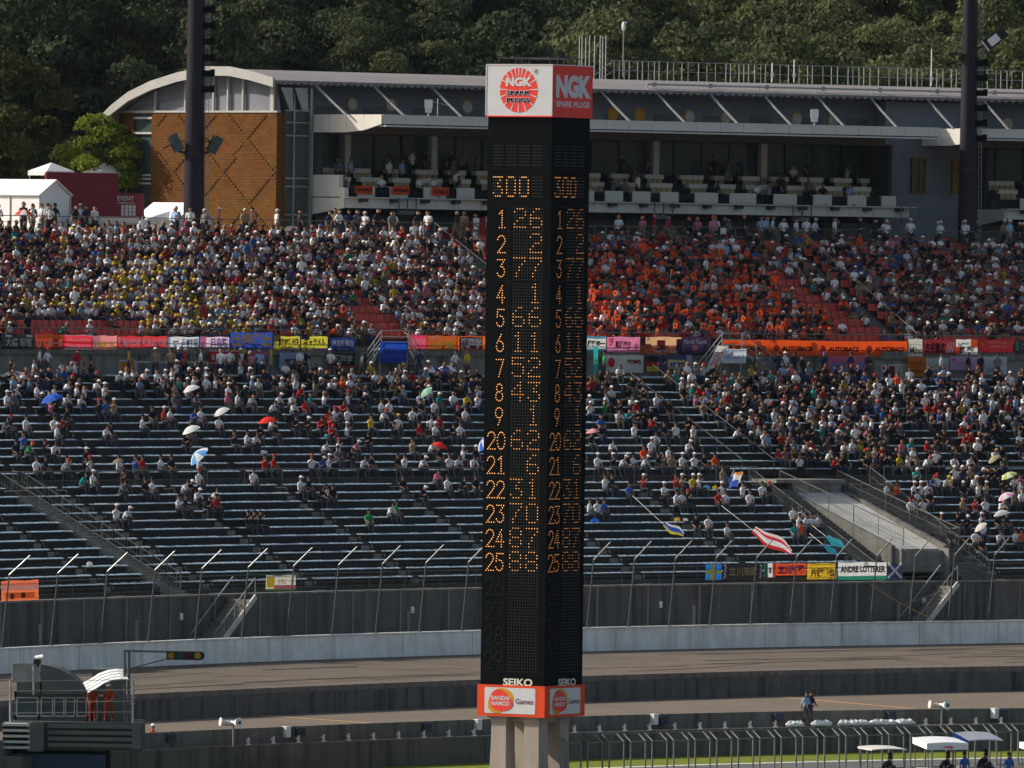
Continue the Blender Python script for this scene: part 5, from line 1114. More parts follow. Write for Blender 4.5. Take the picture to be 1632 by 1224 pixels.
# ================================================================ PEOPLE
PAL={'w':(.74,.74,.76),'k':(.018,.018,.022),'gy':(.15,.15,.165),'r':(.50,.02,.02),'b':(.05,.13,.42),'tan':(.33,.23,.14),'y':(.62,.45,.04),'g':(.04,.32,.10),'o':(.85,.085,.015),'pk':(.62,.20,.28),'teal':(.03,.34,.34),'lb':(.30,.45,.65),'n':(.02,.03,.09),'br':(.10,.05,.03)}
NAMES={'w':'white','k':'black','gy':'grey','r':'red','b':'blue','tan':'tan','y':'yellow','g':'green','o':'orange','pk':'pink','teal':'turquoise','lb':'pale blue','n':'navy','br':'brown'}
POSES={
'sit':dict(j=[(0,0,.50,.135),(0,.0,.68,.125),(0,-.03,.88,.15),(0,-.05,1.04,.07),(0,-.07,1.12,.062),(0,-.085,1.20,.10),(0,-.085,1.30,.092),
   (-.17,-.03,.97,.075),(-.23,-.10,.76,.052),(-.13,-.33,.64,.036),(-.09,-.41,.61,.04),(.17,-.03,.97,.075),(.23,-.10,.76,.052),(.13,-.33,.64,.036),(.09,-.41,.61,.04),
   (-.10,-.04,.49,.105),(-.13,-.44,.50,.075),(-.12,-.46,.10,.05),(-.13,-.62,.05,.045),(.10,-.04,.49,.105),(.13,-.44,.50,.075),(.12,-.46,.10,.05),(.13,-.62,.05,.045)]),
'lean':dict(j=[(0,0,.50,.135),(0,-.07,.66,.125),(0,-.20,.83,.15),(0,-.30,.95,.07),(0,-.35,1.01,.062),(0,-.40,1.07,.10),(0,-.44,1.16,.092),
   (-.17,-.20,.90,.075),(-.22,-.36,.68,.052),(-.10,-.50,.72,.036),(-.04,-.52,.80,.04),(.17,-.20,.90,.075),(.22,-.38,.66,.052),(.12,-.52,.60,.036),(.06,-.56,.58,.04),
   (-.10,-.04,.49,.105),(-.16,-.44,.50,.075),(-.12,-.42,.10,.05),(-.13,-.58,.05,.045),(.10,-.04,.49,.105),(.16,-.44,.50,.075),(.15,-.50,.10,.05),(.16,-.66,.05,.045)]),
'arm':dict(j=[(0,0,.50,.135),(0,.02,.68,.125),(0,.02,.88,.15),(0,.01,1.04,.07),(0,0,1.12,.062),(.02,-.02,1.20,.10),(.02,-.02,1.30,.092),
   (-.17,.0,.97,.075),(-.24,-.14,.84,.052),(-.12,-.30,1.02,.036),(-.08,-.32,1.10,.04),(.17,.0,.97,.075),(.22,.10,.74,.052),(.22,.08,.52,.036),(.22,.04,.47,.04),
   (-.10,-.04,.49,.105),(-.13,-.44,.52,.075),(-.12,-.40,.10,.05),(-.13,-.56,.05,.045),(.10,-.04,.49,.105),(.15,-.44,.50,.075),(.16,-.54,.10,.05),(.17,-.70,.05,.045)]),
'stand':dict(j=[(0,0,.92,.135),(0,.0,1.08,.12),(0,0,1.28,.15),(0,-.01,1.45,.07),(0,-.01,1.52,.062),(0,-.03,1.60,.10),(0,-.03,1.69,.092),
   (-.19,0,1.38,.075),(-.24,.0,1.12,.052),(-.22,-.10,.88,.036),(-.21,-.14,.80,.04),(.19,0,1.38,.075),(.25,.02,1.12,.052),(.18,-.18,1.0,.036),(.12,-.24,1.0,.04),
   (-.10,0,.88,.11),(-.12,-.03,.48,.075),(-.12,.02,.09,.05),(-.13,-.14,.04,.045),(.10,0,.88,.11),(.12,-.02,.48,.075),(.13,.04,.09,.05),(.15,-.12,.04,.045)]),
'walk':dict(j=[(0,0,.92,.135),(0,-.0,1.08,.12),(0,-.03,1.28,.15),(0,-.04,1.45,.07),(0,-.05,1.52,.062),(0,-.08,1.60,.10),(0,-.08,1.69,.092),
   (-.19,-.02,1.38,.075),(-.24,.10,1.12,.052),(-.22,.12,.88,.036),(-.21,.08,.80,.04),(.19,-.02,1.38,.075),(.25,-.10,1.12,.052),(.18,-.30,1.02,.036),(.14,-.36,1.02,.04),
   (-.10,0,.88,.11),(-.12,-.16,.50,.078),(-.12,-.26,.11,.05),(-.13,-.42,.05,.045),(.10,0,.88,.11),(.12,.06,.48,.078),(.13,.28,.12,.05),(.14,.16,.05,.045)])}
EDG=[(0,1),(1,2),(2,3),(3,4),(4,5),(5,6),(2,7),(7,8),(8,9),(9,10),(2,11),(11,12),(12,13),(13,14),(0,15),(15,16),(16,17),(17,18),(0,19),(19,20),(20,21),(21,22)]
REG=[1,1,1,0,0,0,1,1,0,0,1,1,0,0,2,2,2,3,2,2,2,3]   # 0 skin 1 shirt 2 trousers 3 shoes
FING=[]
def body_mesh(pose,sub_,fingers=False):
    J=POSES[pose]['j']; edges=list(EDG); reg=list(REG); V=[q[:3] for q in J]; Rr=[q[3] for q in J]
    if fingers:
        for h,e in ((10,9),(14,13)):
            d=(Vector(V[h])-Vector(V[e])).normalized(); sd_=d.cross(Vector((0,0,1))); sd_=sd_.normalized() if sd_.length>.1 else Vector((1,0,0))
            for k,(o,L) in enumerate(((-.036,.065),(-.012,.08),(.012,.075),(.036,.06),(.05,.04))):
                a=Vector(V[h])+sd_*o+d*(.03 if k<4 else -.01); b=a+d*L*.6+Vector((0,0,-.01)); c=b+d*L*.4+Vector((0,0,-.025))
                i=len(V); V+= [tuple(a),tuple(b),tuple(c)]; Rr+=[.012,.010,.008]; edges+=[(h,i),(i,i+1),(i+1,i+2)]; reg+=[0,0,0]
    me=bpy.data.meshes.new('p'); me.from_pydata(V,edges,[]); o=bpy.data.objects.new('p',me); scene.collection.objects.link(o)
    m=o.modifiers.new('s','SKIN'); m.use_smooth_shade=True; m.branch_smoothing=.4
    for i,sv in enumerate(me.skin_vertices[0].data): sv.radius=(Rr[i]*(1.12 if i in(1,2) else 1),Rr[i]*(.8 if i in (1,2) else 1)); sv.use_root=(i==0)
    if sub_: ss=o.modifiers.new('u','SUBSURF'); ss.levels=sub_
    bpy.context.view_layer.update(); dg=bpy.context.evaluated_depsgraph_get(); me2=bpy.data.meshes.new_from_object(o.evaluated_get(dg)); bpy.data.objects.remove(o)
    segA=np.array([V[a] for a,b in edges]); segB=np.array([V[b] for a,b in edges]); rr=np.array([(Rr[a]+Rr[b])/2 for a,b in edges])
    out=[]
    for p in me2.polygons:
        c=np.array(p.center); d=segB-segA; t=np.clip(((c-segA)*d).sum(1)/(d*d).sum(1),0,1); q=np.linalg.norm(c-(segA+d*t[:,None]),axis=1)-rr*.6; out.append(reg[int(np.argmin(q))])
    return me2,out
def hat_mesh(pose,kind):
    J=POSES[pose]['j']; c=Vector(J[6][:3]); f=(Vector(J[6][:3])-Vector(J[5][:3])).normalized(); mb=MB()
    c=c-f*.03; q=Vector((0,0,1)).rotation_difference(f).to_matrix()
    if kind=='hair': mb.sphere(c+Vector((0,.022,.005)),.103,.112,.118,8,6,0,q,-.35)
    elif kind=='cap': mb.sphere(c+Vector((0,.005,.03)),.112,.118,.10,8,6,0,q,-.1); mb.hexa([c+Vector(v) for v in ((-.08,-.19,.02),(.08,-.19,.02),(.08,-.08,.04),(-.08,-.08,.04),(-.08,-.19,.032),(.08,-.19,.032),(.08,-.08,.055),(-.08,-.08,.055))])
    else: mb.sphere(c+Vector((0,.005,.03)),.105,.112,.10,8,6,0,q,-.1); mb.tube(c+Vector((0,0,.005)),c+Vector((0,0,.03)),.20,.12,10)
    return mb
PM={}; CM={}; HM={}; SHOE=mat('shoes',(.05,.05,.055),.6,.3,4)
for ps in POSES:
    me,rg=body_mesh(ps,1,fingers=(ps in('stand','walk'))); me.name='person_body'
    for q in (M['skin'],M['cloth'],M['pants'],SHOE): me.materials.append(q)
    me.polygons.foreach_set('material_index',rg); me.polygons.foreach_set('use_smooth',[True]*len(rg)); PM[ps]=me
    # face: nose and brow on the head front
    me2,rg2=body_mesh(ps,0); V=np.array([v.co[:] for v in me2.vertices]); fs=[tuple(p.vertices) for p in me2.polygons]
    ft=[];rt=[]
    for f,r in zip(fs,rg2):
        for i in range(1,len(f)-1): ft.append((f[0],f[i],f[i+1])); rt.append(r)
    CM[ps]=(V,ft,rt)
    for k in ('hair','cap','brim'):
        mb=hat_mesh(ps,k); o=mb.build('x',M['cloth'] if k!='hair' else M['hair'],smooth=True); HM[(ps,k)]=(o.data,np.array(mb.v),[(f[0],f[i],f[i+1]) for f in mb.f for i in range(1,len(f)-1)]); bpy.data.objects.remove(o)
        HM[(ps,k)][0].name={'hair':'hair','cap':'cap','brim':'sun_hat'}[k]
def face_mesh(ps):
    J=POSES[ps]['j']; c=(Vector(J[5][:3])+Vector(J[6][:3]))/2; mb=MB()
    mb.sphere(c+Vector((0,-.098,-.012)),.013,.02,.02,6,4,0); mb.sphere(c+Vector((-.096,.0,0)),.012,.02,.028,6,4,0); mb.sphere(c+Vector((.096,.0,0)),.012,.02,.028,6,4,0)
    for e in (-.035,.035): mb.sphere(c+Vector((e,-.088,.022)),.014,.008,.008,6,4,1)
    mb.box(c.x-.025,c.x+.025,c.y-.094,c.y-.08,c.z-.052,c.z-.045,1); o=mb.build('face',[M['skin'],M['hair']]); me=o.data; bpy.data.objects.remove(o); return me
FM={ps:face_mesh(ps) for ps in POSES}
SUIT={}
def suit_mesh(ps):
    if ps not in SUIT: m=PM[ps].copy(); m.materials[2]=M['cloth']; m.name='person_suit'; SUIT[ps]=m
    return SUIT[ps]
def person(ps,loc,rz,shirt,hat=None,label=None,group=None,name='person'):
    p=link(name,PM[ps],None,label,'person',group,None,loc,rz); p.color=(*PAL[shirt],1)
    if hat in (None,'h'): link('hair',HM[(ps,'hair')][0],p)
    else:
        kind='brim' if hat in ('tan',) else 'cap'; h=link('cap' if kind=='cap' else 'sun_hat',HM[(ps,kind)][0],p); h.color=(*PAL[hat],1); 
    link('face',FM[ps],p); return p
def face_rot(s,extra=0): n,_=frame(s); return math.atan2(n[1],n[0])-math.pi/2+extra
# --- seated spectators taken one by one from the photograph: (crop dx, dy, scale, list)
L5=[(80,85,'w','w'),(235,80,'w',0),(40,165,'w','w'),(85,165,'gy',0),(330,185,'pk',0),(680,95,'w','w'),(350,290,'w',0),(165,335,'w',0),(365,360,'w','w'),(150,410,'b',0),(680,225,'b',0),(740,225,'tan','w'),(920,290,'w',0),(985,280,'k',0),(1060,235,'r','w'),(1100,230,'w',0),(1245,280,'b',0),(1300,280,'w',0),(1420,285,'w',0),(1600,385,'w',0),(1520,400,'k',0),(1190,390,'k',0),(1240,385,'k',0),(675,375,'w',0),(700,345,'k',0),(345,480,'w',0),(165,485,'g','o'),(290,470,'k',0),(555,505,'k','w'),(235,590,'w',0),(290,590,'k',0),(400,585,'w','r'),(770,590,'w',0),(880,590,'b',0),(920,590,'r',0),(1040,595,'w',0),(1110,580,'k',0),(1290,590,'w',0),(580,575,'w','r'),(520,600,'k',0),(520,700,'teal',0),(600,690,'w','w'),(775,725,'gy',0),(985,730,'w',0),(940,720,'k',0),(1180,720,'w',0),(1210,700,'k','w'),(1290,690,'w','r'),(1270,760,'w','w'),(1400,800,'r',0),(1370,795,'w',0),(1155,830,'w',0),(1200,830,'k',0),(755,890,'w','w'),(800,875,'w','w'),(1612,930,'k',0),(1090,100,'k',0),(1215,125,'w',0),(1250,130,'gy',0),(1540,130,'w',0),(1070,110,'tan',0),(640,215,'k','r'),(800,640,'br',0),(430,270,'k',0),(380,290,'r',0),(60,320,'k','r'),(400,600,'k',0),(1330,820,'k',0),(20,300,'gy',0),(100,470,'k',0),(1480,90,'w','w'),(1400,60,'w',0),(1340,60,'w','w')]
L6=[(70,385,'w',0),(130,380,'k',0),(200,330,'w',0),(230,350,'k',0),(330,135,'w',0),(380,120,'r','w'),(240,130,'w','w'),(200,215,'w',0),(340,210,'w',0),(430,180,'r',0),(430,290,'k','w'),(350,330,'k',0),(520,290,'r',0),(560,230,'r',0),(600,290,'r',0),(620,235,'w','r'),(710,165,'w','r'),(660,180,'r',0),(710,230,'w',0),(780,130,'k','w'),(780,175,'k',0),(925,190,'w',0),(980,185,'w',0),(860,295,'y',0),(925,270,'w','r'),(1035,315,'w','y'),(1010,350,'k',0),(1130,270,'w','k'),(1170,335,'r',0),(1250,290,'w',0),(1300,290,'r',0),(1180,150,'w',0),(1180,210,'k',0),(1270,180,'w',0),(1470,160,'y',0),(1470,240,'w',0),(1420,240,'k','r'),(600,370,'r','r'),(705,380,'w','w'),(650,440,'w','r'),(540,440,'w',0),(830,420,'k',0),(740,480,'pk','w'),(700,490,'k',0),(640,490,'gy',0),(800,545,'w',0),(860,545,'k',0),(1230,370,'k','w'),(1275,370,'w','w'),(1240,480,'w',0),(1300,490,'k',0),(1370,380,'k',0),(1440,380,'w',0),(1130,465,'tan',0),(1540,500,'k','w'),(1460,520,'w','w'),(1080,555,'w',0),(1030,560,'k',0),(1180,580,'w','w'),(1275,605,'pk',0),(1370,585,'w',0),(1410,590,'w',0),(1520,590,'w',0),(95,630,'w',0),(170,590,'r',0),(225,585,'r','r'),(475,575,'w','r'),(530,560,'b','w'),(590,575,'w','w'),(400,715,'w','w'),(450,720,'k',0),(530,750,'k',0),(500,790,'w',0),(565,790,'k',0),(1065,700,'k',0),(1180,750,'k','w'),(1355,710,'w',0),(1440,700,'k',0),(1540,700,'k',0),(975,865,'w',0),(1020,885,'g',0),(845,925,'g',0),(80,910,'k',0),(120,940,'k',0)]
L7=[(180,695,'w',0),(220,710,'k',0),(430,700,'r','w'),(335,730,'b',0),(560,760,'w','w'),(640,700,'r',0),(680,690,'tan','w'),(750,690,'y','w'),(790,700,'w','w'),(935,720,'w','w'),(960,780,'w',0),(915,800,'r',0),(640,800,'w',0),(665,815,'w',0),(715,790,'k','r'),(1075,740,'w',0),(1120,790,'w',0),(1200,720,'w',0),(1240,740,'k','r'),(75,860,'w',0),(130,860,'w',0),(170,850,'b',0),(850,945,'w',0),(770,945,'k',0),(970,1000,'w',0),(1400,890,'w',0),(1440,940,'w',0),(1410,1000,'teal',0),(130,570,'w','w'),(230,570,'k','w'),(265,570,'w','w'),(320,560,'k','w'),(345,560,'w',0),(420,560,'w','w'),(480,470,'w','w'),(430,480,'o',0),(210,480,'w',0),(590,490,'w',0),(710,460,'w','w'),(760,530,'w','w'),(820,550,'k',0),(890,530,'o',0),(610,570,'tan',0),(680,580,'w','w'),(90,400,'k',0),(370,340,'w',0),(500,380,'w',0),(560,370,'k',0),(640,360,'w',0),(520,560,'k',0),(560,580,'gy',0),(940,620,'tan',0)]
L8=[(620,735,'w','w'),(690,740,'o',0),(800,740,'w','w'),(845,740,'w','w'),(890,735,'w',0),(900,680,'b','r'),(950,680,'w','r'),(985,680,'w','y'),(1040,675,'y',0),(770,780,'r',0),(820,790,'w',0),(860,820,'w',0),(780,840,'w',0),(900,810,'k',0),(1220,720,'w',0),(1270,740,'tan','w'),(1450,670,'w',0),(1480,675,'pk',0),(1380,800,'k',0),(1265,830,'w',0),(1450,800,'tan',0),(1345,920,'k',0),(1240,930,'w','w'),(1250,990,'w',0),(1140,960,'k','w'),(1080,960,'k',0),(1200,1070,'w',0),(1240,1090,'k',0),(1350,1070,'w',0),(1460,1070,'w',0),(1500,1070,'o',0),(1040,1060,'k',0),(20,890,'w',0),(60,935,'w',0),(110,930,'w',0),(165,940,'w',0),(60,1000,'o',0),(1150,570,'w',0),(1190,565,'k',0),(1060,550,'w',0),(980,960,'k','w'),(1120,730,'k','w'),(1400,940,'k',0),(1200,840,'r',0)]
rp=random.Random(5); taken=[]; people=[]
rows=[(bd(k),bz(k),('below',12-k)) for k in range(12)]+[(ud(j),uz(j),('above',j+1)) for j in range(13)]
for (ox,oy,sc,LL) in ((0,600,4.08,L5),(380,600,4.08,L6),(920,600,4.08,L7),(1260,600,4.08,L8)):
    for (cx,cyy,sh,ht) in LL:
        x=ox+cx/sc; y=oy+cyy/sc; best=None
        for (d,z,rw) in rows:
            s=sOf(x,d,z+.45); yy=proj(P(s,d,z+.38))[1]
            if best is None or abs(yy-y)<best[0]: best=(abs(yy-y),s,d,z,rw)
        _,s,d,z,rw=best
        while any(abs(s-a)<.42 and rw==b for a,b in taken): s+=.14
        taken.append((s,rw)); people.append((s,d,z,rw,sh,ht if ht else None))
ORD=['first','second','third','fourth','fifth','sixth','seventh','eighth','ninth','tenth','eleventh','twelfth','thirteenth','fourteenth','fifteenth','sixteenth']
STW=sOf(846,15,11)
from collections import defaultdict
cl=defaultdict(list)
for i,(s,d,z,rw,sh,ht) in enumerate(people):
    side='left' if proj(P(s,d,z))[0]<846 else 'right'; cl[(rw,side,sh,ht)].append((abs(proj(P(s,d,z))[0]-846),i))
labs={}
for key,q in cl.items():
    rw,side,sh,ht=key; q.sort()
    for n_,(_,i) in enumerate(q):
        hat=f' and {NAMES[ht]} hat' if ht else ', bareheaded'
        labs[i]=f"{NAMES[sh]} top{hat}, {ORD[rw[1]-1]} bench row {rw[0]} railed aisle, {ORD[n_] if len(q)>1 else 'only one'} {side} of tower"
for i,(s,d,z,rw,sh,ht) in enumerate(people):
    ps=rp.choice(['sit','sit','lean','arm']); person(ps,P(s,d,z-.45),face_rot(s,rp.uniform(-.5,.35)),sh,ht,labs[i],'spectators on the lower benches')
NIND=len(people)
# --- standing people picked out
ST=[(128,336,46.0,24.25,'w','w','standing man in white shirt and white cap before the maroon board'),(76,333,46.0,24.25,'w',None,'standing man in white shirt before the large white tent'),(87,333,46.3,24.25,'k',None,'standing person in dark clothes beside the man before the white tent'),
(248,585,28.9,16.15,'tan','w','standing shirtless-looking man in grey cap before the concourse shutters'),(75,573,28.9,16.15,'w','r','standing person in white shirt and red cap on the concourse at far left'),(63,580,28.9,16.15,'w',None,'standing person in white shirt right of the tunnel opening at far left'),(320,583,28.9,16.15,'w','k','person in white vest standing below the red team banner, on its left'),
(366,575,28.9,16.15,'w',None,'person in white shirt standing before the right end of the team banner'),(376,575,28.9,16.15,'br',None,'person in brown standing before the red team banner, on its right'),(392,573,28.9,16.15,'k',None,'person in black standing before the dusty blue banner'),(412,570,28.9,16.15,'k',None,'person in black standing right of the dusty blue banner'),(487,572,28.9,16.15,'k',None,'person in black standing before the pale blue banner'),
(478,588,28.9,16.15,'w',None,'person in white standing below the pale blue banner'),(527,588,28.9,16.15,'w','w','person in white cap standing below the black flame banner'),(582,562,29.0,16.15,'k',None,'person with dark vest standing left of the metal stairs'),(668,565,28.9,16.15,'n',None,'person in navy standing right of the blue hanging banner'),(725,587,28.6,16.15,'w',None,'person in striped white shirt standing beside the umbrellas'),(745,575,28.9,16.15,'y','k','person in yellow and black standing before the wall left of the tower'),
(963,580,28.9,16.15,'g',None,'person in green standing left of the white team banner'),(1055,575,28.9,16.15,'n',None,'person in navy suit standing right of the gold flag'),(1207,575,28.9,16.15,'k',None,'person in black standing right of the slanted banner stairs'),(1241,577,28.9,16.15,'n',None,'person in navy standing beside a friend in white cap on the concourse'),(1251,577,28.9,16.15,'w','w','person in white shirt and white cap standing on the concourse wall right'),(1266,578,28.9,16.15,'k',None,'person in black standing right of the white-capped friend'),(1312,580,28.9,16.15,'n','b','person in blue standing left of the pink blue-lettered banner'),
(1355,585,28.9,16.15,'n',None,'person in navy standing before the pink blue-lettered banner'),(1384,592,28.9,16.15,'k','k','person in black cap standing right of the pink banner'),(1543,573,28.9,16.15,'k',None,'tall person in black standing before the lilac heart banner'),(1563,577,28.9,16.15,'k',None,'person in black standing right of the lilac heart banner'),(1590,577,28.9,16.15,'gy','k','person in grey leaning before the white banner at far right'),(1500,600,28.5,16.15,'w',None,'person in white standing below the grey-white banner'),
(205,585,29.3,16.15,'y',None,'person in yellow standing in the orange doorway'),(272,600,28.6,16.15,'tan',None,'person in tan shirt standing before the grey shutter'),(285,598,28.6,16.15,'n','w','person in navy with white hat before the grey shutter'),
(1360,378,45.5,24.25,'w',None,'standing person in white shirt on the top walkway before the glass door')]
ST[-1]=(1221,388,45.5,24.25,)+ST[-1][4:]
for (x,y,d,z,sh,ht,lab) in ST:
    s=sOf(x,d,z+1.2); person(rp.choice(['stand','stand','walk']),P(s,d,z),face_rot(s,rp.uniform(-1.2,1.2)),sh,ht,lab)
# --- the dense crowd (thousands): one mass
CV=[];CF=[];CCol=[]; tot=0; base=0
def add_crowd(ps,loc,rz,sc,shirt,hat,hk,pants,skin):
    global tot,base
    V,fs,rg=CM[ps]; hd=HM[(ps,hk)]; c,s_=math.cos(rz),math.sin(rz)
    for (VV_,FF_,cols) in ((V,fs,[ (skin,shirt,pants,(.05,.05,.05))[r] for r in rg]),(hd[1],hd[2],None)):
        X=np.c_[VV_[:,0]*c-VV_[:,1]*s_,VV_[:,0]*s_+VV_[:,1]*c,VV_[:,2]]*sc+np.array(loc); CV.append(X)
        if cols is None: F2=[f for f in FF_ if f]; cols=[hat]*len(F2)
        else: F2=FF_
        CF.append(np.array(F2)+base); CCol.append(np.array(cols)); base+=len(X)
    tot+=1
rc_=random.Random(11)
def pick(w): 
    t=rc_.random()*sum(w.values())
    for k,v in w.items():
        t-=v
        if t<0: return k
    return k
BASEW={'w':.34,'k':.32,'gy':.08,'r':.05,'b':.03,'tan':.05,'y':.015,'g':.01,'o':.01,'pk':.04,'teal':.01,'lb':.05,'n':.06,'br':.03}
HATW={'h':.56,'w':.22,'k':.07,'tan':.05,'r':.05,'b':.02,'gy':.05}
def inpoly(x,y,p):
    c=False;j=len(p)-1
    for i in range(len(p)):
        if (p[i][1]>y)!=(p[j][1]>y) and x<(p[j][0]-p[i][0])*(y-p[i][1])/(p[j][1]-p[i][1])+p[i][0]: c=not c
        j=i
    return c
YZ=[(170,405),(240,405),(300,430),(330,470),(400,500),(440,545),(200,545),(150,520),(60,505),(60,485),(180,470)]
OZ=[(930,390),(1180,395),(1260,440),(1370,540),(930,545)]
EMP=[[(1205,420),(1230,420),(1275,446),(1320,473),(1360,498),(1380,510),(1412,538),(1412,548),(1265,548),(1330,530),(1325,507),(1290,486),(1250,464)],[(15,505),(225,510),(225,535),(0,535)],[(530,480),(590,470),(640,515),(680,545),(570,545),(570,520)],[(560,492),(640,505),(645,540),(575,540)],[(930,470),(985,470),(985,485),(930,485)],[(1035,530),(1090,522),(1090,536),(1040,536)],[(1455,540),(1632,540),(1632,545)]]
def crowd_at(s,d,z,zone):
    x,y=proj(P(s,d,z+.4))
    if x<-30 or x>1662 or 768<x<778+0: return
    if 785<x<925: return            # wholly hidden behind the tower
    cfg=dict(BASEW); hw=dict(HATW)
    if zone=='up':
        if any(a-.05<s<b+.05 for a,b in upst): return
        p=.95
        if any(inpoly(x,y,q) for q in EMP): p=.10
        if inpoly(x,y,YZ): hw={'y':.72,'h':.15,'w':.13}; cfg={'w':.5,'k':.15,'y':.22,'gy':.1,'lb':.08}
        if inpoly(x,y,OZ): hw={'o':.72,'h':.18,'w':.06,'k':.04}; cfg={'w':.17,'k':.30,'gy':.08,'r':.10,'o':.20,'n':.08,'lb':.05,'tan':.04}
        if x>1380: cfg['k']=.36; cfg['w']=.26; hw['h']=.75; hw['w']=.12
        if y>533 and not inpoly(x,y,YZ): p=.25
    else:
        if x<780:
            if y>640: return
            if y>622: p=.28 if x<380 else .5
            else: p=.62 if x<300 else .80
            if d>27.5: p*=.5
        else:
            lim=np.interp(x,[930,1100,1250,1300,1400,1632],[640,700,745,758,755,700])
            if y>lim+45: return
            p=.86 if y<lim-35 else (.6 if y<lim else .16)
            if x>1400: p=.80 if y<665 else (.52 if y<750 else .0)
            if d>27.5: p*=.6
            cfg['k']=.34; cfg['w']=.30; cfg['teal']=.04; hw['h']=.72; hw['w']=.13
        if any(abs(s-g)<.42 for g in gaps) or sq-.05<s<sq+2.2: return
    if rc_.random()>p: return
    if any(abs(s-a)<.45 and abs(dd_-d)<.3 for a,dd_ in tk2[int(s)] ): return
    sh=pick(cfg); ht=pick(hw); k=rc_.uniform(.75,1.15); shc=tuple(min(.85,c*k*(1 if sh in 'wo' else .72)) for c in PAL[sh]); hk='hair' if ht=='h' else ('brim' if rc_.random()<.25 else 'cap'); hc=(.014,.012,.012) if ht=='h' else tuple(c*.97 for c in PAL[ht])
    if ht=='w': hc=(.82,.82,.80)
    pt_=rc_.choice([(.02,.02,.03),(.03,.04,.08),(.05,.06,.12),(.2,.17,.12),(.015,.015,.015),(.10,.10,.10)]); sk=rc_.choice([(.26,.14,.09),(.21,.11,.07),(.32,.18,.12)])
    ps=rc_.choice(['sit','lean','arm','sit','arm'])
    if rc_.random()<.035: ps='stand'
    zz=z-.45 if ps!='stand' else z-.42
    add_crowd(ps,P(s,d-(.3 if ps=='stand' else 0),zz),face_rot(s,rc_.uniform(-.7,.5)),rc_.uniform(.85,1.0),shc,hc,hk,pt_,sk)
tk2=defaultdict(list)
for (s,d,z,rw,sh,ht) in people:
    for q in (-1,0,1): tk2[int(s)+q].append((s,d))
for k in range(13):
    s=-12+rc_.uniform(0,.3)
    while s<105: crowd_at(s,vd(k)-.02,vz(k),'up'); s+=rc_.uniform(.47,.60)
for j in range(13):
    s=-40+rc_.uniform(0,.3)
    while s<95: crowd_at(s,ud(j),uz(j),'low'); s+=rc_.uniform(.47,.66)
# right lower corner below the aisle, concourse standers and top walkway standers
for k in range(4,12):
    s=50.0
    while s<80:
        x,y=proj(P(s,bd(k),bz(k)+.4))
        if 1380+(k<8)*60<x<1640 and rc_.random()<(.34 if k>8 else .16): 
            if not any(abs(s-a)<.5 and abs(dd_-bd(k))<.3 for a,dd_ in tk2[int(s)]): add_crowd(rc_.choice(['sit','lean','arm']),P(s,bd(k),bz(k)-.45),face_rot(s,rc_.uniform(-.6,.4)),1,PAL[pick(BASEW)],PAL['w'] if rc_.random()<.5 else (.02,.02,.02),'cap',(.03,.03,.05),(.42,.24,.16))
        s+=.55
for rowd,z,p,n in ((44.6,24.25,.55,1),(45.6,24.25,.35,2),(28.7,16.15,.07,3),(29.2,16.15,.03,4)):
    s=-30
    while s<100:
        x,y=proj(P(s,rowd,z+1)); ok=(p if not (785<x<925) and -20<x<1650 else 0)
        if n<3: ok*= 1.0 if x>230 else .45
        if rc_.random()<ok:
            add_crowd(rc_.choice(['stand','walk']),P(s,rowd,z),face_rot(s,rc_.uniform(-1.5,1.5)),rc_.uniform(.9,1.03),PAL[pick(BASEW)],(.015,.013,.012) if rc_.random()<.6 else PAL['w' if not(n<3 and 900<x<1200) else 'o'],'hair' if rc_.random()<.5 else 'cap',rc_.choice([(.02,.02,.03),(.03,.04,.08),(.2,.17,.12)]),(.42,.24,.16))
        s+=rc_.uniform(.5,1.0)
# lounge terrace guests
for (d,z) in ((50.5,26.76),(52.1,27.34),(53.6,27.92),(50.4,26.76)):
    s=37.8
    while s<71.5:
        if rc_.random()<.30: add_crowd(rc_.choice(['stand','sit','arm','stand']),P(s,d,z),face_rot(s,rc_.uniform(-.8,.8)),1,PAL[rc_.choice(['w','k','k','gy','lb','n'])],(.015,.013,.012),'hair',(.02,.02,.03),(.35,.2,.13))
        s+=.8
C=np.concatenate(CCol); o=link('crowd',fast_mesh('crowd',np.concatenate(CV),np.concatenate(CF),C,(M['crowd'],),smooth=True,k=3),None,kind='stuff',label='dense crowd of seated spectators filling both grandstands',cat='crowd'); print('CROWD',tot,len(C),'IND',NIND+len(ST))
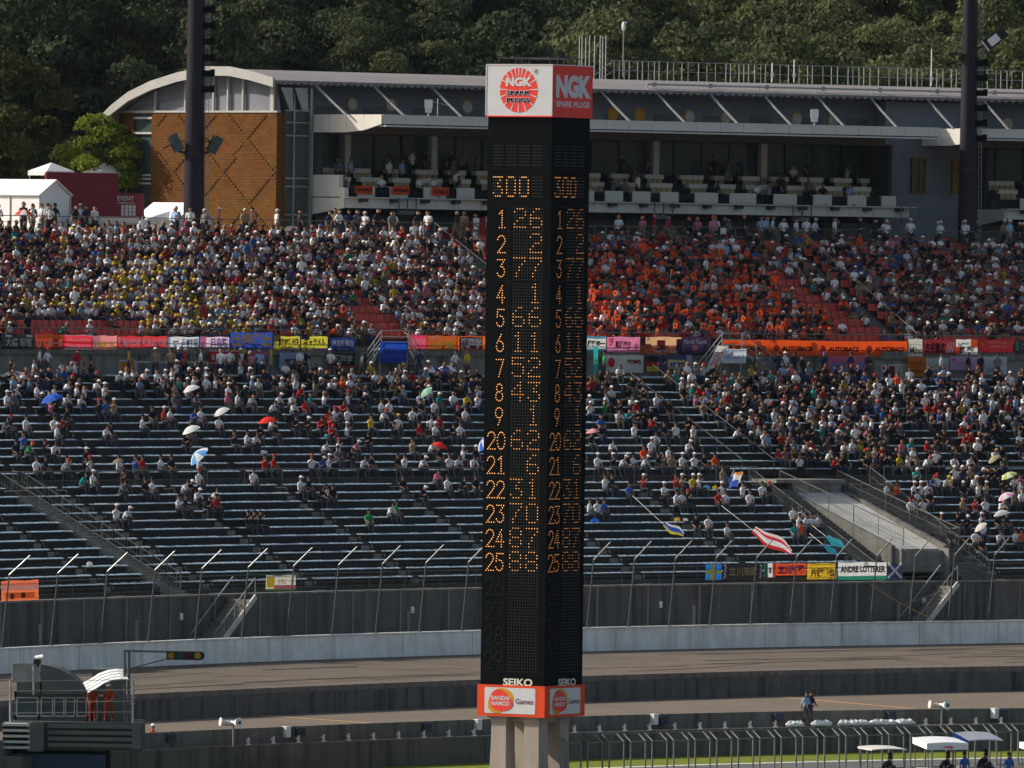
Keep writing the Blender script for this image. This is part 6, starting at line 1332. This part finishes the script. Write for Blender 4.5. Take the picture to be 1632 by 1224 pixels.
# ---------------------------------------------------------------- umbrellas
def umbrella(label,x,y,d,z0,r,c1,c2,tilt,az=0,shaft=1.0):
    s,z=atd(x,y,d); t=thing('umbrella',label,'umbrella',None,P(s,d,z)); Mx=Matrix.Rotation(az,4,'Z')@Matrix.Rotation(R(tilt),4,'Y')
    mb=MB(); n=8; rings=[(0.0,0.0),(.35,-.07),(.7,-.25),(1.0,-.52)]
    vs=[Mx@Vector((0,0,0))]; fs=[];mm=[]
    for (a,h) in rings[1:]:
        for i in range(n*2): an=math.pi*i/n; k=1 if i%2==0 else .955; vs.append(Mx@Vector((r*a*k*math.cos(an),r*a*k*math.sin(an),r*h*(1 if i%2==0 else .97))))
    N2=2*n
    mb.v=[tuple(v) for v in vs]
    for i in range(N2):
        pm=(i//2)%2; mb.f.append((0,1+i,1+(i+1)%N2)); mb.m.append(pm)
        for k in range(2): a=1+k*N2+i; b=1+k*N2+(i+1)%N2; mb.f.append((a,a+N2,b+N2,b)); mb.m.append(pm)
    mb.build('canopy',[fm(c1),fm(c2)],t); mb=MB(); mb.tube(Mx@Vector((0,0,.08)),Mx@Vector((0,0,-shaft)),.012,n=5)
    for i in range(8): an=2*math.pi*i/8; mb.tube(Mx@Vector((0,0,-.3*r)),Mx@Vector((r*.6*math.cos(an),r*.6*math.sin(an),-.17*r)),.006,n=3,caps=False)
    mb.build('shaft',M['steeld'],t)
def bands(x,y,k=.9):   # bench row nearest to a picture height
    best=None
    for (d,z,rw) in rows:
        s=sOf(x,d,z+k); yy=proj(P(s,d,z+k))[1]
        if best is None or abs(yy-y)<best[0]: best=(abs(yy-y),d,z)
    return best[1],best[2]
for (x,y,r,c1,c2,tl,lab) in ((80,632,.66,BLU,(.05,.14,.55),-20,'open royal blue umbrella at the upper left of the benches'),(311,725,.66,(.12,.35,.85),(.75,.78,.85),-48,'tilted blue and white umbrella left of the lower aisle centre'),(302,683,.55,(.62,.78,.72),(.70,.80,.76),-25,'pale mint umbrella over two people in dark tops'),(350,655,.5,(.76,.72,.68),WHT,-30,'small cream umbrella leaning over a person in white'),(303,618,.5,WHT,(.7,.66,.62),-20,'white umbrella below the concourse on the left'),
 (426,668,.58,(.75,.04,.02),(.65,.03,.02),-10,'open red umbrella on the benches left of centre'),(676,625,.42,(.25,.50,.36),(.35,.6,.42),-45,'small pale green folded-looking umbrella left of the tower'),(703,709,.5,(.75,.04,.02),(.60,.03,.03),18,'open red umbrella just left of the tower'),(768,705,.62,(.04,.16,.60),WHT,-50,'blue and white umbrella touching the tower on its left'),(687,587,.72,(.06,.10,.25),WHT,0,'grey-blue and white umbrella on the concourse, left of its pair'),(711,586,.72,WHT,(.08,.13,.33),0,'grey-blue and white umbrella on the concourse, right of its pair'),
 (944,687,.42,(.72,.28,.30),(.78,.38,.38),-10,'pale pink umbrella just right of the tower'),(187,735,.36,(.28,.23,.17),(.3,.25,.2),-15,'small brown parasol left of the blue and white umbrella'),(18,595,.85,(.62,.55,.50),(.7,.64,.58),-12,'large cream umbrella at the far left below the concourse'),(1606,757,.5,(.35,.42,.10),(.65,.7,.5),-25,'pale green and yellow umbrella near the right edge'),(1600,790,.5,(.78,.35,.55),WHT,-30,'pink and white umbrella near the right edge'),(1595,817,.5,WHT,(.65,.8,.72),-15,'white umbrella on the right benches below the pink one'),(1560,840,.42,(.66,.6,.5),WHT,-40,'small cream umbrella left of the white one at the right'),
 (1581,732,.38,(.35,.33,.18),(.4,.36,.2),-40,'small olive umbrella near the right edge above the aisle'),(38,338,.6,(.70,.06,.05),WHT,0,'red and white umbrella before the large white tent'),(455,367,.55,(.16,.14,.15),(.2,.17,.18),-40,'dark tilted umbrella at the top row beside the brick corner')):
    if y<400: d,z=44.5,24.3
    elif y<600: d,z=28,16.1
    else: d,z=bands(x,y,1.3)
    umbrella(lab,x,y-4,d,z,r,c1,c2,tl,az=.4)
# ---------------------------------------------------------------- team flags on long poles, orange hand flags
def big_flag(label,xa,ya,xb,yb,xc,yc,cols,wd):
    d0,z0=bands(xa,ya,.7); A=Vector(P(*(lambda q:(q[0],d0,q[1]))(atd(xa,ya,d0)))); d1=d0-3.2; q=atd(xb,yb,d1); B=Vector(P(q[0],d1,q[1])); q=atd(xc,yc,d1-.6); Cc=Vector(P(q[0],d1-.6,q[1]))
    t=thing('team_flag',label,'flag',None,tuple(A)); mb=MB(); mb.tube((0,0,0),B-A,.014,.009,n=5); mb.build('pole',M['panelw'],t)
    D=Cc-B; L=D.length; Dn=D.normalized(); Wd=Vector((.35,.1,.9)); Wd=(Wd-Dn*Wd.dot(Dn)).normalized(); n=14; 
    byc={}
    for k,(v0,v1,c) in enumerate(cols):
        mb=byc.setdefault(c,MB()); vs=[]
        for i in range(n+1):
            for v in (v0,v1): u=i/n; vs.append(B-A+Dn*(u*L)+Wd*((v-.5)*wd*(.35+.9*math.sin(math.pi*min(u*.8+.12,1))))+Vector((.10*wd*math.sin(u*9+v*2),0,.10*wd*math.cos(u*8+v))))
        mb.add(vs,[(2*i,2*i+2,2*i+3,2*i+1) for i in range(n)])
    for c,mb in byc.items(): mb.build('cloth',fm(c),t)
big_flag('blue flag with yellow and white on a long pole right of the tower',1008,790,1058,836,1090,852,[(0,.3,(.75,.55,.05)),(.3,.75,(.04,.10,.45)),(.75,1,WHT)],.4)
big_flag('large red and white flag streaming from a long pole',1150,806,1200,845,1262,880,[(0,.25,RED),(.25,.6,WHT),(.6,.8,(.6,.03,.05)),(.8,1,(.75,.6,.6))],.62)
big_flag('turquoise flag on a long pole below the red and white shirts',1295,838,1318,856,1345,872,[(0,.5,(.04,.42,.50)),(.5,1,(.10,.5,.6))],.36)
big_flag('second turquoise flag lower down beside its larger twin',1290,850,1312,868,1335,884,[(0,1,(.05,.38,.48))],.25)
big_flag('crumpled blue flag with white and orange over the lower aisle',1170,748,1165,760,1178,770,[(0,.5,(.05,.12,.50)),(.5,.8,WHT),(.8,1,(.7,.25,.05))],.9)
k=0
while k<46:
    x=rp.uniform(940,1370) if k>8 else rp.choice((994,1097,1120,1145,1168,1225,1241,1247,1340)); y=rp.uniform(400,535) if k>8 else rp.uniform(520,535)
    if not inpoly(x,y,OZ) and k>8: continue
    if x>1250+(y-430) : k+=1; continue
    kk=min(range(13),key=lambda q:abs(proj(P(sOf(x,vd(q),vz(q)),vd(q),vz(q)+.9))[1]-y)); d=vd(kk)-.35; s,z=atd(x,y,d); a=rp.uniform(-.5,.5); o=thing('hand_flag','small orange hand flag held up in the orange-capped crowd','flag','orange hand flags',P(s,d,z),face_rot(s,rp.uniform(-.6,.6)))
    mb=MB(); w_=.32;h_=.34; v=[Vector((-w_/2,0,0)),Vector((w_/2,.03,0)),Vector((w_/2,-.02,h_)),Vector((-w_/2,0,h_))]; Mx=Matrix.Rotation(a,4,'Y'); mb.add([Mx@q for q in v],[(0,1,2,3)],0); mb.tube(Mx@Vector((-w_/2,0,-.45)),Mx@Vector((-w_/2,0,h_)),.01,n=4,m=1); mb.disc(Mx@Vector((0,-.012,h_/2)),(0,-1,0),.07,.004,10,2)
    mb.build('cloth',[fm((.78,.10,.02)),M['panelw'],fm((.35,.03,.02))],o); k+=1
# bags and bits on the empty benches
for (x,y,c,lab) in ((1155/4.08,0,0,''),):
    pass
for (x,y,w_,c,lab) in ((142,898,.5,WHT,'small white cloth lying on a bench low at the left'),(420,715,.6,WHT,'white bag lying on the benches left of centre'),(948,832,.75,(.04,.25,.7),'blue sheet spread on a bench right of the tower'),(1079,823,.4,(.72,.45,.05),'yellow bag on the benches between two groups'),(1092,824,.35,WHT,'white plastic bag beside the yellow bag'),(1126,782,.6,(.15,.38,.5),'pale blue sheet on a bench right of centre'),(1139,774,.35,(.70,.5,.04),'yellow jacket hung on the aisle edge'),(520,690+2,.3,(.05,.35,.4),'small turquoise bag on the benches'),(592,737,.35,(.1,.35,.45),'pale blue bag under the railing of the benches')):
    d,z=bands(x,y,.1); s=sOf(x,d,z); mb=MB(); mb.sphere((0,0,.08),w_/2,.16,.11,9,6); 
    for i,v in enumerate(mb.v): r_=random.Random(i*7+int(x)); mb.v[i]=(v[0]*r_.uniform(.75,1.1),v[1]*r_.uniform(.7,1.1),max(.01,v[2]*r_.uniform(.6,1.3)))
    mb.build('bag',fm(c),label=lab,cat='bag',loc=P(s,d-.02,z+.03),rz=face_rot(s))
# ================================================================ FOREGROUND
# spectator fence of bent steel frames
M['fencep']=mat('fence_paint',(.20,.21,.20),.5,.2,3,metal=.2)
fe=thing('steel_fence','grey fence of bent tubular steel frames in front of the grass, right of the tower','fence',loc=tuple(atY(1200,1240,534)))
fz=-1.3
def fpt(x): 
    # straight line parallel to the pit wall
    lo,hi=-30,60
    for _ in range(40):
        m=(lo+hi)/2
        if proj((m,533+.95*(m-4),.8))[0]<x: lo=m
        else: hi=m
    return Vector((lo,533+.95*(lo-4),0))
x=897+8; k=0
nrm=Vector((-.69,.72,0))
xx=[]; x=903.0
while x<1660: xx.append(x); x+=34.3-.0*(x-900)
for i,x in enumerate(xx):
    a=fpt(x); b=fpt(x+23.5); mb=MB(); zb=.33
    for q in (a,b):
        mb.tube(q+UP*fz,q+UP*(zb),.045,n=7); mb.tube(q+UP*zb,q+UP*(zb+.36)+nrm*.52,.042,n=7)
    mb.tube(a+UP*zb,b+UP*zb,.035,n=6); mb.tube(a+UP*(zb-1.6),b+UP*(zb-1.6),.03,n=6)
    sub(fe,mb.build('fence_frame',M['fencep'],fe))
mb=MB(); a=fpt(903);b=fpt(1680); mb.tube(a+UP*(.33+.36)+nrm*.52,b+UP*(.33+.36)+nrm*.52,.022,n=5); sub(fe,mb.build('top_wire',M['steeld'],fe))
# horn loudspeakers
def horn(label,xb,yb,yt,Y,flip):
    A=atY(xb,yt,Y); zb_=0.0 if Y>548 else 0.0; t=thing('loudspeaker_post',label,'loudspeaker',None,(A[0],A[1],zb_)); h=A[2]-zb_
    mb=MB(); mb.tube((0,0,0),(0,0,h-.05),.045,n=8); mb.bar((-.45,0,h-.12),(.35,0,h-.12),.05,.05); mb.build('post',M['steel'],t)
    mb=MB(); mb.tube((.05,0,h),(.28,-.24,h+.02),  .08,.25,16,caps=True); mb.tube((-.1,.14,h),(.05,0,h),.10,.08,10); mb.sphere((.29,-.25,h+.02),.09,.09,.09,8,6,1); mb.build('horn',[M['white'],M['steeld']],t)
    mb=MB(); mb.tube((-.35,0,h+.02),(-.62,-.1,h+.05),.07,.21,14); mb.tube((-.2,0,h),(-.35,0,h+.02),.1,.1,8); mb.build('horn',M['panelw'],t)
horn('pair of pale horn loudspeakers on a post left of the tower',372,1188,1152,cWALK(-13.3)+.25,0)
horn('pair of shiny horn loudspeakers on a post at the right',1501,1158,1124,cWALK(21.5)+.25,1)
PAL['od']=(.30,.036,.008)
# walking photographer and companion on the walkway
def onwalk(x):
    lo,hi=-40,60
    for _ in range(40):
        m=(lo+hi)/2
        if proj((m,cWALK(m)+.75,1))[0]<x: lo=m
        else: hi=m
    return (lo,cWALK(lo)+.75,0)
p=person('walk',onwalk(1284),R(60),'lb','k','walking photographer with pale shirt and dark cap on the pit walkway'); 
p2=person('walk',tuple(Vector(onwalk(1291))+Vector((.02,.45,0))),R(50),'n','k','walking companion in navy with black backpack behind the photographer')
mb=MB(); mb.sphere((0,.20,1.22),.17,.14,.27,10,8); mb.sphere((0,.31,1.12),.12,.07,.14,8,6); mb.box(-.12,-.08,-.15,.1,1.15,1.42); mb.box(.08,.12,-.15,.1,1.15,1.42)
mb.build('backpack',M['blackm'],label='black backpack worn by the companion on the pit walkway',cat='backpack',loc=tuple(Vector(onwalk(1291))+Vector((.02,.45,0))),rz=R(50))
mb=MB(); mb.box(-.08,.08,-.1,.05,0,.13); mb.tube((0,-.1,.06),(0,-.26,.06),.05,n=10); q=Vector(onwalk(1284)); mb.build('camera',M['blackm'],label='dark camera in the right hand of the walking photographer',cat='camera',loc=tuple(q+Vector((.20,.10,.95))),rz=R(60))
# white sandbags on the walkway
for x in (1262,1272,1303,1316,1345,1362,1376,1395,1408,1420,1436,1448):
    q=onwalk(x); q=(q[0],q[1]-.68,.0); mb=MB(); mb.sphere((0,0,.13),.42,.26,.17,10,6); 
    for i,v in enumerate(mb.v): r_=random.Random(i+x); mb.v[i]=(v[0]*r_.uniform(.85,1.1),v[1]*r_.uniform(.8,1.1),max(0,v[2]*r_.uniform(.8,1.2)))
    mb.build('sandbag',M['tent'],label='white sandbag on the pit walkway, '+{1262:'leftmost of all, left of the walking pair',1272:'second from the left, beside the walking pair'}.get(x,['first','second','third','fourth','fifth','sixth','seventh','eighth','ninth','tenth'][([1303,1316,1345,1362,1376,1395,1408,1420,1436,1448]+[x]).index(x)%10]+' one right of the walking pair'),cat='sandbag',group='white sandbags on the pit walkway',loc=q,rz=R(45)).rotation_euler=(0,0,R(45))
# carts with roofs
def cart(label,x0,x1,yt,yf,Y,roofm,trim,txt=None,z=2.0,slope=.12,blue=False):
    A=atY(x0,yt,Y); B=atY(x1,yt,Y); L=(B[0]-A[0])*.80; W2=1.35; t=thing('passenger_cart',label,'cart',None,((A[0]+B[0])/2,Y,-1.3)); h=A[2]+1.3
    t.rotation_euler=(0,0,R(27)); 
    mb=MB(); n=8
    for i in range(n):
        u0,u1=i/n,(i+1)/n; f=lambda u:h+.05*math.sin(math.pi*u)
        mb.hexa([(-L/2+L*u0,-W2/2,f(u0)-.05),(-L/2+L*u1,-W2/2,f(u1)-.05),(-L/2+L*u1,W2/2,f(u1)-.0),(-L/2+L*u0,W2/2,f(u0)-.0),(-L/2+L*u0,-W2/2,f(u0)),(-L/2+L*u1,-W2/2,f(u1)),(-L/2+L*u1,W2/2,f(u1)+slope),(-L/2+L*u0,W2/2,f(u0)+slope)])
    rf=mb.build('roof',roofm,t)
    if trim is not None:
        mb=MB()
        if not blue: mb.box(-L/2-.01,L/2+.01,-W2/2-.04,-W2/2-.005,h-.30,h-.0,0)
        mb.hexa([(-L/2-.045,-W2/2-.04,h-.28),(-L/2-.012,-W2/2-.04,h-.28),(-L/2-.012,W2/2,h-.28+slope),(-L/2-.045,W2/2,h-.28+slope),(-L/2-.045,-W2/2-.04,h+.0),(-L/2-.012,-W2/2-.04,h+.0),(-L/2-.012,W2/2,h+slope+.02),(-L/2-.045,W2/2,h+slope+.02)]); v=mb.build('valance',trim,rf)
    if txt: mb=MB(); add_text(mb,txt,(0,0,0),(1,0,0),UP,-L*.12,L*.14,h-.24,h-.12,0,.05,0,(0,-1,0)); mb.v=[(a,-W2/2-.05,c) for a,b,c in mb.v]; mb.build('lettering',M['signred'],rf)
    mb=MB()
    for sx in (-1,1):
        for sy in (-1,1): mb.tube((sx*(L/2-.12),sy*(W2/2-.06),.4),(sx*(L/2-.05),sy*(W2/2-.06),h-.02),.022,n=6)
    mb.build('roof_post',M['steeld'],t)
    mb=MB(); mb.box(-L/2+.05,L/2-.05,-W2/2+.05,W2/2-.05,.32,.5); mb.box(-L/2+.1,-L/2+.5,-W2/2+.1,W2/2-.1,.5,1.0); mb.box(L/2-.7,L/2-.15,-W2/2+.08,W2/2-.08,.5,.85); mb.build('body',M['panelw'],t)
    mb=MB(); mb.box(-.15,.35,-W2/2+.12,W2/2-.12,.5,.8); mb.box(.3,.4,-W2/2+.12,W2/2-.12,.8,1.2); mb.build('seat',M['blackm'],t)
    for sx in (-1,1):
        for sy in (-1,1): mb=MB(); mb.tube((sx*L*.33,sy*(W2/2-.02)-.08,.24),(sx*L*.33,sy*(W2/2-.02)+.08,.24),.24,n=16); mb.build('wheel',M['blackm'],t)
    for e,(sh) in ((-.05,'k'),(.30,'n')):
        q=Vector(t.location)+Vector((e,-.1 if e<0 else .25,.4))
        person('lean' if e<0 else 'sit',tuple(q),R(75),sh,None,{'k':'person in black','n':'person in navy'}[sh]+' riding under the roof of the '+label.split(' with')[0].split(' at')[0])
    return t
cart('leftmost low cart with plain pale curved roof at the lower right',1366,1447,1193,0,523.5,M['panelw'],None,slope=.10)
cart('middle cart with white lettered roof at the lower right',1453,1545,1183,0,525.5,M['white'],M['white'],'TOSHIBA',slope=.22)
cart('right cart with white and blue roof at the lower right',1519,1600,1178,0,528.5,M['white'],fm((.04,.10,.45)),None,slope=.30,blue=True)
cart('white-sided cart with lettering cut by the right edge of the picture',1626,1700,1187,0,524.5,M['white'],M['white'],'TOYOTA',slope=.12)
for x,y,sh,lab in ((1537,1215,'b','person in blue and black bending between the two right carts'),(1608,1210,'b','person in a blue shirt standing at the lower right edge')):
    A=atY(x,y,526); person('stand',(A[0],526,-1.3-.25),R(30),sh,None,lab).location.z=-1.3
# ---------------------------------------------------------------- control hut
HY=519.0; s_=F_PX/HY
def hp(x,y,dY=0): return Vector(atY(x,y,HY+dY))
hut=thing('marshal_post','grey marshal post cabin with curved roofs and railings at the lower left','cabin',loc=tuple(hp(115,1195)))
def hsub(o): return sub(hut,o)
def hbox(mb,x0,x1,y0,y1,d0,d1,m=0):
    a=hp(x0,y1);b=hp(x1,y0); z0=hp((x0+x1)/2,y1)[2]; z1=hp((x0+x1)/2,y0)[2]; mb.box(a.x,b.x,HY+d0,HY+d1,z0,z1,m)
GR=mat('cabin_grey',(.10,.115,.115),.6,.12,1.2); GD=mat('cabin_dark',(.06,.065,.065),.6,.2,1)
mb=MB(); hbox(mb,20,198,1150,1170,0,3); hbox(mb,22,142,1103,1113,.5,3); hbox(mb,22,26,1103,1150,.5,3); hbox(mb,60,64,1110,1150,.5,.6); hbox(mb,138,145,1103,1150,.5,3); hbox(mb,22,142,1142,1150,.5,.62); hbox(mb,24,140,1104,1149,2.9,3.0)
hbox(mb,145,197,1068,1150,.9,3); hsub(mb.build('cabin_wall',GR,hut))
for (x0,x1) in ((26,59),(65,83),(86,101),(104,118),(122,137)):
    mb=MB(); hbox(mb,x0,x1,1113,1142,.58,.62,0); 
    for (a,b,c,d) in ((x0-1,x0+1,1112,1143),(x1-1,x1+1,1112,1143),(x0,x1,1112,1113.5),(x0,x1,1141,1143)): hbox(mb,a,b,c,d,.46,.56,1)
    hsub(mb.build('window',[M['glass'],M['frame']],hut))
mb=MB(); hbox(mb,152,168,1108,1150,.82,.88,1); hbox(mb,155,165,1111,1150,.78,.83,0); hsub(mb.build('door',[M['glass'],M['frame']],hut))
# curved roofs
mb=MB(); pts=[(64,1059),(80,1062),(95,1067),(110,1075),(124,1086),(134,1096),(141,1106)]
for (a,b) in zip(pts[:-1],pts[1:]):
    A=hp(*a);B=hp(*b); A2=hp(a[0],1106);B2=hp(b[0],1106); mb.hexa([(A.x,HY+.3,A2.z-.02),(B.x,HY+.3,B2.z-.02),(B.x,HY+3.2,B2.z-.02),(A.x,HY+3.2,A2.z-.02),(A.x,HY+.3,A.z),(B.x,HY+.3,B.z),(B.x,HY+3.2,B.z),(A.x,HY+3.2,A.z)])
hbox(mb,26,66,1085,1106,.3,3.2); hsub(mb.build('roof',GR,hut))
mb=MB(); pts=[(197,1068),(186,1067),(172,1069),(158,1074),(146,1082),(133,1089)]
for k in range(4):
    for i,(a,b) in enumerate(zip(pts[:-1],pts[1:])):
        A=hp(*a);B=hp(*b); y0=HY-.2-.2*k; q=.1*k
        A0_=Vector((A.x+.07*k,y0,A.z-.11*k));B0_=Vector((B.x+.07*k,y0,B.z-.11*k)); off=Vector((.05,-.155,-.08))
        mb.hexa([tuple(v) for v in (B0_,A0_,A0_+off,B0_+off)]+[tuple(v+Vector((0,0,.04))) for v in (B0_,A0_,A0_+off,B0_+off)])
hsub(mb.build('canopy',M['white'],hut))
# platform, louvre rails, stairs
mb=MB(); hbox(mb,52,228,1150,1194,-1.2,3.2); hsub(mb.build('platform',GD,hut))
mb=MB()
for y in (1153,1163,1173,1183): hbox(mb,78,228,y,y+6,-1.4,-1.25)
hbox(mb,212,226,1150,1192,-1.42,-1.2); hsub(mb.build('guard_rails',GR,hut))
mb=MB(); 
for i,y in enumerate((1151,1160,1169,1178,1187)): hbox(mb,6+i*.3,50,y,y+4,-1.6,-.6,1)
hbox(mb,6,8,1150,1195,-1.55,0,0); hbox(mb,46,72,1150,1195,-1.55,0,0); hbox(mb,8,46,1150,1196,-.55,0,0); hsub(mb.build('stair_block',[GR,M['frame']],hut))
mb=MB(); hbox(mb,0,170,1200,1236,-1.3,-1.1,0); a=hp(0,1236);  hsub(mb.build('blue_board',fm((.05,.08,.14)),hut))
mb=MB(); hbox(mb,-20,172,1194,1242,-1.0,3.4,0); hsub(mb.build('base',M['black'],hut))
mb=MB()
def htube(x0,y0,x1,y1,dY=-1.1,r=.03): mb.tube(hp(x0,y0)+Vector((0,dY,0)),hp(x1,y1)+Vector((0,dY,0)),r,n=6)
for x in (18,213): htube(x,1083,x,1150,r=.06)
for y in (1084,1100,1118,1135): htube(18,y,213,y+(-2),r=.018)
htube(213,1081,213,1150); 
for y in (1090,1100,1110,1120): htube(208,y,218,y,r=.02)
for (x,y0,y1) in ((21,1056,1086),(43,1056,1086),(64,1057,1086)): htube(x,y0,x,y1,-.9,.03)
for y in (1056.5,1085): htube(20,y,66,y,-.9,.04)
htube(55,1060,55,1106,-1,.06); hsub(mb.build('railing',M['steel'],hut))
mb=MB(); hbox(mb,22,64,1058,1084,-.86,-.83); hsub(mb.build('glass_screen',M['steel'],hut))
mb=MB(); c=hp(61,1051)+Vector((0,-1,0)); mb.box(c.x-.16,c.x+.16,c.y-.2,c.y+.2,c.z-.16,c.z+.05,1); mb.tube(c+Vector((-.1,0,.1)),c+Vector((.28,-.1,.16)),.1,.12,8,0); mb.tube(c+Vector((0,0,-.3)),c+Vector((0,0,-.1)),.06,n=6,m=1); hsub(mb.build('camera_head',[M['white'],M['blackm']],hut))
# signal gantry
g=thing('signal_gantry','grey mast with side arm carrying a dark signal light box at the lower left','signal',loc=tuple(hp(203,1160)))
mb=MB()
for a in ((199,1036,200,1160,-.7,.07),(206,1036,206,1160,-.6,.07)): mb.tube(hp(a[0],a[1])+Vector((0,a[4],0)),hp(a[2],a[3])+Vector((0,a[4],0)),a[5],n=8)
sub(g,mb.build('mast',GR,g)); mb=MB(); mb.bar(hp(199,1036.5)+Vector((0,-.65,0)),hp(268,1038)+Vector((0,-.65,0)),.09,.09); mb.bar(hp(207,1065)+Vector((0,-.65,0)),hp(268,1049)+Vector((0,-.65,0)),.06,.06); sub(g,mb.build('arm',GR,g))
mb=MB(); A=hp(266,1050.5);B=hp(320,1037.5); mb.box(A.x,B.x,HY-.85,HY-.45,A.z,B.z); cz=(A.z+B.z)/2; rr=(B.z-A.z)/2; mb.tube((B.x,HY-.85,cz),(B.x,HY-.45,cz),rr,n=16); bx=sub(g,mb.build('light_box',M['blackm'],g))
for i,(x,c) in enumerate(((274,(.35,.22,.02)),(288,(.02,.10,.12)),(302,(.10,.02,.02)),(316,(.38,.25,.02)))): c0=hp(x,1044); mb=MB(); mb.disc((c0.x,HY-.86,c0.z),(0,-1,0),.15,.03,14); mb.build('lens',fm(c),bx)
# marshals
A=hp(148,1148); person('stand',(A.x,HY-.5,hp(148,1150).z),R(20),'od','w','marshal in orange suit and white cap standing left of the cabin door').data=suit_mesh('stand')
A=hp(174,1148); person('walk',(A.x,HY-.6,hp(148,1150).z),R(-10),'od','w','marshal in orange suit leaning on the rail right of the cabin door').data=suit_mesh('walk')
A=atz(243,1189,0); q=person('sit',(A[0],A[1]-1.0,-.28),R(40),'o','w','marshal in orange with white helmet crouching behind the low wall')

# ---------------------------------------------------------------- haze
hz=MB(); hz.box(-420,520,-60,1020,-2.6,125); mh=bpy.data.materials.new('haze_air'); mh.use_nodes=True; n=mh.node_tree
for q in list(n.nodes):
    if q.type!='OUTPUT_MATERIAL': n.nodes.remove(q)
pv=n.nodes.new('ShaderNodeVolumePrincipled'); pv.inputs['Color'].default_value=(.62,.80,1,1); pv.inputs['Density'].default_value=.000012; pv.inputs['Anisotropy'].default_value=.1
n.links.new(pv.outputs[0],n.nodes['Material Output'].inputs['Volume']); HZ=hz.build('haze',mh,kind='stuff')
